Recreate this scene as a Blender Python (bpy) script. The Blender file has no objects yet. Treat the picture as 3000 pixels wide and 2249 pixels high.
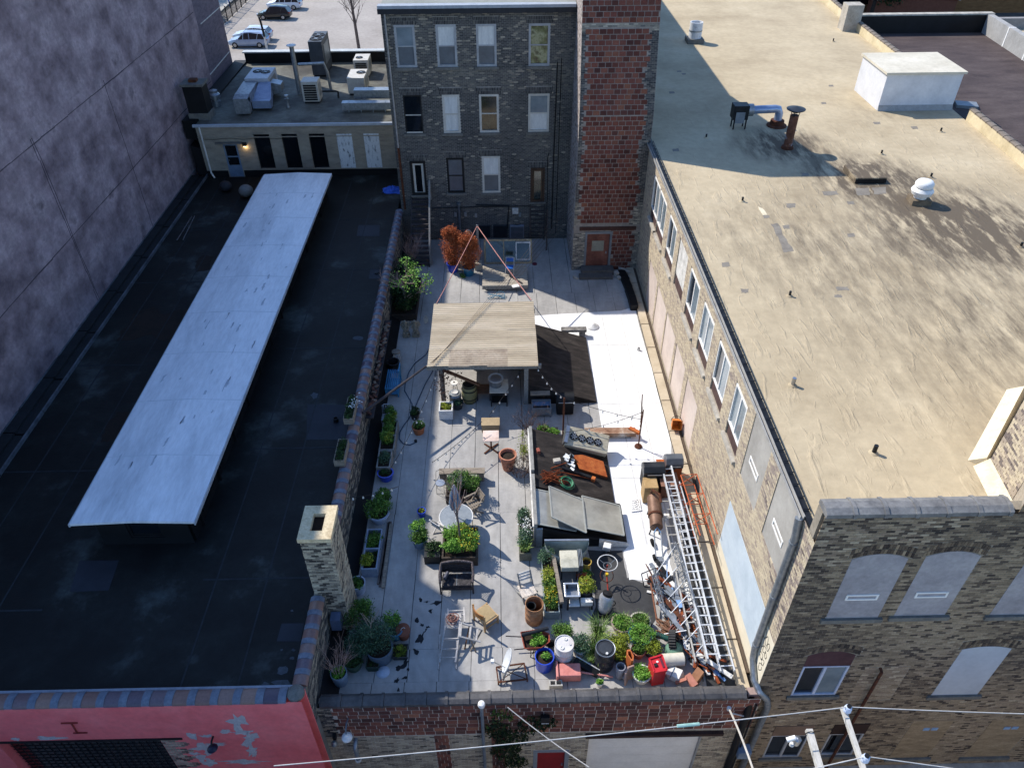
import bpy,bmesh,math,random
import numpy as np
from mathutils import Vector,Matrix
S = bpy.context.scene
COL = S.collection
R = math.radians
rnd = random.Random(7)

# ------------------------------------------------------------ camera
F = 2202.3;PW,PH = 3000.0,2249.0
pitch,yaw,roll = R(39.4557),R(.8531),R(.4111)
CZ = 21.5
_fw = np.array([math.sin(yaw)*math.cos(pitch),math.cos(yaw)*math.cos(pitch),-math.sin(pitch)])
_r = np.array([math.cos(yaw),-math.sin(yaw),0.]);_d = np.cross(_fw,_r)
_r2 = _r*math.cos(roll)+_d*math.sin(roll);_d2 = -_r*math.sin(roll)+_d*math.cos(roll)
cd = bpy.data.cameras.new('camera');cam = bpy.data.objects.new('camera',cd);COL.objects.link(cam)
m = Matrix.Identity(4)
for i in range(3):
    m[i][0] = _r2[i];m[i][1] = -_d2[i];m[i][2] = -_fw[i]
m[2][3] = CZ
cam.matrix_world = m
cd.sensor_fit = 'HORIZONTAL';cd.sensor_width = 36;cd.lens = F/PW*36
cd.clip_start = .5;cd.clip_end = 2000
S.camera = cam

# ------------------------------------------------------------ sky, sun, exposure
SUN_EL,SUN_AZ = 44.0,-37.0          # shadows fall along azimuth -37 deg (towards +x, -y)
W = bpy.data.worlds.new('World');S.world = W;W.use_nodes = True
nt = W.node_tree;bg = nt.nodes['Background']
sk = nt.nodes.new('ShaderNodeTexSky');sk.sky_type = 'NISHITA';sk.sun_disc = False
sk.sun_elevation = R(SUN_EL);sk.sun_rotation = R(-53.0)
sk.air_density = 1.0;sk.dust_density = .3;sk.ozone_density = 3.0
tint = nt.nodes.new('ShaderNodeMix');tint.data_type = 'RGBA';tint.blend_type = 'MULTIPLY';tint.inputs[0].default_value = 1;tint.inputs[7].default_value = (.88,1,1.14,1)
nt.links.new(sk.outputs[0],tint.inputs[6]);nt.links.new(tint.outputs[2],bg.inputs[0]);bg.inputs[1].default_value = .135
sl = bpy.data.lights.new('sun','SUN');sl.energy = 3.6;sl.angle = R(.55);sl.color = (1,.945,.87)
sun = bpy.data.objects.new('sun',sl);COL.objects.link(sun)
sd = Vector((math.cos(R(SUN_EL))*math.cos(R(SUN_AZ)),math.cos(R(SUN_EL))*math.sin(R(SUN_AZ)),-math.sin(R(SUN_EL))))
sun.rotation_euler = sd.to_track_quat('-Z','Y').to_euler();sun.location = (-30,20,60)
S.view_settings.view_transform = 'Standard';S.view_settings.look = 'None'
S.view_settings.exposure = 0.8;S.view_settings.gamma = 1;S.view_settings.use_curve_mapping = False

# ------------------------------------------------------------ photo measuring: picture point -> real point on a known plane
ZK = {'A':(0,0,1.8425),'B':(1000,0,2.211),'C':(1800,0,1.8425),'D':(0,900,2.01),'E':(0,1450,2.011),'F':(1900,1350,1.8446),
 'G':(1100,600,3.685),'H':(1100,950,3.685),'I':(1550,900,3.685),'J':(1500,1250,3.685),'K':(1000,1350,4.0218),'L':(900,1700,3.685),
 'M':(1450,1600,4.422),'N':(1650,1550,3.685),'T':(0,0,.7373),'AA':(640,0,4.422),'AB':(560,330,3.566),'AC':(860,1980,3.456),
 'AD':(1400,1960,2.765),'AE':(2100,1980,2.4578),'AF':(2400,0,3.687),'AG':(980,1080,5.527),'AH':(1950,1300,4.144),
 'AI':(1750,1820,4.9156),'AJ':(1240,620,4.8087),'AK':(1400,1880,4.424),'AL':(2100,1900,4.75),'AM':(1850,280,5.92),'Q':(1380,1700,6.909)}
def _ray(k,x,y):
    a,b,s = ZK[k]
    return _fw+_r2*((a+x/s)-PW/2)/F+_d2*((b+y/s)-PH/2)/F
def at(k,x,y,z=0.):
    v = _ray(k,x,y);t = (z-CZ)/v[2]
    return Vector((v[0]*t,v[1]*t,z))
def atx(k,x,y,X):
    v = _ray(k,x,y);t = X/v[0]
    return Vector((X,v[1]*t,CZ+v[2]*t))
def aty(k,x,y,Y):
    v = _ray(k,x,y);t = Y/v[1]
    return Vector((v[0]*t,Y,CZ+v[2]*t))
V = Vector

# ------------------------------------------------------------ mesh builder
class MB:
    def __init__(s): s.v = [];s.f = [];s.t = []
    def add(s,vs,fs,tone=None):
        b = len(s.v);s.v += [tuple(p) for p in vs];s.f += [tuple(i+b for i in f) for f in fs]
        s.t += [rnd.random() if tone is None else tone]*len(vs);return s
    def quad(s,a,b,c,d,tone=None): return s.add((a,b,c,d),((0,1,2,3),),tone)
    def box(s,x0,y0,z0,x1,y1,z1,tone=None):
        return s.add([(x,y,z) for z in (z0,z1) for y in (y0,y1) for x in (x0,x1)],
            ((0,2,3,1),(4,5,7,6),(0,1,5,4),(2,6,7,3),(0,4,6,2),(1,3,7,5)),tone)
    def obox(s,c,ax,ay,az,hx,hy,hz,tone=None):
        c = V(c);ax,ay,az = V(ax).normalized()*hx,V(ay).normalized()*hy,V(az).normalized()*hz
        return s.add([c+i*ax+j*ay+k*az for k in (-1,1) for j in (-1,1) for i in (-1,1)],
            ((0,2,3,1),(4,5,7,6),(0,1,5,4),(2,6,7,3),(0,4,6,2),(1,3,7,5)),tone)
    def rbox(s,cx,cy,z0,z1,w,d,a=0,tone=None):
        ca,sa = math.cos(a),math.sin(a)
        return s.obox((cx,cy,(z0+z1)/2),(ca,sa,0),(-sa,ca,0),(0,0,1),w/2,d/2,(z1-z0)/2,tone)
    def bar(s,p,q,w,h=None,up=(0,0,1),tone=None):
        p,q = V(p),V(q);d = q-p
        if d.length < 1e-5: return s
        u = V(up);
        if abs(d.normalized().dot(u)) > .98: u = V((1,0,0)) if abs(d.normalized().x) < .9 else V((0,1,0))
        sx = d.cross(u).normalized();uz = sx.cross(d).normalized()
        return s.obox((p+q)/2,d,sx,uz,d.length/2,w/2,(h or w)/2,tone)
    def tube(s,pts,r,n=6,tone=None,caps=True):
        pts = [V(p) for p in pts];N = len(pts);rr = r if isinstance(r,(list,tuple)) else [r]*N
        vs = [];fs = [];prev = None
        for i,p in enumerate(pts):
            d = (pts[min(i+1,N-1)]-pts[max(i-1,0)])
            if d.length < 1e-6: d = V((0,0,1))
            d.normalize()
            if prev is None:
                u = V((0,0,1)) if abs(d.z) < .9 else V((1,0,0));a = d.cross(u).normalized()
            else:
                a = prev-d*prev.dot(d)
                if a.length < 1e-5: a = d.cross(V((.3,.5,.8)))
                a.normalize()
            prev = a;b = d.cross(a)
            vs += [p+(a*math.cos(2*math.pi*k/n)+b*math.sin(2*math.pi*k/n))*rr[i] for k in range(n)]
        for i in range(N-1):
            for k in range(n):
                k2 = (k+1) % n;fs.append((i*n+k,i*n+k2,(i+1)*n+k2,(i+1)*n+k))
        if caps: fs.append(tuple(range(n))[::-1]);fs.append(tuple((N-1)*n+k for k in range(n)))
        return s.add(vs,fs,tone)
    def lathe(s,prof,n=20,c=(0,0,0),sx=1,sy=1,tone=None,a0=0,rot=None):
        c = V(c);vs = [];fs = [];N = len(prof)
        for r,z in prof:
            for k in range(n):
                t = a0+2*math.pi*k/n;p = V((r*sx*math.cos(t),r*sy*math.sin(t),z))
                if rot is not None: p = rot @ p
                vs.append(p+c)
        for i in range(N-1):
            for k in range(n):
                k2 = (k+1) % n;fs.append((i*n+k,i*n+k2,(i+1)*n+k2,(i+1)*n+k))
        if prof[0][0] > 1e-4: fs.append(tuple(range(n))[::-1])
        if prof[-1][0] > 1e-4: fs.append(tuple((N-1)*n+k for k in range(n)))
        return s.add(vs,fs,tone)
    def prism(s,poly,z0,z1,tone=None):
        n = len(poly);a = sum(poly[i][0]*poly[(i+1) % n][1]-poly[(i+1) % n][0]*poly[i][1] for i in range(n))
        if a < 0: poly = poly[::-1]
        vs = [(p[0],p[1],z0) for p in poly]+[(p[0],p[1],z1) for p in poly]
        return s.add(vs,[tuple(range(n))[::-1],tuple(range(n,2*n))]+[(i,(i+1) % n,n+(i+1) % n,n+i) for i in range(n)],tone)
    def extr(s,poly3,d,tone=None):
        n = len(poly3);d = V(d);vs = [V(p) for p in poly3]+[V(p)+d for p in poly3]
        return s.add(vs,[tuple(range(n))[::-1],tuple(range(n,2*n))]+[(i,(i+1) % n,n+(i+1) % n,n+i) for i in range(n)],tone)
    def ring(s,c,r,t,n=24,ax=(1,0,0),ay=(0,1,0),seg=5,a0=0,a1=2*math.pi,tone=None):
        c,ax,ay = V(c),V(ax).normalized(),V(ay).normalized()
        pts = [c+ax*(r*math.cos(a0+(a1-a0)*k/n))+ay*(r*math.sin(a0+(a1-a0)*k/n)) for k in range(n+1)]
        return s.tube(pts,t,seg,tone)
    def build(s,name,mat,parent=None,smooth=False,local=False,bevel=0):
        me = bpy.data.meshes.new(name)
        off = V((0,0,0))
        if parent is not None and not local:
            p = parent
            while p is not None: off += p.location;p = p.parent
        vs = s.v if off.length == 0 else [(a-off.x,b-off.y,c-off.z) for a,b,c in s.v]
        me.from_pydata(vs,[],s.f)
        at_ = me.attributes.new('tone','FLOAT','POINT');at_.data.foreach_set('value',s.t)
        me.materials.append(mat);
        if smooth:
            me.shade_smooth()
            try: me.set_sharp_from_angle(angle=R(42))
            except Exception: pass
        me.update()
        bm = bmesh.new();bm.from_mesh(me);bmesh.ops.recalc_face_normals(bm,faces=bm.faces);bm.to_mesh(me);bm.free()
        o = bpy.data.objects.new(name,me);COL.objects.link(o)
        if parent is not None: o.parent = parent
        if bevel:
            b = o.modifiers.new('bevel','BEVEL');b.width = bevel;b.segments = 2;b.limit_method = 'ANGLE'
        return o
def tag(o,label=None,cat=None,group=None,kind=None):
    if label: o['label'] = label
    if cat: o['category'] = cat
    if group: o['group'] = group
    if kind: o['kind'] = kind
    return o
def thing(name,label,cat,loc=(0,0,0),group=None,rz=0):
    o = bpy.data.objects.new(name,None);COL.objects.link(o);o.location = loc;o.rotation_euler = (0,0,rz)
    o.empty_display_size = .2
    return tag(o,label,cat,group)
def dup(o,parent=None,loc=None,rz=None,label=None):
    c = o.copy();COL.objects.link(c)
    if parent is not None: c.parent = parent
    if loc is not None: c.location = loc
    if rz is not None: c.rotation_euler = (0,0,rz)
    if label: c['label'] = label
    for ch in list(o.children): dup(ch,c)
    return c
def inst(name,mesh,parent,loc,rot=(0,0,0),scale=(1,1,1)):
    o = bpy.data.objects.new(name,mesh);COL.objects.link(o);o.parent = parent;o.location = loc;o.rotation_euler = rot;o.scale = scale
    return o
def struct(name,mb,mat,parent=None,smooth=False):
    o = mb.build(name,mat,parent,smooth)
    if parent is None: o['kind'] = 'structure'
    return o
def sag(p,q,drop,n=12):
    p,q = V(p),V(q)
    return [p.lerp(q,i/n)-V((0,0,4*drop*(i/n)*(1-i/n))) for i in range(n+1)]

# ------------------------------------------------------------ materials
def hexc(h):
    c = [int(h[i:i+2],16)/255 for i in (0,2,4)]
    return tuple(x/12.92 if x <= .04045 else ((x+.055)/1.055)**2.4 for x in c)
def C3(c): return hexc(c) if isinstance(c,str) else c
MC = {}
def M(name,cols,rough=.8,metal=0.,scale=3.,bump=0.,bscale=None,stretch=(1,1,1),spec=.3,detail=6,by='noise',fine=.12,lo=.3,hi=.7,coord='pos'):
    """cols: one colour or a list; by noise (world position), by 'tone' attribute or by object random"""
    if name in MC: return MC[name]
    mt = bpy.data.materials.new(name);mt.use_nodes = True;t = mt.node_tree;L = t.links
    b = t.nodes['Principled BSDF'];b.inputs['Roughness'].default_value = rough;b.inputs['Metallic'].default_value = metal
    b.inputs['Specular IOR Level'].default_value = spec
    cols = cols if isinstance(cols,list) else [cols];cols = [C3(c) for c in cols]
    if coord == 'pos': src = t.nodes.new('ShaderNodeNewGeometry').outputs['Position']
    else: src = t.nodes.new('ShaderNodeTexCoord').outputs['Object']
    mp = t.nodes.new('ShaderNodeMapping');mp.inputs['Scale'].default_value = stretch;L.new(src,mp.inputs[0])
    def noise(sc,dt=6,ro=.6):
        n = t.nodes.new('ShaderNodeTexNoise');n.inputs['Scale'].default_value = sc;n.inputs['Detail'].default_value = dt
        n.inputs['Roughness'].default_value = ro;L.new(mp.outputs[0],n.inputs['Vector']);return n.outputs['Fac']
    if len(cols) > 1:
        cr = t.nodes.new('ShaderNodeValToRGB');el = cr.color_ramp.elements
        if by in ('tone','random'): lo,hi = 0.,1.
        while len(el) < len(cols): el.new(.5)
        for i,c in enumerate(cols):
            el[i].position = lo+(hi-lo)*i/(len(cols)-1);el[i].color = (*c,1)
        if by == 'tone':
            a = t.nodes.new('ShaderNodeAttribute');a.attribute_name = 'tone';f = a.outputs['Fac']
        elif by == 'random': f = t.nodes.new('ShaderNodeObjectInfo').outputs['Random']
        else: f = noise(scale,detail)
        L.new(f,cr.inputs[0]);col = cr.outputs[0]
    else:
        rgb = t.nodes.new('ShaderNodeRGB');rgb.outputs[0].default_value = (*cols[0],1);col = rgb.outputs[0]
    if fine:
        hs = t.nodes.new('ShaderNodeHueSaturation');mr = t.nodes.new('ShaderNodeMapRange')
        mr.inputs['From Min'].default_value = .25;mr.inputs['From Max'].default_value = .75
        mr.inputs['To Min'].default_value = 1-fine*1.6;mr.inputs['To Max'].default_value = 1+fine
        L.new(noise(scale*4.3+2,8,.7),mr.inputs[0]);L.new(mr.outputs[0],hs.inputs['Value']);L.new(col,hs.inputs['Color']);col = hs.outputs[0]
    L.new(col,b.inputs['Base Color'])
    if bump:
        bp = t.nodes.new('ShaderNodeBump');bp.inputs['Strength'].default_value = 1;bp.inputs['Distance'].default_value = bump
        L.new(noise(bscale or scale*6,8),bp.inputs['Height']);L.new(bp.outputs[0],b.inputs['Normal'])
    MC[name] = mt;return mt
def node_of(mt,typ): return next(n for n in mt.node_tree.nodes if n.bl_idname == typ)
# ------------------------------------------------------------ walls of single bricks
def wallsheet(mb,o,u,n,Wd,H,ops=(),reveal=.14,tone=.5):
    """mortar face with real openings and their reveals"""
    o,u,n = V(o),V(u),V(n);z = V((0,0,1))
    us = sorted({0,Wd,*[x for p in ops for x in (p[0],p[2]) if 0 < x < Wd]});vs = sorted({0,H,*[x for p in ops for x in (p[1],p[3]) if 0 < x < H]})
    P = lambda a,b,d=0: o+u*a+z*b-n*d
    for i in range(len(us)-1):
        for j in range(len(vs)-1):
            uc,vc = (us[i]+us[i+1])/2,(vs[j]+vs[j+1])/2
            if any(p[0] < uc < p[2] and p[1] < vc < p[3] for p in ops): continue
            mb.quad(P(us[i],vs[j]),P(us[i+1],vs[j]),P(us[i+1],vs[j+1]),P(us[i],vs[j+1]),tone)
    for a,b,c,d in ops:
        mb.quad(P(a,b),P(a,d),P(a,d,reveal),P(a,b,reveal),tone);mb.quad(P(c,b),P(c,b,reveal),P(c,d,reveal),P(c,d),tone)
        mb.quad(P(a,d),P(c,d),P(c,d,reveal),P(a,d,reveal),tone);mb.quad(P(a,b),P(a,b,reveal),P(c,b,reveal),P(c,b),tone)
        mb.quad(P(a,b,reveal),P(c,b,reveal),P(c,d,reveal),P(a,d,reveal),tone)
_unit = {}
def unit_brick(ax):
    if ax not in _unit:
        me = bpy.data.meshes.new('brick_unit');mb = MB().box(-.5,-.5,-.5,.5,.5,.5)
        me.from_pydata(mb.v,[],mb.f);_unit[ax] = me
    return _unit[ax]
def bricks(parent,o,u,n,Wd,H,bl,bh,mort,mat,partmat=None,nparts=0,ops=(),depth=.02,mask=None,tonef=None,seed=1,name='brick',stuffname='bricks',stag=.5,lj=.0,upv=(0,0,1)):
    rg = random.Random(seed);o,u,n,upv = V(o),V(u),V(n),V(upv)
    items = [];row = 0;v = 0.0
    while v+bh*.6 < H:
        x = -bl*stag*(row % 2)
        while x < Wd:
            L = bl*(1+lj*(rg.random()*2-1));a,b = max(x,0),min(x+L-mort,Wd);x += L
            if b-a < bl*.2: continue
            c,d = v+mort/2,min(v+bh-mort/2,H)
            uc,vc = (a+b)/2,(c+d)/2
            if mask and not mask(uc,vc): continue
            bad = False
            for p in ops:
                if p[1]-.02 < vc < p[3]+.02:
                    if p[0] <= a and b <= p[2]: bad = True;break
                    if a < p[0] < b: b = p[0]
                    elif a < p[2] < b: a = p[2]
            if bad or b-a < .05: continue
            items.append((a,c,b,d,depth*(.55+.45*rg.random()),tonef(uc,vc,rg) if tonef else rg.random()))
        v += bh;row += 1
    cen = np.array([o+u*((i[0]+i[2])/2)+upv*((i[1]+i[3])/2) for i in items])
    dist = np.linalg.norm(cen-np.array([0,0,CZ]),axis=1)/np.sqrt([(i[2]-i[0]) for i in items])
    # keep only what the picture can show as parts
    cc = cen-np.array([0,0,CZ]);zz = cc @ _fw;px_ = PW/2+F*(cc @ _r2)/zz;py_ = PH/2+F*(cc @ _d2)/zz
    vis = (zz > 0) & (px_ > 0) & (px_ < PW) & (py_ > 0) & (py_ < PH)
    order = [i for i in np.argsort(dist) if vis[i]][:nparts];sel = set(order)
    if partmat and nparts:
        me = unit_brick(partmat.name)
        if not me.materials: me.materials.append(partmat)
        base = V((0,0,0));p = parent
        while p is not None: base += p.location;p = p.parent
        ang = math.atan2(u.y,u.x)
        for i in order:
            a,c,b,d,dp,tn = items[i]
            q = inst(name,me,parent,o+u*((a+b)/2)+V((0,0,(c+d)/2))+n*(dp/2-.01)-base,(0,0,ang),(b-a,dp+.02,d-c))
    mb = MB();k = 0
    for i,(a,c,b,d,dp,tn) in enumerate(items):
        if i in sel: continue
        p0,p1 = o+u*a,o+u*b;z0,z1 = upv*c,upv*d;f = n*dp;g = n*-.004
        mb.add((p0+z0+g,p1+z0+g,p1+z1+g,p0+z1+g,p0+z0+f,p1+z0+f,p1+z1+f,p0+z1+f),
               ((4,5,6,7),(0,1,5,4),(1,2,6,5),(2,3,7,6),(3,0,4,7)),tn)
    if mb.v: tag(mb.build(stuffname,mat,parent),kind='stuff')

cream = ['2e2a28','4a443e','6f675b','8f8470','b3a283','c9b894','9a8464']
cream_t = M('cream_brick',['37332f','5a544c','7d7568','988d7b','ada08a','bfb49c','8f8474'],by='tone',rough=.9,fine=.25,scale=4)
cream_r = M('cream_brick_loose',['37332f','5a544c','7d7568','988d7b','ada08a','bfb49c','8f8474'],by='random',rough=.9,fine=.25,scale=4)
soot_t = M('sooty_brick',['343436','434343','53514f','63605a','767066','8d8474','b0a592'],by='tone',rough=.9,fine=.25,scale=4)
mort_grey = M('grey_mortar',['6c675f','8b857a'],rough=.95,scale=1.5,fine=.2,bump=.004)
mort_side = M('tan_mortar',['948a7a','aba08e'],rough=.95,scale=1.5,fine=.2,bump=.004)
mort_dark = M('dark_mortar',['77756f','8d8a84'],rough=.95,scale=1.5,fine=.2,bump=.004)
mort_front = M('front_mortar',['aea69b','c6beb2'],rough=.95,scale=1.5,fine=.25,bump=.004)
terr = ['46302c','583833','693f38','774a41','8a5848','5c4540','9c6750']
terr_t = M('terracotta_block',terr,by='tone',rough=.85,fine=.3,scale=5,bump=.004,bscale=40)
terr_r = M('terracotta_block_loose',terr,by='random',rough=.85,fine=.3,scale=5,bump=.004,bscale=40)
tow = ['4b2a24','603429','6b3c33','7a4739','55322b','7d4c3d','6b3f35','85543f']
tow_t = M('tower_block',tow,by='tone',rough=.85,fine=.3,scale=5,bump=.004,bscale=40)
tow_r = M('tower_block_loose',tow,by='random',rough=.85,fine=.3,scale=5,bump=.004,bscale=40)
facade_t = M('facade_brick',['362e2a','52463c','6f604f','8b7a63','a08e75','847260','b6a68c'],by='tone',rough=.9,fine=.25,scale=4)
facade_r = M('facade_brick_loose',['362e2a','52463c','6f604f','8b7a63','a08e75','847260','b6a68c'],by='random',rough=.9,fine=.25,scale=4)
side_t = M('side_brick',['685e58','847871','9a8d7f','ac9e88','c0b297','9f9180','8c7f77'],by='tone',rough=.9,fine=.2,scale=4)
side_r = M('side_brick_loose',['685e58','847871','9a8d7f','ac9e88','c0b297','9f9180','8c7f77'],by='random',rough=.9,fine=.2,scale=4)

black_roof = M('black_roofing',['040505','090b0b','151918','3d4444'],rough=.7,scale=.42,bump=.01,bscale=9,fine=.4,spec=.3,lo=.3,hi=.68)
black_paint = M('black_flashing',['0b0b0c','16171a'],rough=.6,scale=2)
white_paint = M('white_paint',['d8d6d0','e6e4df'],rough=.6,scale=2,fine=.06)
dirty_white = M('worn_white_paint',['a9a69f','cfccc5','dedbd4'],rough=.7,scale=3,fine=.2)
canopy_white = M('skylight_roof_coating',['c4c8cd','dcdfe3','e6e8eb'],rough=.42,spec=.6,scale=.8,stretch=(1.6,.35,1),fine=.12,bump=.004,bscale=3)
alu = M('aluminium',['9a9c9e','b9bbbd'],rough=.38,metal=.9,scale=4)
galv = M('galvanized_steel',['7d8388','a4a9ad'],rough=.45,metal=.7,scale=6)
grey_metal = M('grey_painted_metal',['6d7378','858b90'],rough=.5,metal=.2,scale=3)
dark_metal = M('dark_metal',['1b1d20','2c2e31'],rough=.5,metal=.4,scale=5)
rust = M('rusty_iron',['5a2a17','7d3c1f','9a5228'],rough=.9,scale=6,fine=.3)
rust_dark = M('dark_rust',['3a211a','54301f','6a4028'],rough=.9,scale=8,fine=.3)
orange_rust = M('orange_rust',['8c431d','a9582a','b46a36'],rough=.9,scale=4,fine=.25)
glass_dark = M('dark_glass','10151a',rough=.06,spec=.8,fine=0)
glass_sky = M('pale_glass',['5d6a70','879297'],rough=.08,spec=.7,fine=0,scale=.8)
curtain = M('curtained_glass',['b9bdbd','d3d5d2'],rough=.25,spec=.6,scale=1.2,stretch=(6,6,1))
blind = M('drawn_blind',['4d545b','5d656c'],rough=.3,spec=.6,scale=2)
interior = M('dim_room_glass',['14181a','28302c','4a523e'],rough=.08,spec=.8,scale=1.6,fine=.2)
stone = M('limestone',['8f897e','aaa498','bbb5a8'],rough=.9,scale=2,fine=.2)
sill_st = M('weathered_stone',['5f5d59','78766f'],rough=.9,scale=3,fine=.2)

# ------------------------------------------------------------ windows
def P3(o,u,n,a,b,d=0): return V(o)+V(u)*a+V((0,0,b))-V(n)*d
def fr(mb,o,u,n,a,b,c,d,t,d0,d1):
    """rectangular frame of four butted bars between depths d0 (outer) and d1"""
    for (x0,y0,x1,y1) in ((a,b,c,b+t),(a,d-t,c,d),(a,b+t,a+t,d-t),(c-t,b+t,c,d-t)):
        cx,cy = (x0+x1)/2,(y0+y1)/2
        mb.obox(P3(o,u,n,cx,cy,(d0+d1)/2),u,n,(0,0,1),(x1-x0)/2,abs(d1-d0)/2,(y1-y0)/2)
def slab(mb,o,u,n,a,b,c,d,d0,d1):
    mb.obox(P3(o,u,n,(a+c)/2,(b+d)/2,(d0+d1)/2),u,n,(0,0,1),(c-a)/2,abs(d1-d0)/2,(d-b)/2)
def sash(parent,o,u,n,a,b,c,d,fm,pm1,pm2,t=.08,dep=.05,split=.5,sill=True,sillm=None,label=None,pname='window'):
    f = MB();fr(f,o,u,n,a,b,c,d,t,dep-.05,dep+.05)
    ms = b+(d-b)*split;slab(f,o,u,n,a+t,ms-.03,c-t,ms+.03,dep-.03,dep+.04)
    w = f.build(pname,fm,parent)
    if label: w['label'] = label
    for (y0,y1,m_,dd) in ((b+t,ms-.03,pm2,dep+.03),(ms+.03,d-t,pm1,dep)):
        g = MB();slab(g,o,u,n,a+t,y0,c-t,y1,dd-.01,dd+.012);g.build('pane',m_,w)
    if sill:
        s_ = MB();slab(s_,o,u,n,a-.1,b-.14,c+.1,b-.004,-.09,dep-.06);s_.build('sill',sillm or sill_st,w)
    return w
def slider(parent,o,u,n,a,b,c,d,fm,pm1,pm2,t=.07,dep=.06,label=None,sill=True):
    f = MB();fr(f,o,u,n,a,b,c,d,t,dep-.05,dep+.05);mx = (a+c)/2
    slab(f,o,u,n,mx-.04,b+t,mx+.04,d-t,dep-.04,dep+.04)
    w = f.build('window',fm,parent)
    if label: w['label'] = label
    for (x0,x1,m_,dd) in ((a+t,mx-.04,pm1,dep+.02),(mx+.04,c-t,pm2,dep)):
        g = MB();slab(g,o,u,n,x0,b+t,x1,d-t,dd-.01,dd+.012);g.build('pane',m_,w)
    if sill:
        s_ = MB();slab(s_,o,u,n,a-.12,b-.16,c+.12,b-.004,-.08,dep-.06);s_.build('sill',sill_st,w)
    return w
U,N = V((1,0,0)),V((0,-1,0))          # walls that face the camera
# ============================================================ GROUND
GZ = -5.0
asphalt = M('alley_asphalt',['45443f','565450','62605b'],rough=.95,scale=.6,fine=.2,bump=.01,bscale=30)
lotm = M('pale_lot_paving',['8d857b','9b938a','a59d93'],rough=.95,scale=.15,fine=.14,bump=.006,bscale=12)
struct('ground',MB().box(-220,-60,GZ-.5,260,420,GZ),asphalt)
ob = thing('bounce_building','unseen pale building added across the alley to bounce light','building',(0,0,GZ))  # unseen house added to bounce sunlight onto the alley walls
MB().box(-30,-14,GZ,26,3.0,2.6).build('wall',M('pale_bounce_render',['cfc6b8','dcd4c6'],rough=.9,scale=.6),ob);MB().box(-30.2,-14.2,2.603,26.2,3.1,2.8).build('roof',sill_st,ob)
struct('alley',MB().box(-60,3.0,GZ+.004,40,11.35,GZ+.02),M('alley_concrete',['8f8a81','a19b91','aca69b'],rough=.95,scale=.6,fine=.2))
struct('parking_lot',MB().box(-38,62,GZ+.004,-3,150,GZ+.02),lotm)
struct('pavement',MB().prism([(-41.5,80),(-38.6,80),(-38.6,160),(-41.5,160)],GZ+.004,GZ+.12),M('pavement_concrete',['9a958c','aca79d'],rough=.95,scale=.5))
struct('lawn',MB().prism([(-75,80),(-41.5,80),(-41.5,160),(-75,160)],GZ+.004,GZ+.1),M('lawn_green',['2c4a18','40651f','557a2c'],rough=.95,scale=1.2,fine=.35,bump=.03,bscale=25))

# ============================================================ COURTYARD ROOF DECK over the garage
DX0,DX1,DY0,DY1 = -5.1,6.85,11.35,39.55
struct('deck_base',MB().box(-5.6,DY0,-.3,7.4,DY1,-.012),M('seam_tar',['1a1b1d','2a2b2c'],rough=.9))
deckm = M('grey_roof_membrane',['8b8985','9d9a95','aaa7a1'],rough=.85,scale=.55,fine=.14,bump=.008,bscale=5,stretch=(1,.7,1))
rows = [(DY0,11.95),(11.95,13.05),(13.05,18.6),(18.6,23.4),(23.4,27.9),(27.9,33.6),(33.6,DY1)]
rg = random.Random(3)
for j,(y0,y1) in enumerate(rows):
    x = DX0
    while x < DX1-.05:
        w = .98+rg.uniform(-.04,.04);x1 = min(x+w,DX1)
        if DX1-x1 < .35: x1 = DX1
        z1 = rg.uniform(-.003,.004);n = 7;g = .003
        xs0 = [x+g+rg.uniform(0,.012) for _ in range(n)];xs1 = [x1-g-rg.uniform(0,.013) for _ in range(n)]
        poly = [(xs0[k],y0+g+(y1-y0-2*g)*k/(n-1)) for k in range(n)]+[(xs1[k],y0+g+(y1-y0-2*g)*k/(n-1)) for k in reversed(range(n))]
        q = MB().prism(poly,-.0118,z1).build('membrane_sheet',deckm,bpy.data.objects['deck_base'])
        x = x1
def sheet(name,mat,pts,z,th=.004,parent=None):
    o = MB().prism([(p[0],p[1]) for p in pts],z-th,z).build(name,mat,parent)
    if parent is None: o['kind'] = 'structure'
    return o
def wob(pts,amp,sub=6,seed=0):
    rg = random.Random(seed);out = []
    for i in range(len(pts)):
        a,b = V((pts[i][0],pts[i][1],0)),V((pts[(i+1) % len(pts)][0],pts[(i+1) % len(pts)][1],0))
        for k in range(sub):
            p = a.lerp(b,k/sub);out.append((p.x+rg.uniform(-amp,amp),p.y+rg.uniform(-amp,amp)))
    return out
white_deck = M('white_roof_coating',['d0cfcb','dddcd9','e4e3e0'],rough=.7,scale=.8,fine=.07,bump=.006,bscale=4,stretch=(1,.6,1))
wp = [at('I',*p) for p in ((60,95),(1000,35),(1140,0),(1540,1480))]+[at('N',*p) for p in ((1130,250),(1180,500),(900,560),(720,545),(650,230),(700,190))]+[(4.1,18.9),(4.1,24.7),(4.02,29.4),(1.5,29.4)]
sheet('white_coating',white_deck,wob([(p[0],p[1]) for p in wp],.03,6,5),.012,.006)
ws = MB()
for x in (5.0,5.95): ws.box(x,17,.012,x+.05,31.3,.0165)
for y in (20.2,24.6,28.9): ws.box(4.2,y,.0125,6.8,y+.05,.0175)
struct('coating_seam',ws,M('white_lap_seam',['b9b7b2','cfcdc9'],rough=.8,scale=2))
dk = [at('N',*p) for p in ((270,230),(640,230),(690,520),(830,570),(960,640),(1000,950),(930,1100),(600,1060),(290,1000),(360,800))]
sheet('dark_patch',M('dark_rubber_and_shade',['2b2b2c','3a3a3a','444342'],rough=.7,scale=.8,fine=.15),wob([(p[0],p[1]) for p in dk],.03,5,8),.009,.004)
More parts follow.
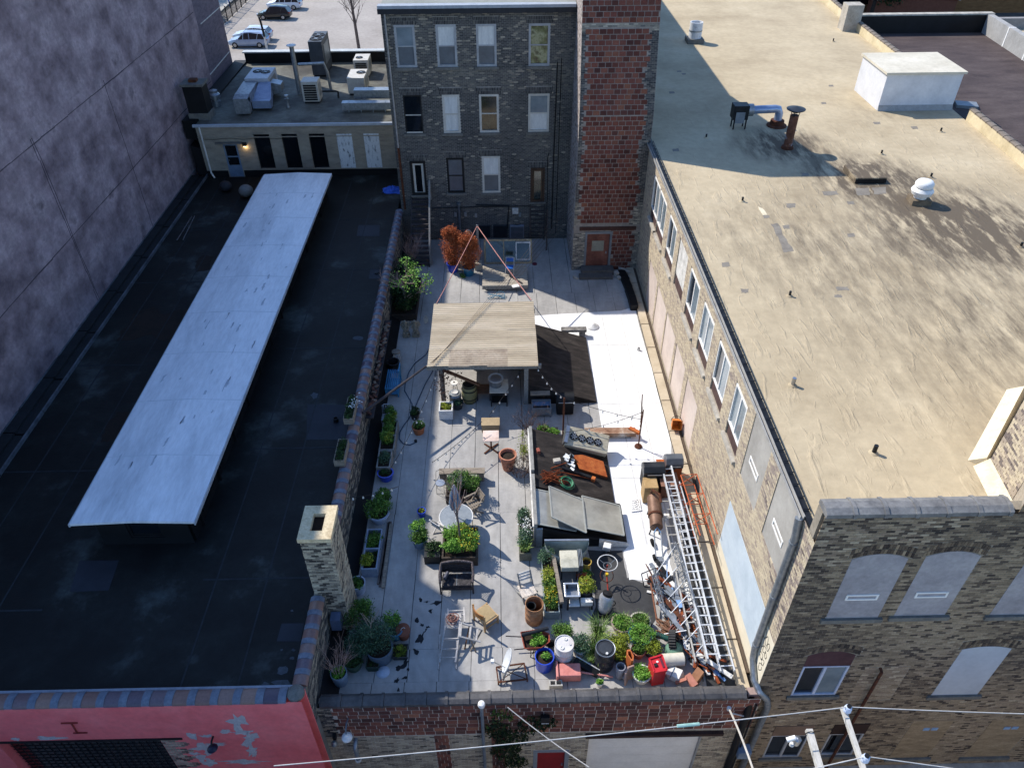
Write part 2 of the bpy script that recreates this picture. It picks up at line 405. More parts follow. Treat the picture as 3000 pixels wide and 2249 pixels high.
cant = M('black_cant_strip',['08090a','121416'],rough=.7,scale=1.5)
struct('roof_edge_strip',MB().extr([(-5.1,DY0,0.006),(-5.58,DY0,.0),(-5.58,DY0,.34)],(0,DY1-DY0,0)),cant)
# stains of tar on the near shaded deck
tar = M('tar_stain',['15161a','222428'],rough=.8)
rg = random.Random(12)
for k,(x,y) in enumerate([(1220,200),(1290,230),(1400,240),(1190,430),(1240,480),(1300,500),(1280,540),(1230,620),(1200,650),(1070,850),(1050,900),(1090,960),(1060,1050),(960,1080),(985,1180),(1180,770),(990,945),(1330,330)]):
    p = at('L',x,y);r0 = rg.uniform(.03,.1);nn = 11
    st = rg.uniform(1,2.6);a0 = rg.uniform(0,3)
    pts = []
    for i in range(nn):
        t = 2*math.pi*i/nn;r = r0*rg.uniform(.35,1.3);u_,v_ = r*math.cos(t)*st,r*math.sin(t)
        pts.append((p.x+u_*math.cos(a0)-v_*math.sin(a0),p.y+u_*math.sin(a0)+v_*math.cos(a0)))
    sheet('tar_stain',tar,pts,.007+.0006*(k % 5),.003,bpy.data.objects['deck_base'])
# ============================================================ GARAGE FRONT WALL (alley side)
gb = thing('garage_wall','low alley wall of dark red clay blocks over cream brick, with garage door and red door','wall',(0,11.2,GZ))
FY = 11.0
o0 = V((-5.6,FY,GZ));Wg = 13.0
ops = [(6.36,.3,7.5,2.42),(8.08,.1,11.6,3.34)]
mb = MB();wallsheet(mb,o0,U,N,Wg,5.37,ops,.18);mb.box(-5.6,FY+.19,GZ,7.4,DY0-.003,.3,.5);mb.build('wall',mort_front,gb)
zb = 3.62                          # block band starts here above the ground
quo = lambda u_,v_: v_ < zb and (3.3 < u_ < 3.75 or 5.05 < u_ < 5.5 or 0.25 < u_ < .8)
bricks(gb,o0+V((0,0,zb)),U,N,Wg,5.35-zb,.315,.216,.026,terr_t,terr_r,300,depth=.01,seed=4,name='clay_block',stuffname='clay_blocks',mask=lambda u_,v_: u_ > .42,lj=.12)
bricks(gb,o0,U,N,Wg,zb-.02,.225,.085,.014,cream_t,ops=ops+[(3.3,0,3.75,zb),(5.05,0,5.5,zb)],depth=.006,seed=5,tonef=lambda u_,v_,r: min(1,max(0,r.gauss(.62,.22))))
for q0 in (3.3,5.05):
    bricks(gb,o0+V((q0,0,0)),U,N,.44,zb-.02,.22,.21,.02,terr_t,depth=.02,seed=int(q0*10),stuffname='corner_blocks')
bricks(gb,o0+V((0,0,zb)),U,N,.42,5.35-zb,.2,.08,.014,soot_t,depth=.018,seed=6)
cop_dark = M('glazed_coping_tile',['3c3b3b','4d4b4a','5c5957'],rough=.5,scale=2.5,fine=.2,spec=.4)
def coping(parent,p,q,w,h,step,mat,collar=.09,crown=.05,seed=2):
    """row of saddle-back coping tiles, each with a raised collar, along p-q (top of wall)"""
    p,q = V(p),V(q);d = (q-p);L = d.length;d.normalize();s = V((-d.y,d.x,0));n = max(1,round(L/step));st = L/n
    rg = random.Random(seed)
    for i in range(n):
        a = p+d*(st*i+.006);b = p+d*(st*(i+1)-.006);mb = MB();jz = V((0,0,rg.uniform(-.006,.006)))
        prof = [(-w/2,0),(-w/2,h*.62),(-w*.2,h),(w*.2,h),(w/2,h*.62),(w/2,0)]
        A = [a+s*x+V((0,0,z))+jz for x,z in prof];mb.extr(A,b-a)
        prof2 = [(-w/2-.02,-.005),(-w/2-.02,h*.66+.012),(-w*.22,h+.03),(w*.22,h+.03),(w/2+.02,h*.66+.012),(w/2+.02,-.005)]
        c0 = b-d*(collar-.003);mb.extr([c0+s*x+V((0,0,z))+jz for x,z in prof2],d*collar)
        mb.build('coping_tile',mat,parent)
coping(gb,(-5.5,11.17,.37),(6.95,11.17,.37),.38,.17,.63,cop_dark)
# doors in the garage wall
fm = MB();fr(fm,o0,U,N,6.36,.3,7.5,2.42,.13,-.02,.1);rd = fm.build('door',M('grey_door_frame','7d848b',rough=.6),gb)
d_ = MB();slab(d_,o0,U,N,6.49,.3,7.37,2.29,.08,.12);rp = d_.build('door_leaf',M('red_door_paint',['7c1418','8f1d1f'],rough=.5,scale=2),rd)
k_ = MB();k_.obox(P3(o0,U,N,7.3,1.3,.05),U,N,(0,0,1),.025,.03,.03);k_.build('handle',alu,rd)
gd = MB()
for i in range(6): slab(gd,o0,U,N,8.1,.12+i*.533,11.58,.12+(i+1)*.533-.008,.12,.16)
g = gd.build('garage_door',white_paint,gb);g['label'] = 'wide white sectional garage door'
gf = MB();slab(gf,o0,U,N,7.95,3.36,12.2,3.5,-.12,.02);gf.build('lintel',M('rusty_lintel',['2c1e1a','43302a'],rough=.9),gb)
# vines on the garage wall, downspout pipe, lamps
vine_m = M('vine_leaf',['16200d','24331a','3a4d20','5c7a2c'],by='tone',rough=.8,fine=.2)
def leaf(mb,p,s,rg,up=.4,tone=None,asp=.55):
    a = V((rg.gauss(0,1),rg.gauss(0,1),rg.gauss(0,.6))).normalized()
    n = V((rg.gauss(0,1),rg.gauss(0,1),rg.gauss(0,1)+up*2)).normalized();b = a.cross(n)
    if b.length < .05: return
    b.normalize();a = n.cross(b);s *= rg.uniform(.6,1.35);p = V(p);h = n*s*.18
    mb.add((p-a*s*.5,p-b*s*asp*.5-h*.3,p+a*s*.5-h,p+b*s*asp*.5-h*.3),((0,1,2,3),),tone)
def foliage(mb,blobs,size,rg,shell=.55,clumps=5,bias=0.):
    """leaves in clumps through each ellipsoid; tone varies by leaf and clump"""
    for c,r,n in blobs:
        c = V(c);r = r if isinstance(r,tuple) else (r,r,r);cl = []
        for _ in range(max(3,clumps)):
            d = V((rg.gauss(0,1),rg.gauss(0,1),rg.gauss(0,1))).normalized()*rg.uniform(.35,.8)
            cl.append((d,rg.uniform(.3,.55),rg.uniform(-.25,.25)))
        for _ in range(n):
            if rg.random() < .75:
                d0,rr,tb = rg.choice(cl);d = V((rg.gauss(0,1),rg.gauss(0,1),rg.gauss(0,1))).normalized()*rr*(rg.random()**.4)+d0
            else:
                d = V((rg.gauss(0,1),rg.gauss(0,1),rg.gauss(0,1))).normalized()*(shell+(1-shell)*rg.random());tb = 0
            p = c+V((d.x*r[0],d.y*r[1],d.z*r[2]))
            leaf(mb,p,size,rg,.5,min(1,max(0,rg.gauss(.5+bias,.2)+tb)))
def blades(mb,c,r,n,h,rg,w=.012,droop=.5):
    c = V(c)
    for _ in range(n):
        t = rg.uniform(0,6.283);q = r*math.sqrt(rg.random())*.6;p = c+V((q*math.cos(t),q*math.sin(t),0))
        hh = h*rg.uniform(.6,1.15);o = V((math.cos(t+rg.gauss(0,.5)),math.sin(t+rg.gauss(0,.5)),0))*hh*rg.uniform(.1,droop)
        s = V((-o.y,o.x,0)).normalized()*w;m_ = p+o*.35+V((0,0,hh*.65));e = p+o+V((0,0,hh*rg.uniform(.6,1)))
        mb.add((p-s,p+s,m_+s*.8,m_-s*.8,e),((0,1,2,3),(3,2,4)),rg.random())
vn = thing('climbing_vine','dark green vine climbing the alley wall left of the red door','vine',(-.3,10.95,-2.2))
rg = random.Random(31);mb = MB();st = MB()
for (u0,z0,r_,n_) in ((-.2,-.15,.35,120),(-.35,-1.0,.45,300),(.05,-1.6,.55,420),(-.1,-2.4,.5,350),(.75,-.75,.5,260),(1.1,-.6,.35,130),(.2,-3.2,.4,250)):
    for _ in range(n_):
        t = rg.uniform(0,6.28);q = r_*math.sqrt(rg.random())
        leaf(mb,(u0+q*math.cos(t),FY-.03-rg.random()*.13,z0+q*math.sin(t)),.1,rg,.1,max(0,min(1,rg.gauss(.3+(.4 if z0 > -.3 else 0),.2))))
for k in range(6):
    x = rg.uniform(-.4,.3);st.tube([(x+.15*math.sin(i*1.3+k),FY-.035,-5+i*.6) for i in range(8)],.012,5)
mb.build('leaves',vine_m,vn);st.build('stem',M('vine_stem','4a4036'),vn)
dp = thing('vent_pipe','grey standpipe with a white cap rising up the alley wall','pipe',(-.95,10.9,GZ))
p = aty('AD',25,215,10.9)
MB().tube([(p.x,10.88,GZ),(p.x,10.88,.55)],.05,10).build('pipe',grey_metal,dp,True)
MB().lathe([(.0,.18),(.09,.14),(.11,.05),(.1,0),(.05,0)],14,(p.x,10.88,.55)).build('cap',white_paint,dp,True)
# barn lamp, small flood lamp, elbow flue on the left of the wall
bl = thing('barn_lamp','white ribbed barn lamp on a bent arm on the clay block wall','lamp',(-4.8,FY,-.6))
c = aty('AC',540,610,10.55)
MB().tube([(c.x,FY,c.z+.2),(c.x,10.8,c.z+.32),(c.x,10.6,c.z+.3),(c.x,10.55,c.z+.15)],.025,8).build('arm',grey_metal,bl,True)
MB().lathe([(.04,.16),(.06,.1),(.1,.08),(.11,.03),(.15,.0),(.16,-.06),(.14,-.06)],18,c).build('shade',white_paint,bl,True)
fl = thing('flood_lamp','small grey flood lamp below the barn lamp on the clay block wall','lamp',(-5.2,FY,-1))
c = aty('AC',412,680,10.75);MB().box(c.x-.05,10.85,c.z-.02,c.x+.05,FY,c.z+.2).build('bracket',dark_metal,fl)
MB().lathe([(.04,.1),(.09,.04),(.1,-.04),(.085,-.05)],14,c).build('lamp_head',galv,fl,True)
lp = thing('wall_floodlight','black box floodlight in the vines above the red door','lamp',(.9,FY,-.7))
c = aty('AD',545,400,10.85);MB().obox(c,(1,0,0),(0,1,-.4),(0,.4,1),.13,.08,.1).build('housing',black_paint,lp,bevel=.01)
MB().obox(c+V((0,-.05,-.11)),(1,0,0),(0,1,-.4),(0,.4,1),.11,.05,.012).build('lens',white_paint,lp);MB().box(c.x-.02,c.y,c.z-.02,c.x+.02,FY,c.z+.02).build('bracket',dark_metal,lp)
fe = thing('flue_elbow','shiny elbow flue pipe stuck out of the cream brick alley wall','pipe',(-4.4,FY,-1.6))
a = aty('AC',625,695,10.8);b = aty('AC',590,880,10.65);b = V((a.x,10.72,a.z-.75))
MB().tube([(a.x,FY,a.z),(a.x,10.82,a.z),(a.x,10.74,a.z-.06),b],.07,12).build('pipe',galv,fe,True)
MB().lathe([(.07,0),(.1,-.03),(.1,-.07),(.07,-.07)],14,b).build('cap',dirty_white,fe,True)

# ============================================================ LEFT BUILDING with the black roof
lb = thing('pink_fronted_building','long low building with a black flat roof and salmon pink painted front','building',(-12.5,27,GZ))
BZ = 1.65;LX0,LX1,LY0,LY1 = -19.25,-5.6,10.35,45.0
pink = M('salmon_paint',['ec6b6a','f37876','f68380'],rough=.75,scale=.9,fine=.09,bump=.004,bscale=25)
mb = MB();wallsheet(mb,(LX0-4,LY0,GZ),U,N,LX1-LX0+4,6.98,[(8.6,.9,13.25,5.03)],.35);mb.box(LX0-4,LY0+.36,GZ,LX1,LY0+.4,1.95)
mb.build('front_wall',pink,lb)
mb = MB().box(LX0,LY0+.4,-1,LX1-.35,LY1,BZ);mb.build('roof',black_roof,lb)
# parapet towards the courtyard, of dark brick, with split tile coping
pb = MB().box(-5.93,LY0+.41,GZ,-5.6,39.55,1.86);pb.build('parapet',mort_dark,lb)
bricks(lb,(-5.6,39.5,.02),(0,-1,0),(1,0,0),39.5-LY0-.4,1.84,.22,.08,.014,soot_t,depth=.016,seed=14)
tile_pur = M('purple_glazed_tile',['4b3f4c','62535a','7a5a50','75605c','8a6a5a'],by='random',rough=.4,spec=.5,fine=.2,scale=3)
def roll_tiles(parent,p,q,w,h,step,mat,mat2,seed=1):
    p,q = V(p),V(q);d = q-p;L = d.length;d.normalize();s = V((-d.y,d.x,0));n = round(L/step);st = L/n
    for i in range(n):
        for half,(k0,k1,m_,lift) in enumerate(((0,.64,mat,0),(.645,.995,mat2,.018))):
            a = p+d*(st*(i+k0));b = p+d*(st*(i+k1));mb = MB()
            prof = [(w/2*1.05*math.cos(t),h*math.sin(t)+lift) for t in [math.pi*j/7 for j in range(8)]]
            mb.extr([a+s*x+V((0,0,z)) for x,z in prof],b-a);mb.build('coping_tile',m_,parent,True)
mort_blue = M('bluish_tile_joint',['5a616e','737a86'],rough=.7,scale=3,fine=.2)
roll_tiles(lb,(-5.775,15.1,1.86),(-5.775,39.5,1.86),.42,.15,.5,tile_pur,mort_blue)
roll_tiles(lb,(-5.775,10.85,1.86),(-5.775,13.7,1.86),.42,.15,.5,tile_pur,mort_blue)
roll_tiles(lb,(LX0-3.9,LY0+.2,1.95),(-6.02,LY0+.2,1.95),.44,.13,.62,tile_pur,mort_blue)
MB().lathe([(.24,0),(.24,.1),(.12,.2),(0,.22)],16,(-5.8,LY0+.24,1.95)).build('corner_cap',sill_st,lb,True)
MB().box(LX0,LY0+.41,BZ,-5.94,LY0+.5,1.98).build('flashing',M('silver_flashing',['767b86','8d929c'],rough=.6),lb)
# mixed loose bricks laid along the ledge of the parapet
# glazed shopfront opening
mb = MB();ox = V((LX0-4,LY0,GZ))
slab(mb,ox,U,N,8.62,.9,13.2,5.0,.28,.3);sf = mb.build('window',glass_dark,lb)
gr = MB()
for i in range(22):
    x = 8.7+i*.21;slab(gr,ox,U,N,x,.9,x+.018,5.0,.2,.215)
for i in range(20): slab(gr,ox,U,N,8.62,.95+i*.2,13.2,.965+i*.2,.216,.23)
gr.build('grille',dark_metal,sf)
mb = MB();slab(mb,ox,U,N,8.3,5.04,13.9,5.12,-.03,.02);mb.build('lintel',black_paint,lb)
bricks(lb,ox+V((13.26,0,1.5)),U,N,.75,3.5,.2,.08,.014,cream_t,depth=.006,seed=8,stuffname='bare_bricks',mask=lambda u_,v_: u_ < .3+.45*abs(math.sin(v_*7.3)))
# flaked paint
peel = M('flaked_plaster',['c4bfbb','b5afad','d0cbc7'],rough=.9,scale=5,fine=.2)
def flake(k,cx,cy,w,h,seed):
    rg = random.Random(seed);n = 16;pts = []
    for i in range(n):
        t = 2*math.pi*i/n;r = rg.uniform(.6,1.9);x,y = cx+w*r*math.cos(t),cy+h*r*math.sin(t)
        p = aty('E',x,y,LY0);pts.append(p)
    mb = MB();mb.extr([V((p.x,LY0-.002,p.z)) for p in pts],(0,-.005-.001*(seed % 3),0));mb.build('flaked_patch',peel,lb)
for i,(cx,cy,w,h) in enumerate([(1400,1330,42,28),(1410,1378,22,16),(1475,1425,38,28),(1330,1390,32,8),(1130,1420,25,16),(1215,1418,32,8),(1195,1482,52,16),(1225,1510,22,18),(1280,1465,42,8),(1450,1470,22,8),(1480,1500,22,22),(1500,1520,12,14),(1440,1565,88,10),(1235,1570,30,14),(1145,1520,22,6),(1190,1545,22,16),(285,1428,65,7),(1440,1395,40,9),(95,1435,18,7)]): flake('E',cx,cy,w,h,i+40)
tb = thing('tie_rod_anchor','rust coloured I shaped iron anchor on the pink wall','wall anchor',(-12.5,LY0,.5))
a,b = aty('E',420,1342,LY0-.03),aty('E',455,1400,LY0-.03);mb = MB();mb.bar(a,b,.03,.03);d = V((.28,0,0));mb.bar(a-d,a+d*.6,.03);mb.bar(b-d*.4,b+d,.03);mb.build('anchor',M('reddish_iron',['7c2a26','8f3a33'],rough=.8),tb)
dl = thing('dome_lamp','dark blue dome lamp on the pink wall among flaked paint','lamp',(-8.9,LY0,-.5));c = aty('E',1252,1490,LY0-.25)
MB().tube([(c.x,LY0,c.z+.2),(c.x,LY0-.15,c.z+.22),(c.x,LY0-.25,c.z+.1)],.03,8).build('arm',dark_metal,dl,True)
MB().lathe([(.03,.12),(.1,.08),(.15,0),(.13,0)],16,c).build('shade',M('navy_enamel','1e2337',rough=.35),dl,True)

# roof patches, puddle stains, seams, stand-off curb along the tall wall
patchm = M('slate_roof_patch',['1d222a','282d36'],rough=.7,scale=1);brown = M('rusty_puddle_stain',['17110d','241a13','1e1611'],rough=.8,scale=1.5,fine=.3)
greyp = M('grey_roof_splash',['3a4046','4c5258'],rough=.85,scale=2,fine=.3)
def psheet(name,mat,k,pts,zz,amp=0,sub=1,seed=0,par=lb):
    q = [at(k,*p,BZ) for p in pts];q = wob([(p.x,p.y) for p in q],amp,sub,seed) if sub > 1 else q
    return sheet(name,mat,q,zz,.004,par)
psheet('roof_patch',patchm,'D',[(1810,572),(2075,575),(2055,780),(1805,780)],BZ+.005)
psheet('roof_patch',patchm,'A',[(1935,1215),(2050,1215),(2048,1275),(1925,1275)],BZ+.005)
psheet('roof_patch',patchm,'E',[(470,385),(700,385),(640,560),(410,570)],BZ+.005)
psheet('roof_patch',patchm,'E',[(1660,755),(1790,755),(1770,860),(1630,860)],BZ+.005)
psheet('roof_patch',patchm,'A',[(2000,1455),(2070,1455),(2060,1505),(1990,1505)],BZ+.005)
psheet('puddle_stain',brown,'D',[(690,200),(740,110),(800,15),(900,5),(960,40),(1050,20),(1110,10),(1020,200),(880,170)],BZ+.004,.12,5,3)
psheet('puddle_stain',brown,'D',[(600,795),(620,700),(690,620),(760,610),(690,770)],BZ+.004,.06,5,4)
psheet('puddle_stain',brown,'A',[(1050,1440),(1065,1395),(1105,1375),(1148,1385),(1130,1455),(1060,1470)],BZ+.004,.06,5,5)
for i,(k,x,y,r_) in enumerate((('E',1665,1030,45),('E',1660,1110,60),('E',1565,1110,22),('E',1720,960,16),('E',1730,910,14),('E',1720,680,10),('E',1660,910,9),('D',1850,520,30),('D',2110,180,30))):
    rg = random.Random(60+i);psheet('lichen_splash',greyp,k,[(x+r_*rg.uniform(.5,1.2)*math.cos(t),y+.6*r_*rg.uniform(.5,1.2)*math.sin(t)) for t in [6.283*j/11 for j in range(11)]],BZ+.0045,0,1)
seam = MB();rg = random.Random(5)
for x in (-17.2,-15.6,-9.2,-7.6):
    seam.box(x,LY0+.5,BZ-.002,x+.05,44.9,BZ+.006)
for y in (14.6,20.5,26.8,33.5,39): seam.box(-9.6,y,BZ-.002,-5.96,y+.06,BZ+.0065);seam.box(-18.3,y-1,BZ-.002,-14.2,y-.94,BZ+.0065)
seam.build('roof_seam',M('roof_seam_felt',['1d2124','2b3034'],rough=.85),lb)
cb = MB();y = 8.0
while y < 44.8:
    cb.box(LX0+.004,y,BZ,LX0+.5,min(y+3.3,44.85),BZ+.22);cb.box(LX0+.5,y+.02,BZ,LX0+.86,min(y+3.28,44.85),BZ+.12);y += 3.36
cb.build('wall_flashing_curb',M('dark_felt_curb',['131619','202427'],rough=.7,scale=1.5,fine=.3),lb)
cw = MB();y = 9.
while y < 44: cw.box(LX0+.86,y,BZ,LX0+.93,y+3.4,BZ+.15);cw.box(LX0+.003,y,BZ+.22,LX0+.05,y+3.3,BZ+.26);y += 3.45
cw.build('curb_edge_strip',M('worn_edge_strip',['3f434a','686d74'],rough=.7,scale=1.2,fine=.3),lb)
MB().lathe([(.1,0),(.1,.18),(.07,.18),(.07,.05)],14,at('D',1980,672,BZ)).build('roof_drain',black_paint,lb,True)
c = at('A',2035,1475,BZ);MB().lathe([(.13,0),(.12,.06),(0,.09)],14,c).build('roof_drain',dark_metal,lb,True)

# roof monitor (long skylight housing)
rm = thing('roof_monitor','long low roof monitor with a pale coated flat top on the black roof','skylight',(-11.8,29,BZ))
mx0,mx1,my0,my1,mz = -13.25,-10.3,16.1,42.0,2.97
mb = MB();wallsheet(mb,(mx0,my0,BZ),U,N,mx1-mx0,mz-BZ,[(.95,.32,2.05,1.32)],.15);mb.box(mx0,my0+.16,BZ,mx1,my1,mz);mb.build('housing',M('black_monitor_wall',['0b0c0e','15171a'],rough=.6,scale=1),rm)
sash(rm,(mx0,my0,BZ),U,N,.95,.32,2.05,1.32,black_paint,glass_dark,glass_dark,split=.12,sill=False,dep=.08)
for i in range(12):
    y = 17.2+i*2.05;f = MB();w0 = V((mx1,y,BZ))
    fr(f,w0,(0,1,0),(1,0,0),0,.3,1.5,1.2,.07,-.05,-.003);w = f.build('window',black_paint,rm)
    g = MB();slab(g,w0,(0,1,0),(1,0,0),.07,.37,1.43,1.13,-.02,-.004);g.build('pane',glass_dark,w)
    b = MB().box(mx1+.01,y-.32,BZ,mx1+.1,y-.25,mz-.01);b.build('bracket',black_paint,rm)
rf = MB();n = 40;xs = [-13.8,-11.8,-9.86]
pts = [(xs[0],3.06),(xs[1],3.15),(xs[2],3.06)]
rf.extr([(x,15.8,z) for x,z in pts]+[(x,15.8,z-.09) for x,z in reversed(pts)],(0,my1-15.7,0));rf.build('monitor_roof',canopy_white,rm)
for i in range(1,9): y = 15.8+i*2.95;MB().extr([(xs[0]+.01,y,3.066),(xs[1],y,3.156),(xs[2]-.01,y,3.066),(xs[2]-.01,y,3.055),(xs[1],y,3.145),(xs[0]+.01,y,3.055)],(0,.035,0)).build('sheet_seam',M('sheet_seam_line',['bfc4ca','d3d6db'],rough=.45,scale=2),rm)
rg = random.Random(23)
for i in range(46):
    x = rg.uniform(-13.4,-10.2);y = rg.uniform(16.3,40);L_ = rg.uniform(.1,.75);w = rg.uniform(.02,.05);zt = 3.15-abs(x-xs[1])/2*.09;o = MB().prism(wob([(x-w,y),(x+w,y+.1),(x+w*.7,y+L_),(x-w*.6,y+L_*.9)],.025,4,i),zt-.02,zt+.006+.0002*i).build('drip_stain',M('grey_drip_stain',['aab0b8','b8bdc4'],rough=.5,scale=6),rm)
ed = MB().box(xs[0]-.025,15.77,2.94,xs[0]+.01,my1,3.068).box(xs[2]-.01,15.77,2.94,xs[2]+.025,my1,3.068);ed.build('edge_trim',M('silver_trim',['9aa0a8','b4b9bf'],rough=.5),rm)

# brick chimney on the parapet
ch = thing('brick_chimney','square cream brick chimney with a pale mortar cap beside the black roof','chimney',(-5.4,14.35,.2))
cx0,cx1,cy0,cy1,cz0,cz1 = -5.86,-5.0,13.76,14.92,.05,4.5
MB().box(cx0+.019,cy0+.019,cz0,cx1-.019,cy1-.019,cz1).build('core',mort_front,ch)
tf = lambda u_,v_,r: min(1,max(0,r.choice((.18,.5,.62,.7,.7,.8,.85))+r.gauss(0,.08)))
bricks(ch,(cx0,cy0+.02,cz0),U,N,cx1-cx0,cz1-cz0,.215,.078,.013,cream_t,cream_r,170,depth=.026,seed=21,tonef=tf)
bricks(ch,(cx1-.02,cy0,cz0),(0,1,0),(1,0,0),cy1-cy0,cz1-cz0,.215,.078,.013,cream_t,cream_r,130,depth=.026,seed=22,tonef=tf)
bricks(ch,(cx0+.02,cy1,cz0),(0,-1,0),(-1,0,0),cy1-cy0,cz1-cz0,.215,.078,.013,cream_t,depth=.03,seed=23,tonef=tf)
cap = MB();X0,X1,Y0,Y1 = cx0-.05,cx1+.05,cy0-.05,cy1+.05;a,b,c,d = -5.6,-5.25,14.02,14.66
cap.box(X0,Y0,cz1,X1,c,cz1+.16,.5).box(X0,d,cz1,X1,Y1,cz1+.16,.5).box(X0,c,cz1,a,d,cz1+.16,.5).box(b,c,cz1,X1,d,cz1+.16,.5)
cap.build('chimney_cap',M('cement_cap',['c0ad8a','d2c19e','b39f7d'],rough=.95,scale=4,fine=.2,bump=.01),ch)
MB().box(a-.003,c-.003,cz1-.02,b+.003,d+.003,cz1+.005).build('flue',M('sooty_flue',['1c1510','2e2119'],rough=1),ch)
MB().box(-5.5,13.42,.55,-5.2,13.74,1.1).build('flashing',M('blue_grey_flashing',['56627a','6b778e'],rough=.5,scale=2),ch)

# ============================================================ TALL BLOCK on the far left
tbk = thing('tall_rendered_building','tall windowless building with a stained mauve grey wall at the far left','building',(-25,30,GZ))
stucco = M('mauve_stained_render',['5d5056','77676c','8c7b80','9d8c90','6b5d62'],rough=.9,scale=.55,stretch=(1,1,1.3),fine=.2,bump=.006,bscale=8,lo=.28,hi=.72)
# blocky wash marks: quantised coordinates feed a second noise mixed over the render
t = stucco.node_tree;L = t.links;b = t.nodes['Principled BSDF'];src = b.inputs['Base Color'].links[0].from_socket
g = t.nodes.new('ShaderNodeNewGeometry');sn = t.nodes.new('ShaderNodeVectorMath');sn.operation = 'SNAP';sn.inputs[1].default_value = (1,.8,.4)
L.new(g.outputs['Position'],sn.inputs[0]);n1 = t.nodes.new('ShaderNodeTexNoise');n1.inputs['Scale'].default_value = .9;n1.inputs['Detail'].default_value = 8;n1.inputs['Roughness'].default_value = .75;L.new(sn.outputs[0],n1.inputs['Vector'])
mp2 = t.nodes.new('ShaderNodeMapping');mp2.inputs['Scale'].default_value = (1,.8,.9);L.new(g.outputs['Position'],mp2.inputs[0]);n2 = t.nodes.new('ShaderNodeTexNoise');n2.inputs['Scale'].default_value = 1.3;n2.inputs['Detail'].default_value = 7;L.new(mp2.outputs[0],n2.inputs['Vector'])
ad = t.nodes.new('ShaderNodeMath');ad.operation = 'ADD';L.new(n1.outputs['Fac'],ad.inputs[0]);L.new(n2.outputs['Fac'],ad.inputs[1])
mr = t.nodes.new('ShaderNodeMapRange');mr.inputs['From Min'].default_value = .72;mr.inputs['From Max'].default_value = 1.28;mr.inputs['To Min'].default_value = .74;mr.inputs['To Max'].default_value = 1.28;L.new(ad.outputs[0],mr.inputs[0])
hs = t.nodes.new('ShaderNodeHueSaturation');L.new(src,hs.inputs['Color']);L.new(mr.outputs[0],hs.inputs['Value']);L.new(hs.outputs[0],b.inputs['Base Color'])
MB().box(-60,13.5,GZ,LX0,28,21.5).box(-60,28.003,GZ,LX0,52.3,19.8).build('wall',stucco,tbk)
MB().box(-60,52.303,GZ,LX0-.06,57.5,19.8).build('end_bay_wall',M('purple_grey_brick',['57505a','6a606a','766b73'],rough=.9,scale=2,stretch=(1,1,3),fine=.25,bump=.008,bscale=14),tbk)
jm = M('wall_joint',['39333b','484048'],rough=.95,scale=3);jt = MB()
rg = random.Random(9)
def wl(pts,w=.025):
    for i in range(len(pts)-1): jt.bar(pts[i],pts[i+1],w,.012,up=(1,0,0))
for k in (('A',700,350),('A',400,1265)):
    z0 = atx(*k,LX0).z;y = 4.
    while y < 52: wl([(LX0+.003,y,z0+rg.uniform(-.015,.015)),(LX0+.003,y+1.3,z0+rg.uniform(-.015,.015))],rg.uniform(.02,.05));y += 1.3
for k in (('A',480,1500),('A',300,1050),('A',750,1000)):
    y0 = atx(*k,LX0).y;z = BZ
    while z < 9.5: wl([(LX0+.004,y0+rg.uniform(-.04,.04),z),(LX0+.004,y0+rg.uniform(-.04,.04),z+.9)],.022);z += .9
jt.build('wall_joint',jm,tbk)
# white conduit lines on the far bay
MB().bar((LX0-.05,53,8.6),(LX0-.05,57.3,8.6),.05).bar((LX0-.05,52.4,5.6),(LX0-.05,57.3,5.7),.05).build('conduit',dirty_white,tbk)

# ============================================================ BEIGE REAR BUILDING with rooftop units
bb = thing('beige_rear_building','low beige painted building with three dark windows, two boarded windows and rooftop machines','building',(-12,51,GZ))
RZ,BY = 4.9,45.0
beige = M('beige_painted_brick',['7f776b','938a7b','a09787'],rough=.85,scale=1.2,fine=.1,bump=.006,bscale=9,stretch=(1,1,3))
# y of wall 45; openings (u from x=-18.25)
bx = -18.25;o1 = V((bx,BY,BZ));ops = [(1.36,0,2.23,2.1)]+[(x0-bx,.5,x0-bx+.96,2.68) for x0 in (-14.9,-13.22,-11.57)]
mb = MB();wallsheet(mb,o1,U,N,12.6,RZ-BZ,ops,.2);mb.box(bx,BY+.21,GZ,-5.65,BY+.3,RZ-.01);mb.build('wall',beige,bb)
MB().box(bx,BY-.035,BZ,bx+1.3,BY-.003,BZ+.42).box(bx+2.3,BY-.035,BZ,-5.7,BY-.003,BZ+.42).build('base_flashing',cant,bb)
for i,x0 in enumerate((-14.9,-13.22,-11.57)):
    f = MB();fr(f,o1,U,N,x0-bx,.5,x0-bx+.96,2.68,.05,.1,.17);w = f.build('window',black_paint,bb)
    g = MB();slab(g,o1,U,N,x0-bx+.05,.55,x0-bx+.91,2.63,.14,.16);g.build('pane',glass_dark,w)
board = M('flaking_white_board',['5b6166','a5a9ac','c3c6c8','ced1d2'],rough=.8,scale=3.2,stretch=(2,2,.8),detail=9,lo=.34,hi=.5,fine=.15)
for x0 in (-9.88,-8.24):
    f = MB();slab(f,o1,U,N,x0-bx,.5,x0-bx+.92,2.65,-.03,-.004);f.build('boarded_window',board,bb)['label'] = 'window boarded over with flaking white panel'
dm = M('blue_grey_door',['5f7286','70849a'],rough=.5,scale=2)
f = MB();fr(f,o1,U,N,1.36,.003,2.23,2.1,.1,.02,.1);slab(f,o1,U,N,1.46,.1,2.13,.75,.04,.08);slab(f,o1,U,N,1.46,1.25,2.13,1.33,.04,.08);w = f.build('door',dm,bb)
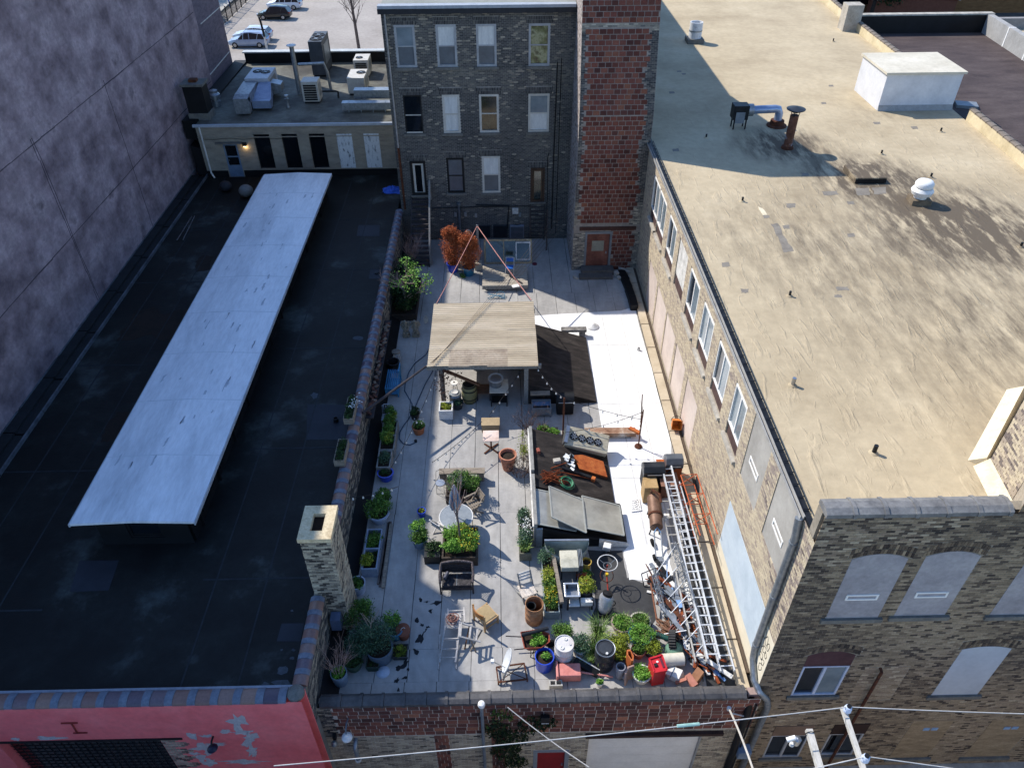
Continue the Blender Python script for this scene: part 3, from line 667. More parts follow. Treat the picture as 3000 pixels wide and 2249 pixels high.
for a,b_ in ((.75,1.25),(1.33,2.0)):
    g = MB();slab(g,o1,U,N,1.46,a,2.13,b_,.06,.08);g.build('pane',glass_dark,w)
g = MB();slab(g,o1,U,N,1.5,1.05,1.56,1.1,.0,.04);g.build('handle',alu,w)
MB().box(bx+1.0,BY-.25,BZ+2.18,bx+2.6,BY-.003,BZ+2.25).build('door_canopy',sill_st,bb)
wl_ = thing('wall_lantern','small black lit lantern beside the blue grey door','lamp',(bx+2.75,BY,BZ+2.0))
MB().box(bx+2.62,BY-.2,BZ+2.02,bx+2.84,BY-.003,BZ+2.2).build('housing',black_paint,wl_)
em = bpy.data.materials.new('warm_bulb');em.use_nodes = True;bs = em.node_tree.nodes['Principled BSDF'];bs.inputs['Emission Color'].default_value = (1,.72,.35,1);bs.inputs['Emission Strength'].default_value = 4
MB().box(bx+2.66,BY-.17,BZ+1.985,bx+2.8,BY-.05,BZ+2.018).build('bulb',em,wl_)
pl = bpy.data.lights.new('lantern_light','POINT');pl.energy = 2.5;pl.color = (1,.7,.35);pl.shadow_soft_size = .04
po = bpy.data.objects.new('lantern_light',pl);COL.objects.link(po);po.location = (0,-.12,-.1);po.parent = wl_
MB().box(bx-.1,BY-.14,RZ-.06,-5.66,BY-.003,RZ+.09).build('gutter',M('pale_gutter',['9aa1aa','b3b9c0'],rough=.5,scale=2),bb)
MB().box(bx,BY-.05,RZ-.75,-5.66,BY-.003,RZ-.7).build('cornice_line',beige,bb)
roofm = M('grey_rear_roof',['34332f','4a4842','6a6a61','7b7b70'],rough=.8,scale=.35,fine=.25,lo=.25,hi=.75)
MB().box(bx,BY+.003,RZ-.3,-5.66,57.2,RZ).build('roof',roofm,bb)
MB().box(bx,57.203,GZ,-5.66,57.55,RZ+.72).build('rear_parapet',black_paint,bb)
MB().box(bx-.1,57.1,RZ+.722,-5.66,57.65,RZ+.8).build('parapet_cap',M('pale_cap_flashing',['a5a9a9','bcbfbe'],rough=.5,scale=2),bb)
MB().box(bx-.9,BY+.5,RZ-1,bx-.004,57.6,RZ+.12).build('side_curb',cant,bb)
MB().tube([(bx+.25,BY-.06,RZ),(bx+.25,BY-.06,BZ+.3),(bx+.45,BY-.25,BZ+.05)],.055,8).build('downspout',dirty_white,bb,True)
MB().tube([(bx+.3+i*.6,BY-.02,RZ-.82-.05*math.sin(i*1.9)) for i in range(9)],.012,5).build('cable',black_paint,bb)
# black duct between the buildings and roof chimney
dk_ = thing('black_stack','square black metal stack with a pale cap hard against the tall wall','chimney',(-18.2,46.4,RZ))
MB().box(-18.75,45.9,RZ-3.2,-17.6,46.9,RZ+2.0).build('casing',black_paint,dk_)
MB().box(-18.85,45.8,RZ+2.003,-17.5,47,RZ+2.14).build('cap',sill_st,dk_);MB().box(-18.4,46.2,RZ+2.14,-17.95,46.6,RZ+2.3).build('flue',rust_dark,dk_)
MB().box(-18.8,45.85,RZ-.02,-17.55,46.95,RZ+.42).build('curb',sill_st,dk_)
MB().extr([(-18.95,45.2,3.6),(-18.3,45.2,3.4),(-18.3,45.2,BZ),(-18.95,45.2,BZ)],(0,.9,0)).build('duct',black_paint,dk_)
# rooftop equipment
def hv(k,x,y): return at(k,x,y,RZ)
def fan(parent,c,r,m=black_paint):
    MB().lathe([(r,0),(r,.035),(r*.93,.035),(r*.93,.008),(0,.01)],20,c).build('fan_opening',m,parent,True)
    g = MB()
    for k in range(3): a = k*math.pi/3;g.bar(V(c)+V((r*math.cos(a),r*math.sin(a),.04)),V(c)-V((r*math.cos(a),r*math.sin(a),-.04)),.015)
    g.lathe([(r*.3,.03),(r*.3,.045),(0,.045)],10,c);g.build('fan_guard',galv,parent)
hvw = M('pale_blue_cabinet',['a3a9b3','b9bec6'],rough=.5,scale=2);hvb = M('beige_cabinet',['b3aea4','c6c2b9'],rough=.5,scale=2)
def ahu(name,label,k,x0,y0,x1,wd,h,m_,fans,louvre=False):
    """box cabinet: front-bottom corners read at picture points, with roof fans"""
    a,b = hv(k,x0,y0),hv(k,x1,y0);th = thing(name,label,'roof unit',((a.x+b.x)/2,a.y+wd/2,RZ))
    MB().box(a.x,a.y,RZ+.12,b.x,a.y+wd,RZ+h).build('cabinet',m_,th,bevel=.015)
    MB().box(a.x+.05,a.y+.05,RZ,b.x-.05,a.y+wd-.05,RZ+.118).build('base_rail',dark_metal,th)
    for fx,fy,r in fans: fan(th,(a.x+(b.x-a.x)*fx,a.y+wd*fy,RZ+h+.002),r)
    if louvre:
        g = MB()
        for i in range(7): g.box(a.x+.12,a.y-.02,RZ+.2+i*(h-.35)/7,b.x-.12,a.y-.004,RZ+.2+(i+.75)*(h-.35)/7)
        g.build('louvre',dark_metal,th)
    MB().box(b.x+.003,a.y+wd*.2,RZ+h*.3,b.x+.02,a.y+wd*.8,RZ+h*.85).build('access_panel',galv,th)
    return th,a,b
u1,a,b = ahu('rooftop_air_unit','blue grey twin fan rooftop air unit with folded sheet metal ducts in front','AA',395,1300,690,2.3,1.35,hvw,[(.35,.62,.3),(.72,.55,.3)])
du = MB();d0,d1 = hv('AA',235,1500),hv('AA',420,1500)
du.box(d0.x,d0.y,RZ+.1,d1.x,d0.y+.5,RZ+1.0);du.extr([(d0.x,d0.y,RZ+1.0),(d0.x,d0.y+.55,RZ+1.12),(d0.x,a.y,RZ+1.2),(d0.x,a.y,RZ+.6),(d0.x,d0.y+.5,RZ+.6)],(d1.x-d0.x,0,0));du.build('supply_duct',galv,u1)
e0,e1 = hv('AA',455,1440),hv('AA',690,1440);du = MB();du.box(e0.x,e0.y,RZ+.15,e1.x,e0.y+.45,RZ+.62)
du.add([(e0.x+.1,a.y-.02,RZ+1.15),(e1.x-.3,a.y-.02,RZ+1.15),(e1.x,e0.y+.4,RZ+.63),(e0.x,e0.y+.4,RZ+.63),(e0.x+.1,a.y-.02,RZ+.3),(e1.x-.3,a.y-.02,RZ+.3),(e1.x,e0.y+.45,RZ+.2),(e0.x,e0.y+.45,RZ+.2)],((0,1,2,3),(4,7,6,5),(0,3,7,4),(1,5,6,2),(3,2,6,7)))
du.build('return_duct',M('blue_sheet_metal',['7d8ba6','93a0b8'],rough=.4,metal=.4,scale=3),u1)
MB().extr([(b.x+.003,a.y+.3,RZ+1.0),(b.x+.65,a.y+.3,RZ+.85),(b.x+.65,a.y+.3,RZ+.4),(b.x+.003,a.y+.3,RZ+.2)],(0,.8,0)).build('intake_hood',galv,u1)
u2,a,b = ahu('rooftop_chiller','tall dark grey rooftop chiller with two fans on top','AA',1230,1000,1400,2.6,2.3,M('slate_cabinet',['3d4248','4a4f55'],rough=.5,scale=2),[(.5,.25,.42),(.5,.62,.42)])
u3,a,b = ahu('cooling_condenser','box shaped condenser with a black louvred front in the middle of the rear roof','AA',1110,1345,1320,1.0,1.35,hvb,[],True)
u4,a,b = ahu('cooling_condenser','white condenser with black louvred front nearest the rear parapet','AA',1770,1010,1960,1.5,1.15,hvb,[(.35,.4,.24)],True)
u5,a,b = ahu('rooftop_air_unit','white single fan rooftop unit with long silver duct beside the grey brick house','AA',1690,1240,1910,1.9,1.1,hvb,[(.7,.6,.3)])
du = MB();d0,d1 = hv('AA',1610,1470),hv('AA',2190,1470);du.box(d0.x,d0.y,RZ+.2,d1.x+.3,d0.y+.5,RZ+.62);e0,e1 = hv('AA',1770,1390),hv('AA',2200,1390);du.box(e0.x,e0.y+.15,RZ+.45,e1.x+.4,e0.y+.75,RZ+.98)
for i in range(5): x = d0.x+.4+i*.75;du.box(x,d0.y-.01,RZ+.19,x+.04,d0.y+.51,RZ+.635);du.box(x-.05,d0.y+.1,RZ,x+.02,d0.y+.15,RZ+.2)
du.build('duct',galv,u5)
vp = thing('vent_flue','tall shiny flue with a flat cap on the rear roof','flue',hv('AA',1055,1215))
c = hv('AA',1055,1215);MB().tube([c,c+V((0,0,2.9))],.15,12).build('pipe',galv,vp,True);MB().lathe([(.1,2.9),(.3,2.98),(.3,3.02),(0,3.05)],18,c).build('cap',white_paint,vp,True)
c2 = c+V((.15,.3,1.75));MB().tube([c2,c2+V((1.6,.2,0)),c2+V((1.75,.25,-.6)),c2+V((1.8,.3,-1.7))],.1,8).build('branch_pipe',galv,vp,True)
vs_ = thing('vent_flue','short galvanized roof vent with a round cap in front of the condensers','flue',hv('AA',905,1390));c = hv('AA',905,1390)
MB().lathe([(.12,0),(.1,.06),(.09,.5),(.12,.55),(.06,.55),(.06,.68),(.14,.68),(.13,.75),(0,.78)],14,c).build('vent',galv,vs_,True)
mv = thing('mushroom_vent','dull silver mushroom exhaust fan beside the black stack','exhaust fan',hv('A',1170,570));c = hv('A',1170,570)
MB().lathe([(.3,0),(.3,.3),(.22,.3),(.22,.5),(.36,.52),(.36,.7),(.25,.82),(.25,.95),(0,1.0)],18,c).build('fan',galv,mv,True)
rp = thing('refrigerant_pipe','black elbowed pipe running along the rear roof beside the condenser','pipe',hv('AA',1400,1270));c = hv('AA',1350,1265)
MB().tube([c+V((0,0,.4)),c+V((.9,0,.4)),c+V((1.05,0,.35)),c+V((1.05,-.15,0))],.06,8).build('pipe',black_paint,rp,True)
bu = [('inflated_ball','dusty grey exercise ball on the black roof by the roof monitor',('A',1335,1060),.42),('inflated_ball','dark deflated ball near the blue grey door',('A',1225,1030),.36)]
for (nm,lb_,k,r_),mm in zip(bu,(M('dusty_ball',['6d6b68','85827d'],rough=.7),M('dark_ball',['26262a','323238'],rough=.7))):
    c = at(*k,BZ);o = MB().lathe([(r_*math.sin(math.pi*i/12)+.0001,r_*.85*(1-math.cos(math.pi*i/12))) for i in range(13)],22,(0,0,0)).build(nm,mm,None,True);o.location = c;tag(o,lb_,'ball')
tp = thing('blue_tarp','crumpled bright blue tarp on the black roof by the grey brick house','tarp',at('A',2120,1030,BZ));c = at('A',2120,1030,BZ);rg = random.Random(4);mb = MB();n = 12;g = [[V((c.x+(i/n-.5)*1.5+rg.uniform(-.05,.05),c.y+(j/n-.5)*1.1+rg.uniform(-.05,.05),BZ+.02+.3*rg.random()**2*max(0,1-((i/n-.5)**2+(j/n-.5)**2)*4.2))) for i in range(n+1)] for j in range(n+1)]
for j in range(n):
    for i in range(n):
        if (i/n-.5)**2+(j/n-.5)**2 < .25: mb.quad(g[j][i],g[j][i+1],g[j+1][i+1],g[j+1][i])
mb.build('tarp_sheet',M('blue_tarp_plastic',['2b55b5','3b6bd0'],rough=.45,scale=4),tp)
pp = thing('metal_rods','two thin pale rods lying on the black roof','rods',at('A',1000,1230,BZ));
for (x0,y0,x1,y1) in ((955,1298,1035,1170),(988,1295,1052,1165)): MB().bar(at('A',x0,y0,BZ+.03),at('A',x1,y1,BZ+.03),.035).build('rod',alu,pp)
# ============================================================ GREY BRICK HOUSE
gh = thing('grey_brick_house','four storey sooty grey brick house with white sash windows behind the courtyard','building',(-1,45,GZ))
GY = 39.6;gx0,gx1,gz1 = -5.65,3.86,12.35
og = V((gx0,GY,0));X_ = lambda x: x-gx0
wins = []
r1 = [(-5.08,-4.08),(-3.04,-2.04),(-1.06,-.06),(1.54,2.6)]
r2 = [(-4.98,-4.02),(-2.94,-2.04),(-1.02,0.),(1.55,2.65)]
for a,b in r1: wins.append((X_(a),9.72,X_(b),11.72))
for a,b in r2: wins.append((X_(a),6.33,X_(b),8.34))
wins.append((X_(-2.93),2.9,X_(-1.97),4.95));wins.append((X_(-.98),2.88,X_(.02),5.02))
doors = [(X_(-4.93),2.83,X_(-4.08),4.8),(X_(1.7),2.31,X_(2.5),4.32)]
ops = wins+doors
mb = MB();wallsheet(mb,og,U,N,gx1-gx0,gz1,ops,.16);mb.box(gx0,GY+.17,GZ,gx1,GY+.35,gz1-.02);mb.build('wall',mort_dark,gh)
arch = [(a-.12,d,c+.12,d+.34) for a,b,c,d in ops]
def gt(u_,v_,r):
    k = .3+.07*math.sin(v_*1.1+u_)+.05*math.sin(u_*2.3-v_*.7)
    if r.random() < (.16 if v_ > 8.3 else .05)*(1 if 1.5 < u_ < 9 else .4): return min(1,r.uniform(.65,.95))
    return min(1,max(0,r.gauss(k+(.1 if 8.4 < v_ < 9.7 else 0),.1)))
bricks(gh,og,U,N,gx1-gx0,gz1-.12,.215,.078,.013,soot_t,depth=.006,seed=41,ops=ops+arch,tonef=gt)
for i,(a,b,c,d) in enumerate(arch):                     # soldier course heads
    rg = random.Random(i);mb = MB();n = int((c-a)/.075)
    for k in range(n):
        u0 = a+(c-a)*k/n;lean = ((k+.5)/n-.5)*.1
        for z0,z1 in ((b+.005,b+.165),(b+.18,b+.33)):
            p0 = P3(og,U,N,u0+.006+lean*(z0-b)*3,z0,-.012);p1 = P3(og,U,N,u0+(c-a)/n-.006+lean*(z0-b)*3,z0,-.012)
            q0 = P3(og,U,N,u0+.006+lean*(z1-b)*3,z1,-.012);q1 = P3(og,U,N,u0+(c-a)/n-.006+lean*(z1-b)*3,z1,-.012)
            mb.extr([p0,p1,q1,q0],(0,.017,0),min(1,max(0,rg.gauss(.22,.15))))
    mb.build('arch_bricks',soot_t,gh)['kind'] = 'stuff'
wf = M('grey_white_sash',['8f9193','a5a7a8'],rough=.6,scale=2);wf2 = M('cream_sash',['b0aca2','c0bdb4'],rough=.6,scale=2)
green = M('window_with_houseplant',['20281a','4c5a33','8a9070','36422a'],rough=.1,spec=.7,scale=1.9,lo=.35,hi=.65,fine=.2)
pan = [(glass_sky,blind),(curtain,blind),(curtain,blind),(green,green),(glass_dark,glass_dark),(curtain,curtain),(interior,interior),(glass_sky,curtain),(blind,blind),(curtain,blind)]
for i,(a,b,c,d) in enumerate(wins):
    fmm = [wf,wf,wf,wf,black_paint,wf2,wf2,wf2,black_paint,wf2][i]
    w = sash(gh,og,U,N,a,b,c,d,fmm,*pan[i],t=.11 if i != 4 else .07)
    if i == 4:
        f = MB();slab(f,og,U,N,a+.07,(b+d)/2-.05,c-.07,(b+d)/2,-.0,.02);slab(f,og,U,N,a+.05,b+.03,c-.05,b+.1,-.02,.0);f.build('sash_rail',wf2,w)
    if i in (1,2,5,9):     # curtain folds behind the panes, built as hanging cloth
        pass
for i,(a,b,c,d) in enumerate(doors):
    f = MB();fr(f,og,U,N,a,b+.003,c,d,.12,-.06,.08);w = f.build('door',black_paint if i == 0 else M('dark_brown_door',['3a2a20','4a3628'],rough=.7),gh)
    f = MB();fr(f,og,U,N,a+.13,b+.02,c-.13,d-.13,.12 if i == 0 else .08,.03,.07);lf = f.build('door_leaf',wf2 if i == 0 else M('brown_leaf','54402f',rough=.7),w)
    g = MB();slab(g,og,U,N,a+.2,b+.1,c-.2,d-.2,.05,.06);g.build('pane',interior if i else glass_dark,w)
    s_ = MB();slab(s_,og,U,N,a-.08,b-.1,c+.08,b-.003,-.12,.05);s_.build('sill',sill_st,w)
# roof and cornice
MB().box(gx0-.12,GY-.22,gz1-.1,gx1,GY-.003,gz1+.14).build('cornice',M('dark_cornice',['1b1e24','2a2d33'],rough=.6),gh)
MB().box(gx0-.1,GY-.26,gz1+.143,gx1-.05,GY+.2,gz1+.28).build('gutter_board',M('pale_fascia',['8f959c','a3a8ae'],rough=.6),gh)
MB().extr([(gx0,GY+.003,gz1),(gx0,GY+.003,gz1+.2),(gx0,68,gz1+1.0),(gx0,68,GZ),(gx0,GY+.36,GZ),(gx0,GY+.36,gz1)],(gx1-gx0,0,0)).build('roof',M('grey_house_roof',['7b7d76','8e9089'],rough=.85,scale=.4),gh)
for x in (-5.45,): MB().tube([(x,GY-.12,gz1),(x,GY-.1,5.6)],.055,8).build('downspout',galv,gh,True);MB().tube([(x,GY-.1,5.6),(x+.02,GY-.1,2.0)],.06,8).build('lower_downspout',rust_dark,gh,True)
c_ = MB();c_.tube([(3.0,GY-.05,9.9),(2.95,GY-.05,5.1),(2.95,GY-.05,.6)],.03,6);c_.tube([(3.2,GY-.05,10.1),(3.2,GY-.05,.3)],.02,6);c_.tube([(2.7,GY-.05,5.2),(2.62,GY-.05,4.9),(2.66,GY-.05,3),(2.64,GY-.05,.5)],.02,6);c_.build('conduit',black_paint,gh)
c_ = MB();c_.tube([aty('B',590,1350,GY-.06),aty('B',880,1340,GY-.06),aty('B',1220,1335,GY-.06)],.025,6);c_.tube([aty('B',870,1328,GY-.09),aty('B',1085,1332,GY-.09),aty('B',1075,1480,GY-.09)],.04,6);c_.build('wall_cable',black_paint,gh)
wp_ = MB();p = aty('B',762,1330,GY-.2);wp_.tube([(p.x,p.y,.0),p],.075,10);wp_.lathe([(.1,-.02),(.13,.06),(.1,.14),(0,.15)],12,p);wp_.build('stove_pipe',M('grey_stove_pipe',['5b6166','6d7378'],rough=.5,metal=.4),gh,True)
for i,(x,y) in enumerate([(740,1390),(805,1388),(872,1394),(1157,1390)]):
    p = aty('B',x,y,GY-.06);MB().box(p.x-.07,GY-.1,p.z-.12,p.x+.07,GY-.022,p.z+.12).build('electric_box',galv,gh)
p = aty('B',1127,1365,GY-.06);MB().box(p.x-.17,GY-.12,p.z-.17,p.x+.17,GY-.022,p.z+.17).build('hose_box',dirty_white,gh)

# ============================================================ LIFT TOWER
tw = thing('clay_block_tower','tall red clay block tower between grey house and pale roof with brown door below','tower',(5.6,37.5,0))
TY,tx0,tx1,tz = 35.9,3.87,7.42,8.5
prof = [(TY+.25,GZ),(TY+.25,2.6),(TY+.004,2.6),(TY+.004,tz),(38.05,17.1),(46.8,13.9),(46.8,GZ)]
dop = (X0d,Z0d,X1d,Z1d) = (.72,.02,1.98,2.22)
mb = MB();ot = V((tx0,TY,0));wallsheet(mb,ot,U,N,tx1-tx0,tz,[dop],.2)
mb.extr([(tx0,y,z) for y,z in prof],(tx1-tx0,0,0));mb.build('wall',M('tower_mortar',['81776e','968b81'],rough=.95,scale=1.5,fine=.2),tw)
inb = lambda u_,v_: .24+.07*math.sin(v_*2.1) < u_ < 3.1+.1*math.sin(v_*1.7) and v_ > 2.75
side_b = lambda u_,v_: 2.1 < u_ < 3.2 and v_ < 2.6
blk = lambda u_,v_: (inb(u_,v_) or side_b(u_,v_))
bricks(tw,ot,U,N,tx1-tx0,tz,.325,.235,.03,tow_t,tow_r,300,depth=.012,seed=51,name='clay_block',stuffname='clay_blocks',mask=blk,ops=[dop],lj=.06)
mtone = lambda u_,v_,r: min(1,max(0,r.gauss(.28 if v_ > 4 else .7,.2)))
bricks(tw,ot,U,N,tx1-tx0,tz,.215,.078,.013,soot_t,depth=.007,seed=52,mask=lambda u_,v_: not blk(u_,v_) and not (-.0 < v_-2.3 < .4),ops=[dop],tonef=mtone)
# upper part of the front leans back
up_t = V((0,2,8)).normalized();nu = V((0,-up_t.z,up_t.y));ou = V((tx0,TY,tz));blu = lambda u_,v_: (v_ > 4.0 or (v_ < 3.8 and inb(u_,v_+8.5)))
bricks(tw,ou,U,nu,tx1-tx0,8.2,.325,.235,.03,tow_t,depth=.012,seed=57,stuffname='clay_blocks',mask=blu,lj=.06,upv=up_t)
bricks(tw,ou,U,nu,tx1-tx0,4.0,.215,.078,.013,soot_t,depth=.007,seed=58,mask=lambda u_,v_: not blu(u_,v_),tonef=lambda u_,v_,r: min(1,max(0,r.gauss(.28 if v_ < 3.7 else .8,.2))),upv=up_t)
mb = MB();slab(mb,ot,U,N,.3,2.42,3.3,2.62,-.05,.0);mb.build('lintel',M('brown_steel_lintel',['3d2620','4d332b'],rough=.8),tw)
MB().extr([(tx0-.006,TY+.02,0),(tx0-.006,TY+.02,tz),(tx0-.006,37.7,15.3),(tx0-.006,39.59,15.3),(tx0-.006,39.59,0)],(.004,0,0)).build('side_wall',M('sunlit_tint_mortar',['a59b92','b9afa6'],rough=.95,scale=1.5),tw)  # paler mortar and brick paint the sunlight on this side
bricks(tw,(tx0-.006,39.58,0),(0,-1,0),(-1,0,0),39.56-TY,15.2,.215,.078,.013,M('sunlit_tint_brick',['6b625c','8f857d','a89d95','b8aea6'],by='tone',rough=.9,fine=.2),depth=.007,seed=54,mask=lambda u_,v_: 39.58-u_ > TY+.12+max(0,v_-8.5)*.25)
f = MB();fr(f,ot,U,N,X0d-.09,.02,X1d+.09,Z1d+.1,.11,-.05,.05);td = f.build('door',M('grey_steel_frame',['6b6d6f','7d7f80'],rough=.6),tw)
f = MB();slab(f,ot,U,N,X0d+.03,.03,X1d-.03,.62,.06,.12);slab(f,ot,U,N,X0d+.03,1.75,X1d-.03,Z1d-.02,.06,.12);slab(f,ot,U,N,X0d+.03,.62,X0d+.3,1.75,.06,.12);slab(f,ot,U,N,X1d-.3,.62,X1d-.03,1.75,.06,.12)
brn = M('worn_brown_door',['5c3528','74463a','8a5a48'],rough=.6,scale=1.5,fine=.2);lf = f.build('door_leaf',brn,td)
g = MB();slab(g,ot,U,N,X0d+.3,.62+.5,X1d-.3,1.75,.08,.1);g.build('pane',M('tan_glass',['7f7a68','989382'],rough=.2,spec=.6,scale=1),td);g = MB();slab(g,ot,U,N,X0d+.3,.62,X1d-.3,1.12,.07,.115);g.build('panel',brn,td)
g = MB();slab(g,ot,U,N,X1d-.2,1.0,X1d-.13,1.12,.0,.06);g.build('handle',alu,td)
st = thing('entrance_steps','two worn concrete steps with loose stones below the brown tower door','steps',(5.2,35.2,0))
MB().box(4.35,35.3,.0,6.1,TY-.05,.3).build('upper_step',M('dark_concrete',['4d4b49','615e5a'],rough=.95),st);MB().box(4.2,34.85,0,6.0,35.297,.16).build('lower_step',MC['dark_concrete'],st)
for i,(x,y,s_) in enumerate([(6.35,35.3,.22),(6.7,35.5,.26),(6.4,34.9,.16),(4.0,35.0,.14),(6.75,34.9,.18)]):
    rg = random.Random(i);o = MB().obox((0,0,s_*.5),(1,rg.uniform(-.6,.6),0),(-rg.uniform(-.2,.5),1,0),(0,0,1),s_,s_*.7,s_*.5).build('stone_block',stone,None,bevel=.03);o.location = (x,y,.003);tag(o,['pale loose stone block nearest the black corner hose','pale loose stone block against the ledge wall','small stone block in front of the tower steps','small stone at the left end of the tower steps','loose stone block right of the tower steps'][i],'stone','loose stones by the tower steps')
# block behind the tower that carries the long roof shadow
MB().box(3.87,46.85,GZ,7.38,76,13.9).build('rear_block',mort_dark,gh)
# ============================================================ RIGHT BUILDING (pale roof, courtyard side wall, alley front)
rb = thing('pale_roofed_building','large cream brick building with a wide sand coloured flat roof on the right','building',(15,35,GZ))
RX,RFY,RRZ = 7.4,11.35,7.1
YE = 36.6
# ---- courtyard side wall (faces -x); u runs from far to near
WL_ = YE-RFY;ow = V((RX,YE,GZ));US,NS = V((0,-1,0)),V((-1,0,0));uy = lambda y: YE-y
lowp = [(30.35+2.32*0,28.22)]
panels = [(32.6,30.55),(30.3,28.15),(27.95,26.0),(25.65,23.85),(23.35,21.5)]
upw = [(33.95,32.35),(32.3,30.65),(29.84,28.3),(27.65,26.0),(25.35,23.75),(22.96,21.4),(20.58,19.1),(18.3,17.0)]
bup = [(16.35,14.75,4.25,6.85),(13.95,12.3,4.3,6.95)]
ops = [(uy(a),.15-GZ,uy(b),2.5-GZ) for a,b in panels]+[(uy(a),4.2-GZ,uy(b),6.42-GZ) for a,b in upw]+[(uy(a),z0-GZ,uy(b),z1-GZ) for a,b,z0,z1 in bup]
mb = MB();wallsheet(mb,ow,US,NS,WL_,RRZ-GZ-.05,ops,.16);mb.box(RX+.17,RFY+.2,GZ,RX+.4,60,RRZ-.1);mb.build('side_wall',mort_side,rb)
paint_ops = [(uy(16.55),.1-GZ,uy(RFY)+.1,.78-GZ),(uy(16.5),.78-GZ,uy(12.35),2.8-GZ),(uy(12.35),.1-GZ,uy(RFY)+.2,2.6-GZ)]
side_tone = lambda u_,v_,r: min(1,max(0,r.gauss(.62+.1*math.sin(u_*.8+v_),.15)))
bricks(rb,ow+V((0,0,4.95)),US,NS,WL_,RRZ-.05+.05,.215,.078,.013,side_t,side_r,300,depth=.006,seed=61,ops=[(a,b-4.95,c,d-4.95) for a,b,c,d in ops+paint_ops],tonef=side_tone)
cream_p = M('cream_wall_paint',['cfc5ad','ddd4be'],rough=.8,scale=1,fine=.06)
MB().box(RX-.012,12.352,.1,RX-.002,16.55,.777).box(RX-.012,RFY,.1,RX-.002,12.348,2.6).build('painted_band',cream_p,rb)
MB().box(RX-.014,12.352,.78,RX-.002,16.5,2.8).build('painted_panel',M('pale_blue_wall_paint',['a9b5bd','b4bfc6','bcc6cb'],rough=.8,scale=1.2,fine=.05),rb)['label'] = 'large pale blue painted rectangle on the side wall'
panm = M('pinkish_infill_board',['b3a49a','c2b3a8','cbbdb2'],rough=.8,scale=.7,fine=.07)
for a,b in panels:
    f = MB();slab(f,ow,US,NS,uy(a)+.004,.154-GZ,uy(b)-.004,2.496-GZ,.02,.1);f.build('infill_panel',panm,rb)
brp = M('brown_window_panel',['3e2e2c','53403c','5d4a44'],rough=.8,scale=2,fine=.2)
side_pane = [(glass_dark,glass_sky),(glass_sky,glass_sky)]
for i,(a,b) in enumerate(upw):
    u0,u1 = uy(a),uy(b)
    f = MB();slab(f,ow,US,NS,u0+.004,4.204-GZ,u1-.004,4.72-GZ,.05,.12);pn = f.build('window_panel',brp,rb)
    if i == 3:
        f = MB();slab(f,ow,US,NS,u0+.03,4.75-GZ,u1-.03,6.34-GZ,.03,.1);f.build('boarded_window',dirty_white,rb);continue
    w = slider(rb,ow,US,NS,u0+.02,4.74-GZ,u1-.02,6.34-GZ,white_paint,*side_pane[i % 2],t=.06,dep=.05,sill=False)
    s_ = MB();slab(s_,ow,US,NS,u0-.1,4.06-GZ,u1+.1,4.197-GZ,-.1,.04);s_.build('sill',stone,w)
greyb = M('grey_infill_render',['8f8b84','a09c94','aaa69e'],rough=.85,scale=.9,fine=.1)
for a,b,z0,z1 in bup:
    f = MB();slab(f,ow,US,NS,uy(a)+.004,z0-GZ+.004,uy(b)-.004,z1-GZ-.004,.02,.1);w = f.build('infill_panel',greyb,rb)
    uc = (uy(a)+uy(b))/2
    if b < 16: f = MB();fr(f,ow,US,NS,uc-.42,5.15-GZ,uc+.42,5.42-GZ,.06,-.0,.019);f.build('vent_slot',white_paint,w)
# graffiti scrawl on the painted corner of the side wall
gm = M('black_spray_paint','222222',rough=.7,fine=0);g = MB();rg = random.Random(77)
for (cy,cz,s_) in ((11.95,2.25,.16),(11.75,2.2,.15),(11.58,2.15,.13),(11.93,1.85,.17),(11.72,1.8,.15),(11.56,1.75,.12),(11.75,1.42,.16),(11.56,1.38,.13),(11.62,1.05,.16)):
    ph = rg.uniform(0,6);pts = [V((RX-.016,cy-s_*.6*math.cos(t*1.0+ph)*(1-.25*math.sin(3*t)),cz+s_*math.sin(t*1.0+ph)*(1+.3*math.cos(2*t)))) for t in [6.1*k/13 for k in range(14)]]
    for a,b in zip(pts,pts[1:]): g.bar(a,b,.018,.004,up=(1,0,0))
g.build('graffiti',gm,rb)
# gutter along the eaves, snow rail, downspout
gut = MB();gut.extr([(RX-.13,RFY+.75,RRZ+.05),(RX-.13,RFY+.75,RRZ-.06),(RX-.03,RFY+.75,RRZ-.09),(RX-.003,RFY+.75,RRZ+.06),(RX-.03,RFY+.75,RRZ+.06),(RX-.05,RFY+.75,RRZ-.05),(RX-.11,RFY+.75,RRZ-.04),(RX-.11,RFY+.75,RRZ+.05)],(0,YE-RFY-.9,0))
gut.build('gutter',M('white_gutter',['8f8d88','a8a6a0'],rough=.45,scale=3),rb)
ra = MB();y = 12.3
while y < 36: ra.bar((RX-.02,y,RRZ+.1),(RX+.16,y,RRZ+.1),.02);y += .42
ra.bar((RX+.16,12.2,RRZ+.1),(RX+.16,36,RRZ+.1),.02);ra.bar((RX-.02,12.2,RRZ+.1),(RX-.02,36,RRZ+.1),.018);ra.build('gutter_brackets',dark_metal,rb)
MB().box(RX+.003,RFY+.42,RRZ-.06,RX+.14,YE,RRZ+.055).build('eaves_trim',dark_metal,rb)
dsp = MB();pts = [V((RX-.12,12.15,RRZ-.05)),V((RX-.1,12.05,6.4)),V((RX-.1,12.05,1.3)),V((RX-.1,11.95,.9)),V((RX-.12,11.5,.55)),V((RX-.02,11.18,.4)),V((RX+.25,11.12,.1)),V((RX+.42,11.2,-.5)),V((RX+.42,11.22,GZ))]
dsp.tube(pts,.1,12);dsp.build('downspout',galv,rb,True)
br_ = MB()
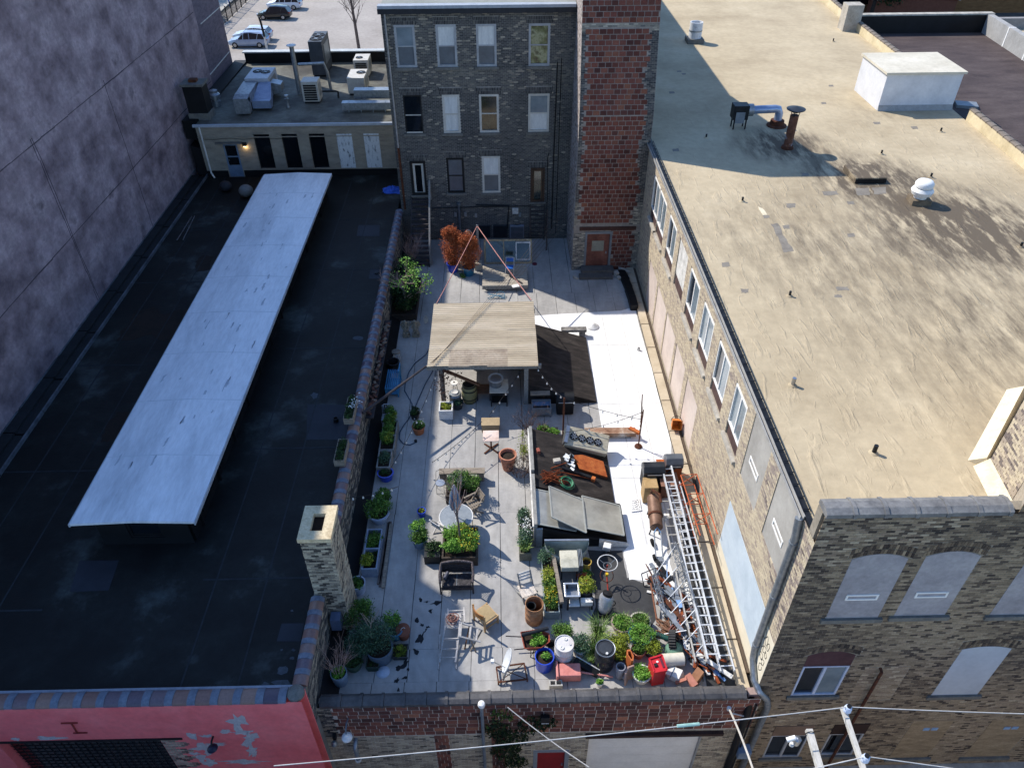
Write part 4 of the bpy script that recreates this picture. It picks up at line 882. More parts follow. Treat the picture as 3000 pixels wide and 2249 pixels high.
for z in (6.2,3.9,1.5): br_.lathe([(.118,0),(.118,.05)],12,(RX-.1,12.05,z))
br_.build('pipe_strap',grey_metal,rb)
# ---- roof
sand = M('sand_roof_coating',['9b8b6f','ab9b7e','b6a688','bfb093'],rough=.9,scale=.28,fine=.1,bump=.012,bscale=3.5,lo=.25,hi=.75)
# wrinkles running diagonally across the sheet: stretched noise into the bump, plus grey soiling blotches
t = sand.node_tree;L = t.links;bsd = t.nodes['Principled BSDF'];bp = next(n for n in t.nodes if n.bl_idname == 'ShaderNodeBump')
g = t.nodes.new('ShaderNodeNewGeometry');mp = t.nodes.new('ShaderNodeMapping');mp.inputs['Rotation'].default_value = (0,0,R(-24));mp.inputs['Scale'].default_value = (2.0,.5,1);L.new(g.outputs['Position'],mp.inputs[0])
wn = t.nodes.new('ShaderNodeTexNoise');wn.inputs['Scale'].default_value = 1.7;wn.inputs['Detail'].default_value = 5;wn.inputs['Distortion'].default_value = .8;L.new(mp.outputs[0],wn.inputs['Vector'])
wr = t.nodes.new('ShaderNodeValToRGB');wr.color_ramp.elements[0].position = .55;wr.color_ramp.elements[1].position = .8;L.new(wn.outputs['Fac'],wr.inputs[0])
# wrinkles fade out towards the far, smoother half of the roof
sp_ = t.nodes.new('ShaderNodeSeparateXYZ');L.new(g.outputs['Position'],sp_.inputs[0]);my_ = t.nodes.new('ShaderNodeMapRange');my_.inputs['From Min'].default_value = 46;my_.inputs['From Max'].default_value = 30;my_.inputs['To Min'].default_value = .1;my_.inputs['To Max'].default_value = 1;L.new(sp_.outputs[1],my_.inputs[0])
mu = t.nodes.new('ShaderNodeMath');mu.operation = 'MULTIPLY';L.new(wr.outputs[0],mu.inputs[0]);L.new(my_.outputs[0],mu.inputs[1])
b2 = t.nodes.new('ShaderNodeBump');b2.inputs['Distance'].default_value = .03;b2.inputs['Strength'].default_value = 1;L.new(mu.outputs[0],b2.inputs['Height']);L.new(bp.outputs[0],b2.inputs['Normal']);L.new(b2.outputs[0],bsd.inputs['Normal'])
src = bsd.inputs['Base Color'].links[0].from_socket
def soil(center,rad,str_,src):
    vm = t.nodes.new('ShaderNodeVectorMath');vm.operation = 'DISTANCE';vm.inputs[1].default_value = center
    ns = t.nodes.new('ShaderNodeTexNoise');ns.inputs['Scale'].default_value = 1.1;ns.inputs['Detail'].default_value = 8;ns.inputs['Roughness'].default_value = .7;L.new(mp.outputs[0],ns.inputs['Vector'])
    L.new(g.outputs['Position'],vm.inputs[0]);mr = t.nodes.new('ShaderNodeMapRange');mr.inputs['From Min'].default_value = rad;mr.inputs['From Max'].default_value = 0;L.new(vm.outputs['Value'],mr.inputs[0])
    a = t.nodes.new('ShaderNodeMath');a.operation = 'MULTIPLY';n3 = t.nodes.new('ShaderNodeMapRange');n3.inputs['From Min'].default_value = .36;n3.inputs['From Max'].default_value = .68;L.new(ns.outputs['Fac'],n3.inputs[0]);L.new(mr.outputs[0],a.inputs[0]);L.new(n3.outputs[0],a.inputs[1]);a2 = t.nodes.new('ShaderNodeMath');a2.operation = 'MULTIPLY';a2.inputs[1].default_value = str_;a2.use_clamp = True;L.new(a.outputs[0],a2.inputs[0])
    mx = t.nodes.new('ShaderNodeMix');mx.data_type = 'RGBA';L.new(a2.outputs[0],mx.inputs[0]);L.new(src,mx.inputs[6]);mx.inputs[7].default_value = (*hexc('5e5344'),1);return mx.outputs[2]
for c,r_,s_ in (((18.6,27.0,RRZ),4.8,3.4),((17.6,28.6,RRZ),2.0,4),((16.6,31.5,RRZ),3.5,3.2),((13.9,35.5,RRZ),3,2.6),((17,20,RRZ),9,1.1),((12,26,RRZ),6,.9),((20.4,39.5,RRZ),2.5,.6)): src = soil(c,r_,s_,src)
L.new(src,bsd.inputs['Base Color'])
rm_ = MB();rm_.prism([(RX+.14,RFY+.42),(24.0,RFY+.42),(24.0,33),(24.35,40),(24.8,56),(26,76),(RX+.14,76)],RRZ-.3,RRZ);rm_.build('roof',sand,rb)
MB().box(RX+.14,45,RRZ-.5,26,76,RRZ-.301).box(RX+.4,RFY+.42,GZ,26,76,RRZ-.51).build('core',mort_grey,rb)
def rsheet(name,mat,pts,zz,k='C',amp=0,sub=1,seed=0):
    q = [at(k,*p,RRZ) for p in pts];q = [(p.x,p.y) for p in q]
    if sub > 1: q = wob(q,amp,sub,seed)
    return sheet(name,mat,q,RRZ+zz,.006,rb)
patchg = M('grey_roof_patch',['6f685e','7d766b','878074'],rough=.9,scale=3,fine=.1)
rsheet('roof_patch',patchg,[(845,1210),(885,1205),(912,1270),(970,1355),(915,1362),(880,1280)],.004,amp=.03,sub=4,seed=1)
for i,(x,y,w,h) in enumerate([(818,1170,18,8),(927,1225,20,11),(952,1110,26,12),(1277,1270,22,10),(602,1427,24,13),(705,1570,22,12),(1230,1558,36,11),(1206,1598,22,9),(1165,1043,45,11),(1432,1030,40,20),(1340,1035,40,22),(1030,942,22,8),(330,810,20,8),(310,500,16,6),(375,400,12,4),(350,386,12,4),(1130,558,16,6),(1170,464,14,5),(1620,690,18,8),(1415,665,20,7),(1275,1095,22,9)]):
    rsheet('roof_patch',patchg,[(x-w,y-h*.8),(x+w*.8,y-h),(x+w,y+h*.8),(x-w*.7,y+h)],.004,amp=.03,sub=4,seed=i+3)
p = at('F',1145,235,RRZ);sheet('roof_patch',patchg,wob([(p.x-.3,p.y-.1),(p.x+.3,p.y-.1),(p.x+.3,p.y+.12),(p.x-.25,p.y+.1)],.02,3,4),RRZ+.004,.006,rb)
pale = M('pale_caulk',['cdbf9f','d8ccb0'],rough=.9)
rsheet('caulk_patch',pale,[(775,1115),(800,1125),(825,1160),(800,1163)],.005,amp=.02,sub=3,seed=30)
# ---- right-hand parapet with tile coping, pier, far roof behind
cur = M('sand_parapet_coating',['b5a583','c6b794','d0c2a2'],rough=.9,scale=.8,fine=.1)
pe = [(23.75,30),(24.0,33),(24.3,38.5)];pf = [(24.45,43.6),(24.85,56),(26.2,76)]
def para(pts):
    mb = MB()
    for a,b in zip(pts,pts[1:]):
        mb.extr([(a[0],a[1],RRZ-.2),(a[0]+.02,a[1],RRZ+.5),(a[0]+.3,a[1],RRZ+.5),(a[0]+.3,a[1],RRZ-1)],(b[0]-a[0],b[1]-a[1],0))
    mb.build('parapet',cur,rb)
    for a,b in zip(pts,pts[1:]): coping(rb,(a[0]+.19,a[1],RRZ+.5),(b[0]+.19,b[1],RRZ+.5),.34,.1,.62,M('brown_grey_tile',['6d6256','82776a'],rough=.7,scale=3,fine=.2),collar=.03)
para(pe);para(pf)
MB().box(23.9,55.3,RRZ,25.0,56.3,RRZ+1.65).build('pier',M('weathered_pier',['8f887c','a8a194','b6afa2'],rough=.9,scale=1.5,fine=.2),rb)
bm_ = M('brown_felt_roof',['3c3231','4b403d','564b47'],rough=.9,scale=.5,stretch=(1,2.5,1),fine=.2,bump=.008,bscale=8)
nb = thing('brown_roofed_building','low building with a brown felt roof and pale parapets beyond the sand coloured roof','building',(30,50,GZ))
MB().prism([(24.9,30),(50,30),(50,45),(35.0,56.2),(25.2,56.2)],GZ,6.7).build('roof',bm_,nb)
MB().box(25.2,56.203,GZ,34.6,56.6,7.85).build('rear_parapet',black_paint,nb);MB().box(25.1,56.15,7.853,34.7,56.65,7.95).build('parapet_cap',stone,nb)
mb = MB();a,b = V((34.4,56.15,0)),V((33.5,46,0));d = (b-a).normalized();s_ = V((-d.y,d.x,0))*.2
mb.extr([a+s_+V((0,0,6.6)),a-s_+V((0,0,6.6)),a-s_+V((0,0,7.9)),a+s_+V((0,0,7.9))],b-a);mb.build('side_parapet',M('pale_grey_parapet',['8d8b86','a3a19c'],rough=.85,scale=1,fine=.12),nb)
mb = MB()
for k in (.33,.62,.9): c = a.lerp(b,k);mb.extr([c-s_*1.1+V((0,0,6.7)),c-s_*1.1+d*.12+V((0,0,6.7)),c-s_*1.1+d*.12+V((0,0,7.91)),c-s_*1.1+V((0,0,7.91))],s_*2.2)
mb.build('parapet_rib',white_paint,nb)
MB().prism([(34.65,56.2),(33.75,46),(60,46),(60,56.2)],GZ,6.9).build('side_roof',sand,nb)
MB().box(34.72,56.203,GZ,60,56.6,7.6).build('far_parapet',M('grey_render_parapet',['7e7b78','8f8c88'],rough=.85),nb)
# white bulkhead on the pale roof
bk = thing('roof_bulkhead','big white box shaped stair bulkhead with a sand coloured flat top','roof bulkhead',(22.3,41.6,RRZ))
bx0,bx1,by0,by1 = 20.25,24.25,40.0,43.3
MB().box(bx0,by0,RRZ,bx1,by1,RRZ+1.86).build('wall',M('white_bulkhead_coating',['b9bbbe','c9cacc','d2d2d2'],rough=.75,scale=.7,fine=.08),bk)
MB().box(bx0-.1,by0-.1,RRZ+1.863,bx1+.12,by1+.1,RRZ+1.98).build('flat_top',M('bulkhead_top',['b5ac98','c4bca8','cfc7b4'],rough=.85,scale=.6,fine=.1),bk)
MB().extr([(bx0,by0-.003,RRZ+.28),(bx0,by0-.12,RRZ+.003),(bx0,by0-.003,RRZ+.003)],(bx1-bx0,0,0)).build('base_cant',M('grey_cant',['8f8e8a','a3a19c'],rough=.8),bk)
h_ = thing('roof_hatch_cover','small grey metal hatch lid lying on the edge of the brown roof','hatch',(25.4,41,6.7));p = at('R' if 'R' in ZK else 'C',1900,565,6.8);MB().rbox(p.x,p.y,6.703,6.86,1.1,.8,-.3).build('lid',grey_metal,h_)
# ---- things standing on the pale roof
def small_pipe(i,x,y,lab):
    c = at('C',x,y,RRZ);o = thing('plumbing_vent',lab,'vent pipe',c,'small pipe stubs on the pale roof')
    MB().tube([c,c+V((0,0,.2))],.045,8).build('pipe',dark_metal,o,True);MB().lathe([(.12,0),(.1,.03),(.05,.05)],10,c).build('flashing',sand,o,True)
for i,(x,y,l) in enumerate([(1180,226,'dark pipe stub alone on the far part of the pale roof'),(1760,712,'dark pipe stub between the white bulkhead and the brick parapet'),(1440,833,'dark pipe stub right of the long roof shadow'),(690,1088,'dark pipe stub near the gutter above the courtyard windows'),(1707,958,'dark pipe stub just behind the white mushroom fan'),(945,1598,'short pipe stub in the middle of the near pale roof'),(2192,1333,'dark pipe stub at the right edge of the picture on the pale roof'),(495,745,'dark pipe stub inside the tower shadow on the pale roof')]): small_pipe(i,x,y,l)
for (x,y,l) in ((1712,832,'pale capped pipe stub near the gutter on the pale roof'),(1887,978,'black angled pipe stub nearest the alley on the pale roof')):
    c = at('T',x,y,RRZ);o = thing('plumbing_vent',l,'vent pipe',c,'small pipe stubs on the pale roof');MB().tube([c,c+V((0,0,.28))],.06,10).build('pipe',alu if x < 1800 else dark_metal,o,True)
    MB().lathe([(.14,0),(.11,.03),(.06,.05)],10,c).build('flashing',sand,o,True)
c = at('C',430,228,RRZ);o = thing('turbine_vent','rust streaked white barrel vent on a square curb on the far pale roof','roof vent',c)
MB().rbox(c.x,c.y,RRZ,RRZ+.28,1.1,1.0).build('curb',sill_st,o,bevel=.03);MB().lathe([(.42,.28),(.42,1.25),(.36,1.25),(.36,1.0)],22,c).build('barrel',M('rusty_white_steel',['6d3b22','b9bcbe','cfd2d4','c9cbcc'],rough=.6,scale=2.5,fine=.15,lo=.25,hi=.5),o,True);MB().lathe([(.44,.7),(.44,.78)],22,c).build('band',galv,o,True)
c = at('C',1640,1092,RRZ);o = thing('exhaust_fan','white two tier mushroom exhaust fan on a small wooden curb in a sooty patch','exhaust fan',c)
MB().rbox(c.x,c.y,RRZ,RRZ+.22,.78,.7,-.1).build('curb',M('stained_curb',['5e5244','857660'],rough=.9,scale=3),o);MB().lathe([(.25,.22),(.25,.34),(.4,.4),(.45,.55),(.38,.66),(.3,.68)],24,c).build('lower_bowl',white_paint,o,True)
MB().lathe([(.3,.68),(.36,.72),(.37,.86),(.3,.96),(.15,1.0),(0,1.0)],24,c).build('dome',white_paint,o,True)
c = at('C',665,690,RRZ);o = thing('duct_blower','dark blower box with a bright blue grey round duct in the tower shadow','blower',c)
for dx in (-.3,.3):
    for dy in (-.22,.22): MB().box(c.x+dx-.03,c.y+dy-.03,RRZ,c.x+dx+.03,c.y+dy+.03,RRZ+.5).build('leg',dark_metal,o)
MB().box(c.x-.42,c.y-.32,RRZ+.5,c.x+.34,c.y+.32,RRZ+1.2).build('housing',dark_metal,o,bevel=.02);MB().box(c.x-.3,c.y-.36,RRZ+.35,c.x+.15,c.y-.325,RRZ+.9).build('panel',grey_metal,o);MB().lathe([(.3,0),(.3,.26)],18,(c.x+.345,c.y,RRZ+.9),rot=Matrix.Rotation(R(90),3,'Y')).build('collar',galv,o,True)
e = c+V((2.05,.2,.9));MB().tube([c+V((.6,0,.9)),c+V((1.75,.1,.9)),e+V((-.1,0,-.05)),e+V((0,0,-.25)),V((e.x,e.y,RRZ+.15))],.2,14).build('duct',M('blue_duct',['7f90ad','94a4be'],rough=.35,metal=.5,scale=3),o,True);MB().lathe([(.5,0),(.5,.06),(.36,.1),(.34,.3),(.25,.32)],18,(e.x,e.y,RRZ)).build('pipe_boot',rust_dark,o,True)
c = at('C',932,800,RRZ);o = thing('rusty_flue','tall rusty flue pipe with a dark funnel cap in the tower shadow','flue',c)
MB().lathe([(.3,0),(.27,.12),(.22,.14)],18,c).build('boot',rust_dark,o,True);MB().lathe([(.2,.1),(.2,1.6),(.16,1.6)],18,c).build('pipe',M('rusty_flue_pipe',['3b2720','5e3a2a','6e4a3a','9b9aa0'],rough=.85,scale=2.5,fine=.25),o,True)
mb = MB()
for k in range(3): a = k*2.1;mb.bar(c+V((.19*math.cos(a),.19*math.sin(a),1.55)),c+V((.25*math.cos(a),.25*math.sin(a),1.85)),.025)
mb.build('cap_strut',dark_metal,o);MB().lathe([(.12,1.72),(.42,1.86),(.44,1.9),(.1,2.0),(0,2.02)],22,c).build('cap',M('slate_cap',['22262c','2f343b'],rough=.5),o,True)
a,b,d = at('C',1295,992,RRZ),at('C',1460,985,RRZ),at('C',1248,918,RRZ);o = thing('roof_curb','low sand coated hatch curb with a black front on the pale roof','hatch',((a.x+b.x)/2,a.y,RRZ))
MB().extr([(a.x,a.y,RRZ),(b.x,a.y,RRZ),(b.x,d.y,RRZ),(a.x,d.y,RRZ)],(0,0,.26)).build('curb',sand,o,bevel=.03);MB().box(a.x+.02,a.y-.02,RRZ+.02,b.x-.02,a.y-.004,RRZ+.2).build('opening',black_paint,o)  # black panel covers the front of the curb
# ---- alley front (faces the camera)
frt_w = 13.2;of = V((RX,RFY,GZ));top = 8.0
fo = [(8.48,3.9,9.88,6.4,'b',.2),(10.29,3.95,11.66,6.45,'b',.2),(12.88,3.9,14.3,6.4,'b',.2),(8.47,-.15,9.83,2.05,'w',.2),(12.79,-.3,14.2,2.2,'p',.15),(8.45,-4.22,9.68,-2.66,'w2',0),(10.33,-4.15,11.46,-2.64,'w3',0),(12.8,-4.45,14.1,-1.9,'q',.0),(15.35,-4.5,16.8,-1.95,'q',0),(10.31,-.5,11.62,1.38,'x',.0)]
ops = [(a-RX,b-GZ,c-RX,d-GZ) for a,b,c,d,*_ in fo if _[0] != 'x']
mb = MB();wallsheet(mb,of,U,N,frt_w,top-GZ,ops,.14);mb.box(RX,RFY+.15,GZ,RX+frt_w,RFY+.415,top-.02);mb.build('front_wall',M('facade_mortar',['7d7567','958c7d'],rough=.95,scale=1.5,fine=.2),rb)
ft = lambda u_,v_,r: .05+.15*r.random() if r.random() < .13 else min(1,max(0,r.gauss(.45+.16*math.sin(u_*.9+1)*math.sin(v_*.55)+(.12 if v_ < 4.5 else 0),.13)))
arcs = [(a-.1-RX,d-GZ,c+.1-RX,d-GZ+.42) for a,b,c,d,k,s_ in fo if s_]
bricks(rb,of,U,N,frt_w,top-GZ,.215,.078,.013,facade_t,facade_r,300,depth=.007,seed=71,ops=ops+arcs+[(10.31-RX,-.5-GZ,11.62-RX,1.38-GZ)],tonef=ft)
bricks(rb,of+V((10.31-RX,0,-.5-GZ)),U,N,1.31,1.88,.215,.078,.013,facade_t,depth=.006,seed=72,stuffname='infill_bricks',tonef=lambda u_,v_,r: min(1,max(0,r.gauss(.75,.15))))
def arched(a,b,c,d,rise,d0,d1):
    n = 10;pts = [P3(of,U,N,a-RX,b-GZ,d1),P3(of,U,N,c-RX,b-GZ,d1)]
    for i in range(n+1):
        t = i/n;pts.append(P3(of,U,N,c-RX+(a-c)*t,d-GZ+rise*4*t*(1-t),d1))
    mb = MB();mb.extr(pts,(0,d0-d1,0));return mb
infill = M('grey_block_infill',['868284','989496','a39f9f'],rough=.85,scale=1.2,fine=.14)
palein = M('pale_blue_grey_infill',['a5aab0','b3b8bd'],rough=.8,scale=1.2,fine=.06)
stu = M('tan_brick_infill',['7d6c56','8f7d64','9c8a70'],rough=.9,scale=2,stretch=(1,1,3),fine=.25)
for i,(a,b,c,d,k,rise) in enumerate(fo):
    if k in 'bpq':
        m_ = infill if k == 'b' else palein if k == 'p' else stu
        w = arched(a+.004,b+.004,c-.004,d+.004,rise,-.009,.1).build('infill_panel',m_,rb)
        if k == 'b' and i < 2:
            f = MB();fr(f,of,U,N,(a+c)/2-.42-RX,b+.82-GZ,(a+c)/2+.42-RX,b+1.05-GZ,.05,-.03,-.002);f.build('vent_slot',white_paint,w)
        if k == 'q':
            f = MB()
            for dx in (-.16,.1): slab(f,of,U,N,(a+c)/2+dx-RX,d-.62-GZ,(a+c)/2+dx+.2-RX,d-.47-GZ,-.025,-.003)
            f.build('glass_block',M('pale_blue_block',['7d9cc0','9db6d2'],rough=.2),w)
        if k == 'b':
            f = MB()
            for z in [b+.42*q for q in range(1,6)]: slab(f,of,U,N,a+.01-RX,z-GZ,c-.01-RX,z+.012-GZ,-.004,-.001)
            f.build('joint',sill_st,w)
        s_ = MB();slab(s_,of,U,N,a-.12-RX,b-.16-GZ,c+.12-RX,b-.005-GZ,-.08,.05);s_.build('sill',sill_st,w)
    elif k == 'w':
        ph = arched(a+.004,1.5,c-.004,d+.004,rise,-.009,.1).build('window_header',M('maroon_header_board',['3c2528','4a2e32','553a3c'],rough=.8,scale=2,fine=.2),rb)
        w = slider(rb,of,U,N,a+.01-RX,b-GZ+.02,c-.01-RX,1.48-GZ,M('blue_white_frame',['a9b4c8','c3cbda'],rough=.5,scale=2),glass_dark,glass_sky,dep=.04,t=.055)
    elif k in ('w2','w3'):
        w = slider(rb,of,U,N,a+.01-RX,b-GZ+.02,c-.01-RX,d-GZ-.02,M('grey_white_slider',['9b9da0','b3b4b6'],rough=.5,scale=2),glass_dark,glass_dark,dep=.04,t=.05)
        hb = MB();slab(hb,of,U,N,a-.0-RX,d+.004-GZ,c+.0-RX,d+.62-GZ,-.025,-.004);hb.build('window_header',M('tan_header',['6d5a4a','80695a'],rough=.9,scale=2) if k == 'w2' else M('dark_header',['2b1d18','38261f'],rough=.9),rb)
for i,(a,b,c,d,k,rise) in enumerate(fo):           # brick-on-edge arches
    if not rise: continue
    mb = MB();n = int((c-a+.2)/.078);rg = random.Random(i)
    for row in (0,1):
        for q in range(n):
            t0,t1 = (q+.08)/n,(q+.92)/n;x0,x1 = a-.1+(c-a+.2)*t0,a-.1+(c-a+.2)*t1;zz = lambda t: d+.02+rise*4*t*(1-t)+row*.19
            mb.extr([P3(of,U,N,x0-RX,zz(t0)-GZ,.004),P3(of,U,N,x1-RX,zz(t1)-GZ,.004),P3(of,U,N,x1-RX,zz(t1)+.17-GZ,.004),P3(of,U,N,x0-RX,zz(t0)+.17-GZ,.004)],(0,-.018,0),min(1,max(0,rg.gauss(.25,.15))))
    mb.build('arch_bricks',facade_t,rb)['kind'] = 'stuff'
tg = M('grey_parapet_tile',['5f5e5d','757472','86847f'],rough=.6,scale=2.5,fine=.2)
coping(rb,(RX+.0,RFY+.2,top),(11.75,RFY+.2,top),.5,.2,.74,tg)
fp = MB();p = aty('F',1260,1140,RFY-.12);q = aty('AE',1020,260,RFY-.12);q2 = V((p.x-.02,RFY-.12,GZ));fp.tube([V((p.x,RFY,p.z+.02)),V((p.x,RFY-.12,p.z)),V((p.x,RFY-.12,GZ))],.045,8);fp.build('iron_pipe',rust_dark,rb,True)
# raised corner block at the right end
MB().prism([(11.9,RFY+.0),(12.55,12.3),(12.72,13.68),(15.4,16.5),(20.6,16.5),(20.6,RFY+.0)],top+.2,12.0).build('upper_block_core',mort_side,rb)
MB().prism([(12.3,RFY+.43),(12.55,12.3),(12.72,13.68),(15.4,16.5),(20.6,16.5),(20.6,RFY+.43)],RRZ-.1,top+.2).build('upper_block_base',mort_side,rb)
bricks(rb,(11.9,RFY,top),U,N,8.7,4,.215,.078,.013,facade_t,depth=.02,seed=74,tonef=ft)
d = V((15.4-12.72,16.5-13.68,0));Ld = d.length;d.normalize();bricks(rb,V((15.4,16.5,RRZ+.3)),-d,V((-d.y,d.x,0)),Ld,4.6,.215,.078,.013,side_t,depth=.018,seed=75,tonef=lambda u_,v_,r: r.choice((.05,.45,.65,.7,.8,.85)))
bricks(rb,V((12.72,13.68,RRZ+.3)),V((12.55-12.72,12.3-13.68,0)).normalized(),V((-1,.1,0)).normalized(),1.39,4.6,.215,.078,.013,side_t,depth=.018,seed=76,tonef=lambda u_,v_,r: r.choice((.05,.45,.65,.7,.8,.85)))
fl_ = MB();fl_.extr([V((15.2,16.6,RRZ+.34)),V((14.95,16.85,RRZ+.004)),V((15.3,16.5,RRZ+.004))],V((12.62-15.2,13.72-16.6,0)));fl_.extr([V((12.7,13.7,RRZ+.34)),V((12.4,13.75,RRZ+.004)),V((12.7,13.7,RRZ+.004))],V((-.25,-1.85,0)));fl_.build('base_flashing',M('pale_flashing',['c9bb9b','d9cdb2'],rough=.85),rb)
# ---- ledge along the foot of the side wall, with coping joints
lg = thing('ledge_wall','low beige coated ledge with raised joints along the foot of the side wall','ledge',(7.1,22,0))
lm = M('beige_ledge_coating',['a3947c','b3a58d','bdb09a'],rough=.85,scale=1,fine=.08)
ys = [11.46]+[13.1+1.93*i for i in range(12)]+[36.5]
for a,b in zip(ys,ys[1:]): MB().box(6.87,a+.03,0,7.24,b-.03,.12).build('ledge_slab',lm,lg)
MB().box(6.88,11.46,.0,7.23,36.5,.1).build('joint_fill',M('ledge_joint',['5f5546','6d6353'],rough=.9),lg)
MB().box(7.243,12,0,7.38,36.5,.06).build('wall_channel',M('brown_channel',['4f4338','5d5044'],rough=.9),lg)
# ============================================================ CARS, FENCE, TREES BEYOND
def make_car(name,label,cx,cy,rz,paint,L=4.7,Wd=1.85,H=1.65,rails=False,group='cars parked in the lot'):
    """hatchback/SUV body lofted from cross-sections; x forward"""
    th = thing(name,label,'car',(cx,cy,GZ+.02),group,rz)
    hw = Wd/2;hl = L/2
    st = [(-hl,.62,.45,.95),(-hl+.12,.9,.32,1.02),(-hl+.7,1.0,.25,1.02),(-.2,1.0,.22,1.0),(hl-1.35,1.0,.22,.98),(hl-.8,.98,.25,.92),(hl-.25,.88,.3,.78),(hl,.6,.42,.66)]
    vs = [];fs = [];n = 8
    for x,w,zb_,zt_ in st:
        w *= hw;zm = (zb_+zt_)/2
        vs += [(x,-w*.9,zb_),(x,-w,zb_+.18),(x,-w,zm+.08),(x,-w*.93,zt_),(x,w*.93,zt_),(x,w,zm+.08),(x,w,zb_+.18),(x,w*.9,zb_)]
    for i in range(len(st)-1):
        for k in range(n): k2 = (k+1) % n;fs.append((i*n+k,i*n+k2,(i+1)*n+k2,(i+1)*n+k))
    fs.append(tuple(range(n))[::-1]);fs.append(tuple((len(st)-1)*n+k for k in range(n)))
    MB().add(vs,fs,.5).build('body',paint,th,True,local=True)
    g = [(-hl+.12,.86,1.0),(-hl+.5,.8,H-.1),(-.5,.78,H),(.35,.78,H-.04),(hl-1.35,.88,.98)]
    vs = [];fs = []
    for x,w,z in g: vs += [(x,-w*hw,z),(x,w*hw,z)]
    cab = [(-hl+.12,1.0),(-hl+.5,H-.1),(-.5,H),(.35,H-.04),(hl-1.35,.98)]
    lo = [(-hl+.12,1.0),(hl-1.35,.98)]
    side = lambda s_: [V((x,s_*hw*(.92 if z < 1.1 else .76),z)) for x,z in cab]
    mb = MB();A,B = side(-1),side(1);k = len(A);mb.add(A+B,[tuple(range(k)),tuple(range(k,2*k))[::-1]]+[(i,i+1,k+i+1,k+i) for i in range(k-1)],.5);mb.build('cabin',glass_dark,th,local=True)
    rf = MB();rp = [V((-hl+.42,0,H-.11)),V((-.5,0,H+.012)),V((.35,0,H-.025))]
    rf.add([V((p.x,s_*hw*.77,p.z)) for p in rp for s_ in (-1,1)]+[V((p.x,s_*hw*.7,p.z+.04)) for p in rp for s_ in (-1,1)],[(0,1,3,2),(2,3,5,4),(6,8,9,7),(8,10,11,9),(0,2,8,6),(2,4,10,8),(1,7,9,3),(3,9,11,5),(0,6,7,1),(4,5,11,10)],.5);rf.build('roof_panel',paint,th,True,local=True)
    pl_ = MB()
    for s_ in (-1,1):
        for (xa,za,xb,zb2) in ((-.35,1.0,-.35,H-.03),(-hl+1.2,1.0,-hl+1.0,H-.07),(.35,H-.04,hl-1.35,.98),(-hl+.14,1.0,-hl+.5,H-.1),(.42,1.0,.3,H-.05)):
            pl_.bar((xa,s_*hw*.925,za),(xb,s_*hw*.775,zb2),.07,.05)
    pl_.build('pillars',paint,th,local=True)
    for x in (-hl+.95,hl-.95):
        for s_ in (-1,1):
            w = MB().lathe([(.2,-.1),(.33,-.1),(.35,-.06),(.35,.06),(.33,.1),(.2,.1)],20,(x,s_*(hw-.08),.35),rot=Matrix.Rotation(R(90),3,'X')).build('wheel',M('tyre_rubber','151515',rough=.85),th,True,local=True)
            MB().lathe([(.0,-.105),(.2,-.1),(.22,-.08),(.22,.08),(.2,.1),(0,.105)],12,(x,s_*(hw-.075),.35),rot=Matrix.Rotation(R(90),3,'X')).build('rim',alu,w,local=True)
    for s_ in (-1,1):
        MB().box(hl-.3,s_*hw*.7-.16,.62,hl-.1,s_*hw*.7+.16,.76).build('headlight',M('lamp_glass','c8ccd0',rough=.1),th,local=True)
        MB().box(-hl-.01,s_*hw*.72-.16,.82,-hl+.16,s_*hw*.72+.16,.98).build('tail_light',M('red_lamp','8a1a18',rough=.2),th,local=True)
        MB().box(.95,s_*hw*1.0-.05,.98,1.15,s_*hw*1.0+.13*s_,1.1).build('mirror',paint,th,local=True)
        if rails: MB().tube([(-hl+.7,s_*hw*.72,H-.02),(-hl+.8,s_*hw*.72,H+.06),(.1,s_*hw*.72,H+.06),(.25,s_*hw*.72,H+.0)],.025,6).build('roof_rail',alu,th,local=True)
    return th
silverp = M('silver_car_paint',['8e9db4','9caabf'],rough=.3,metal=.4,spec=.6,fine=0);blackp = M('black_car_paint','0c0e11',rough=.15,spec=.8,fine=0);whitep = M('white_car_paint','dcdde0',rough=.25,spec=.6,fine=0)
def carpos(x0,y0,x1,y1): a,b = at('AA',x0,y0,GZ),at('AA',x1,y1,GZ);return a,b
make_car('parked_car','silver blue estate car with roof rails parked nearest the rear building',-30.4,98.2,R(180-2),silverp,4.9,1.9,1.68,True)
make_car('parked_car','silver car half hidden behind the silver blue estate car',-30.6,100.9,R(180-2),M('pale_silver_paint',['a9b3bf','bcc4cd'],rough=.3,metal=.3,fine=0),4.8,1.85,1.55)
make_car('parked_car','black hatchback parked between the white car and the fence end',-30.2,111.2,R(180-3),blackp,4.6,1.85,1.62)
make_car('parked_car','white sport utility car behind the black hatchback',-30.0,116.6,R(180-3),whitep,4.9,1.95,1.75)
make_car('parked_car','dark car at the top edge of the lot behind the white one',-29.3,124.0,R(180-3),M('charcoal_paint','23262a',rough=.2,spec=.7),4.7,1.9,1.7)
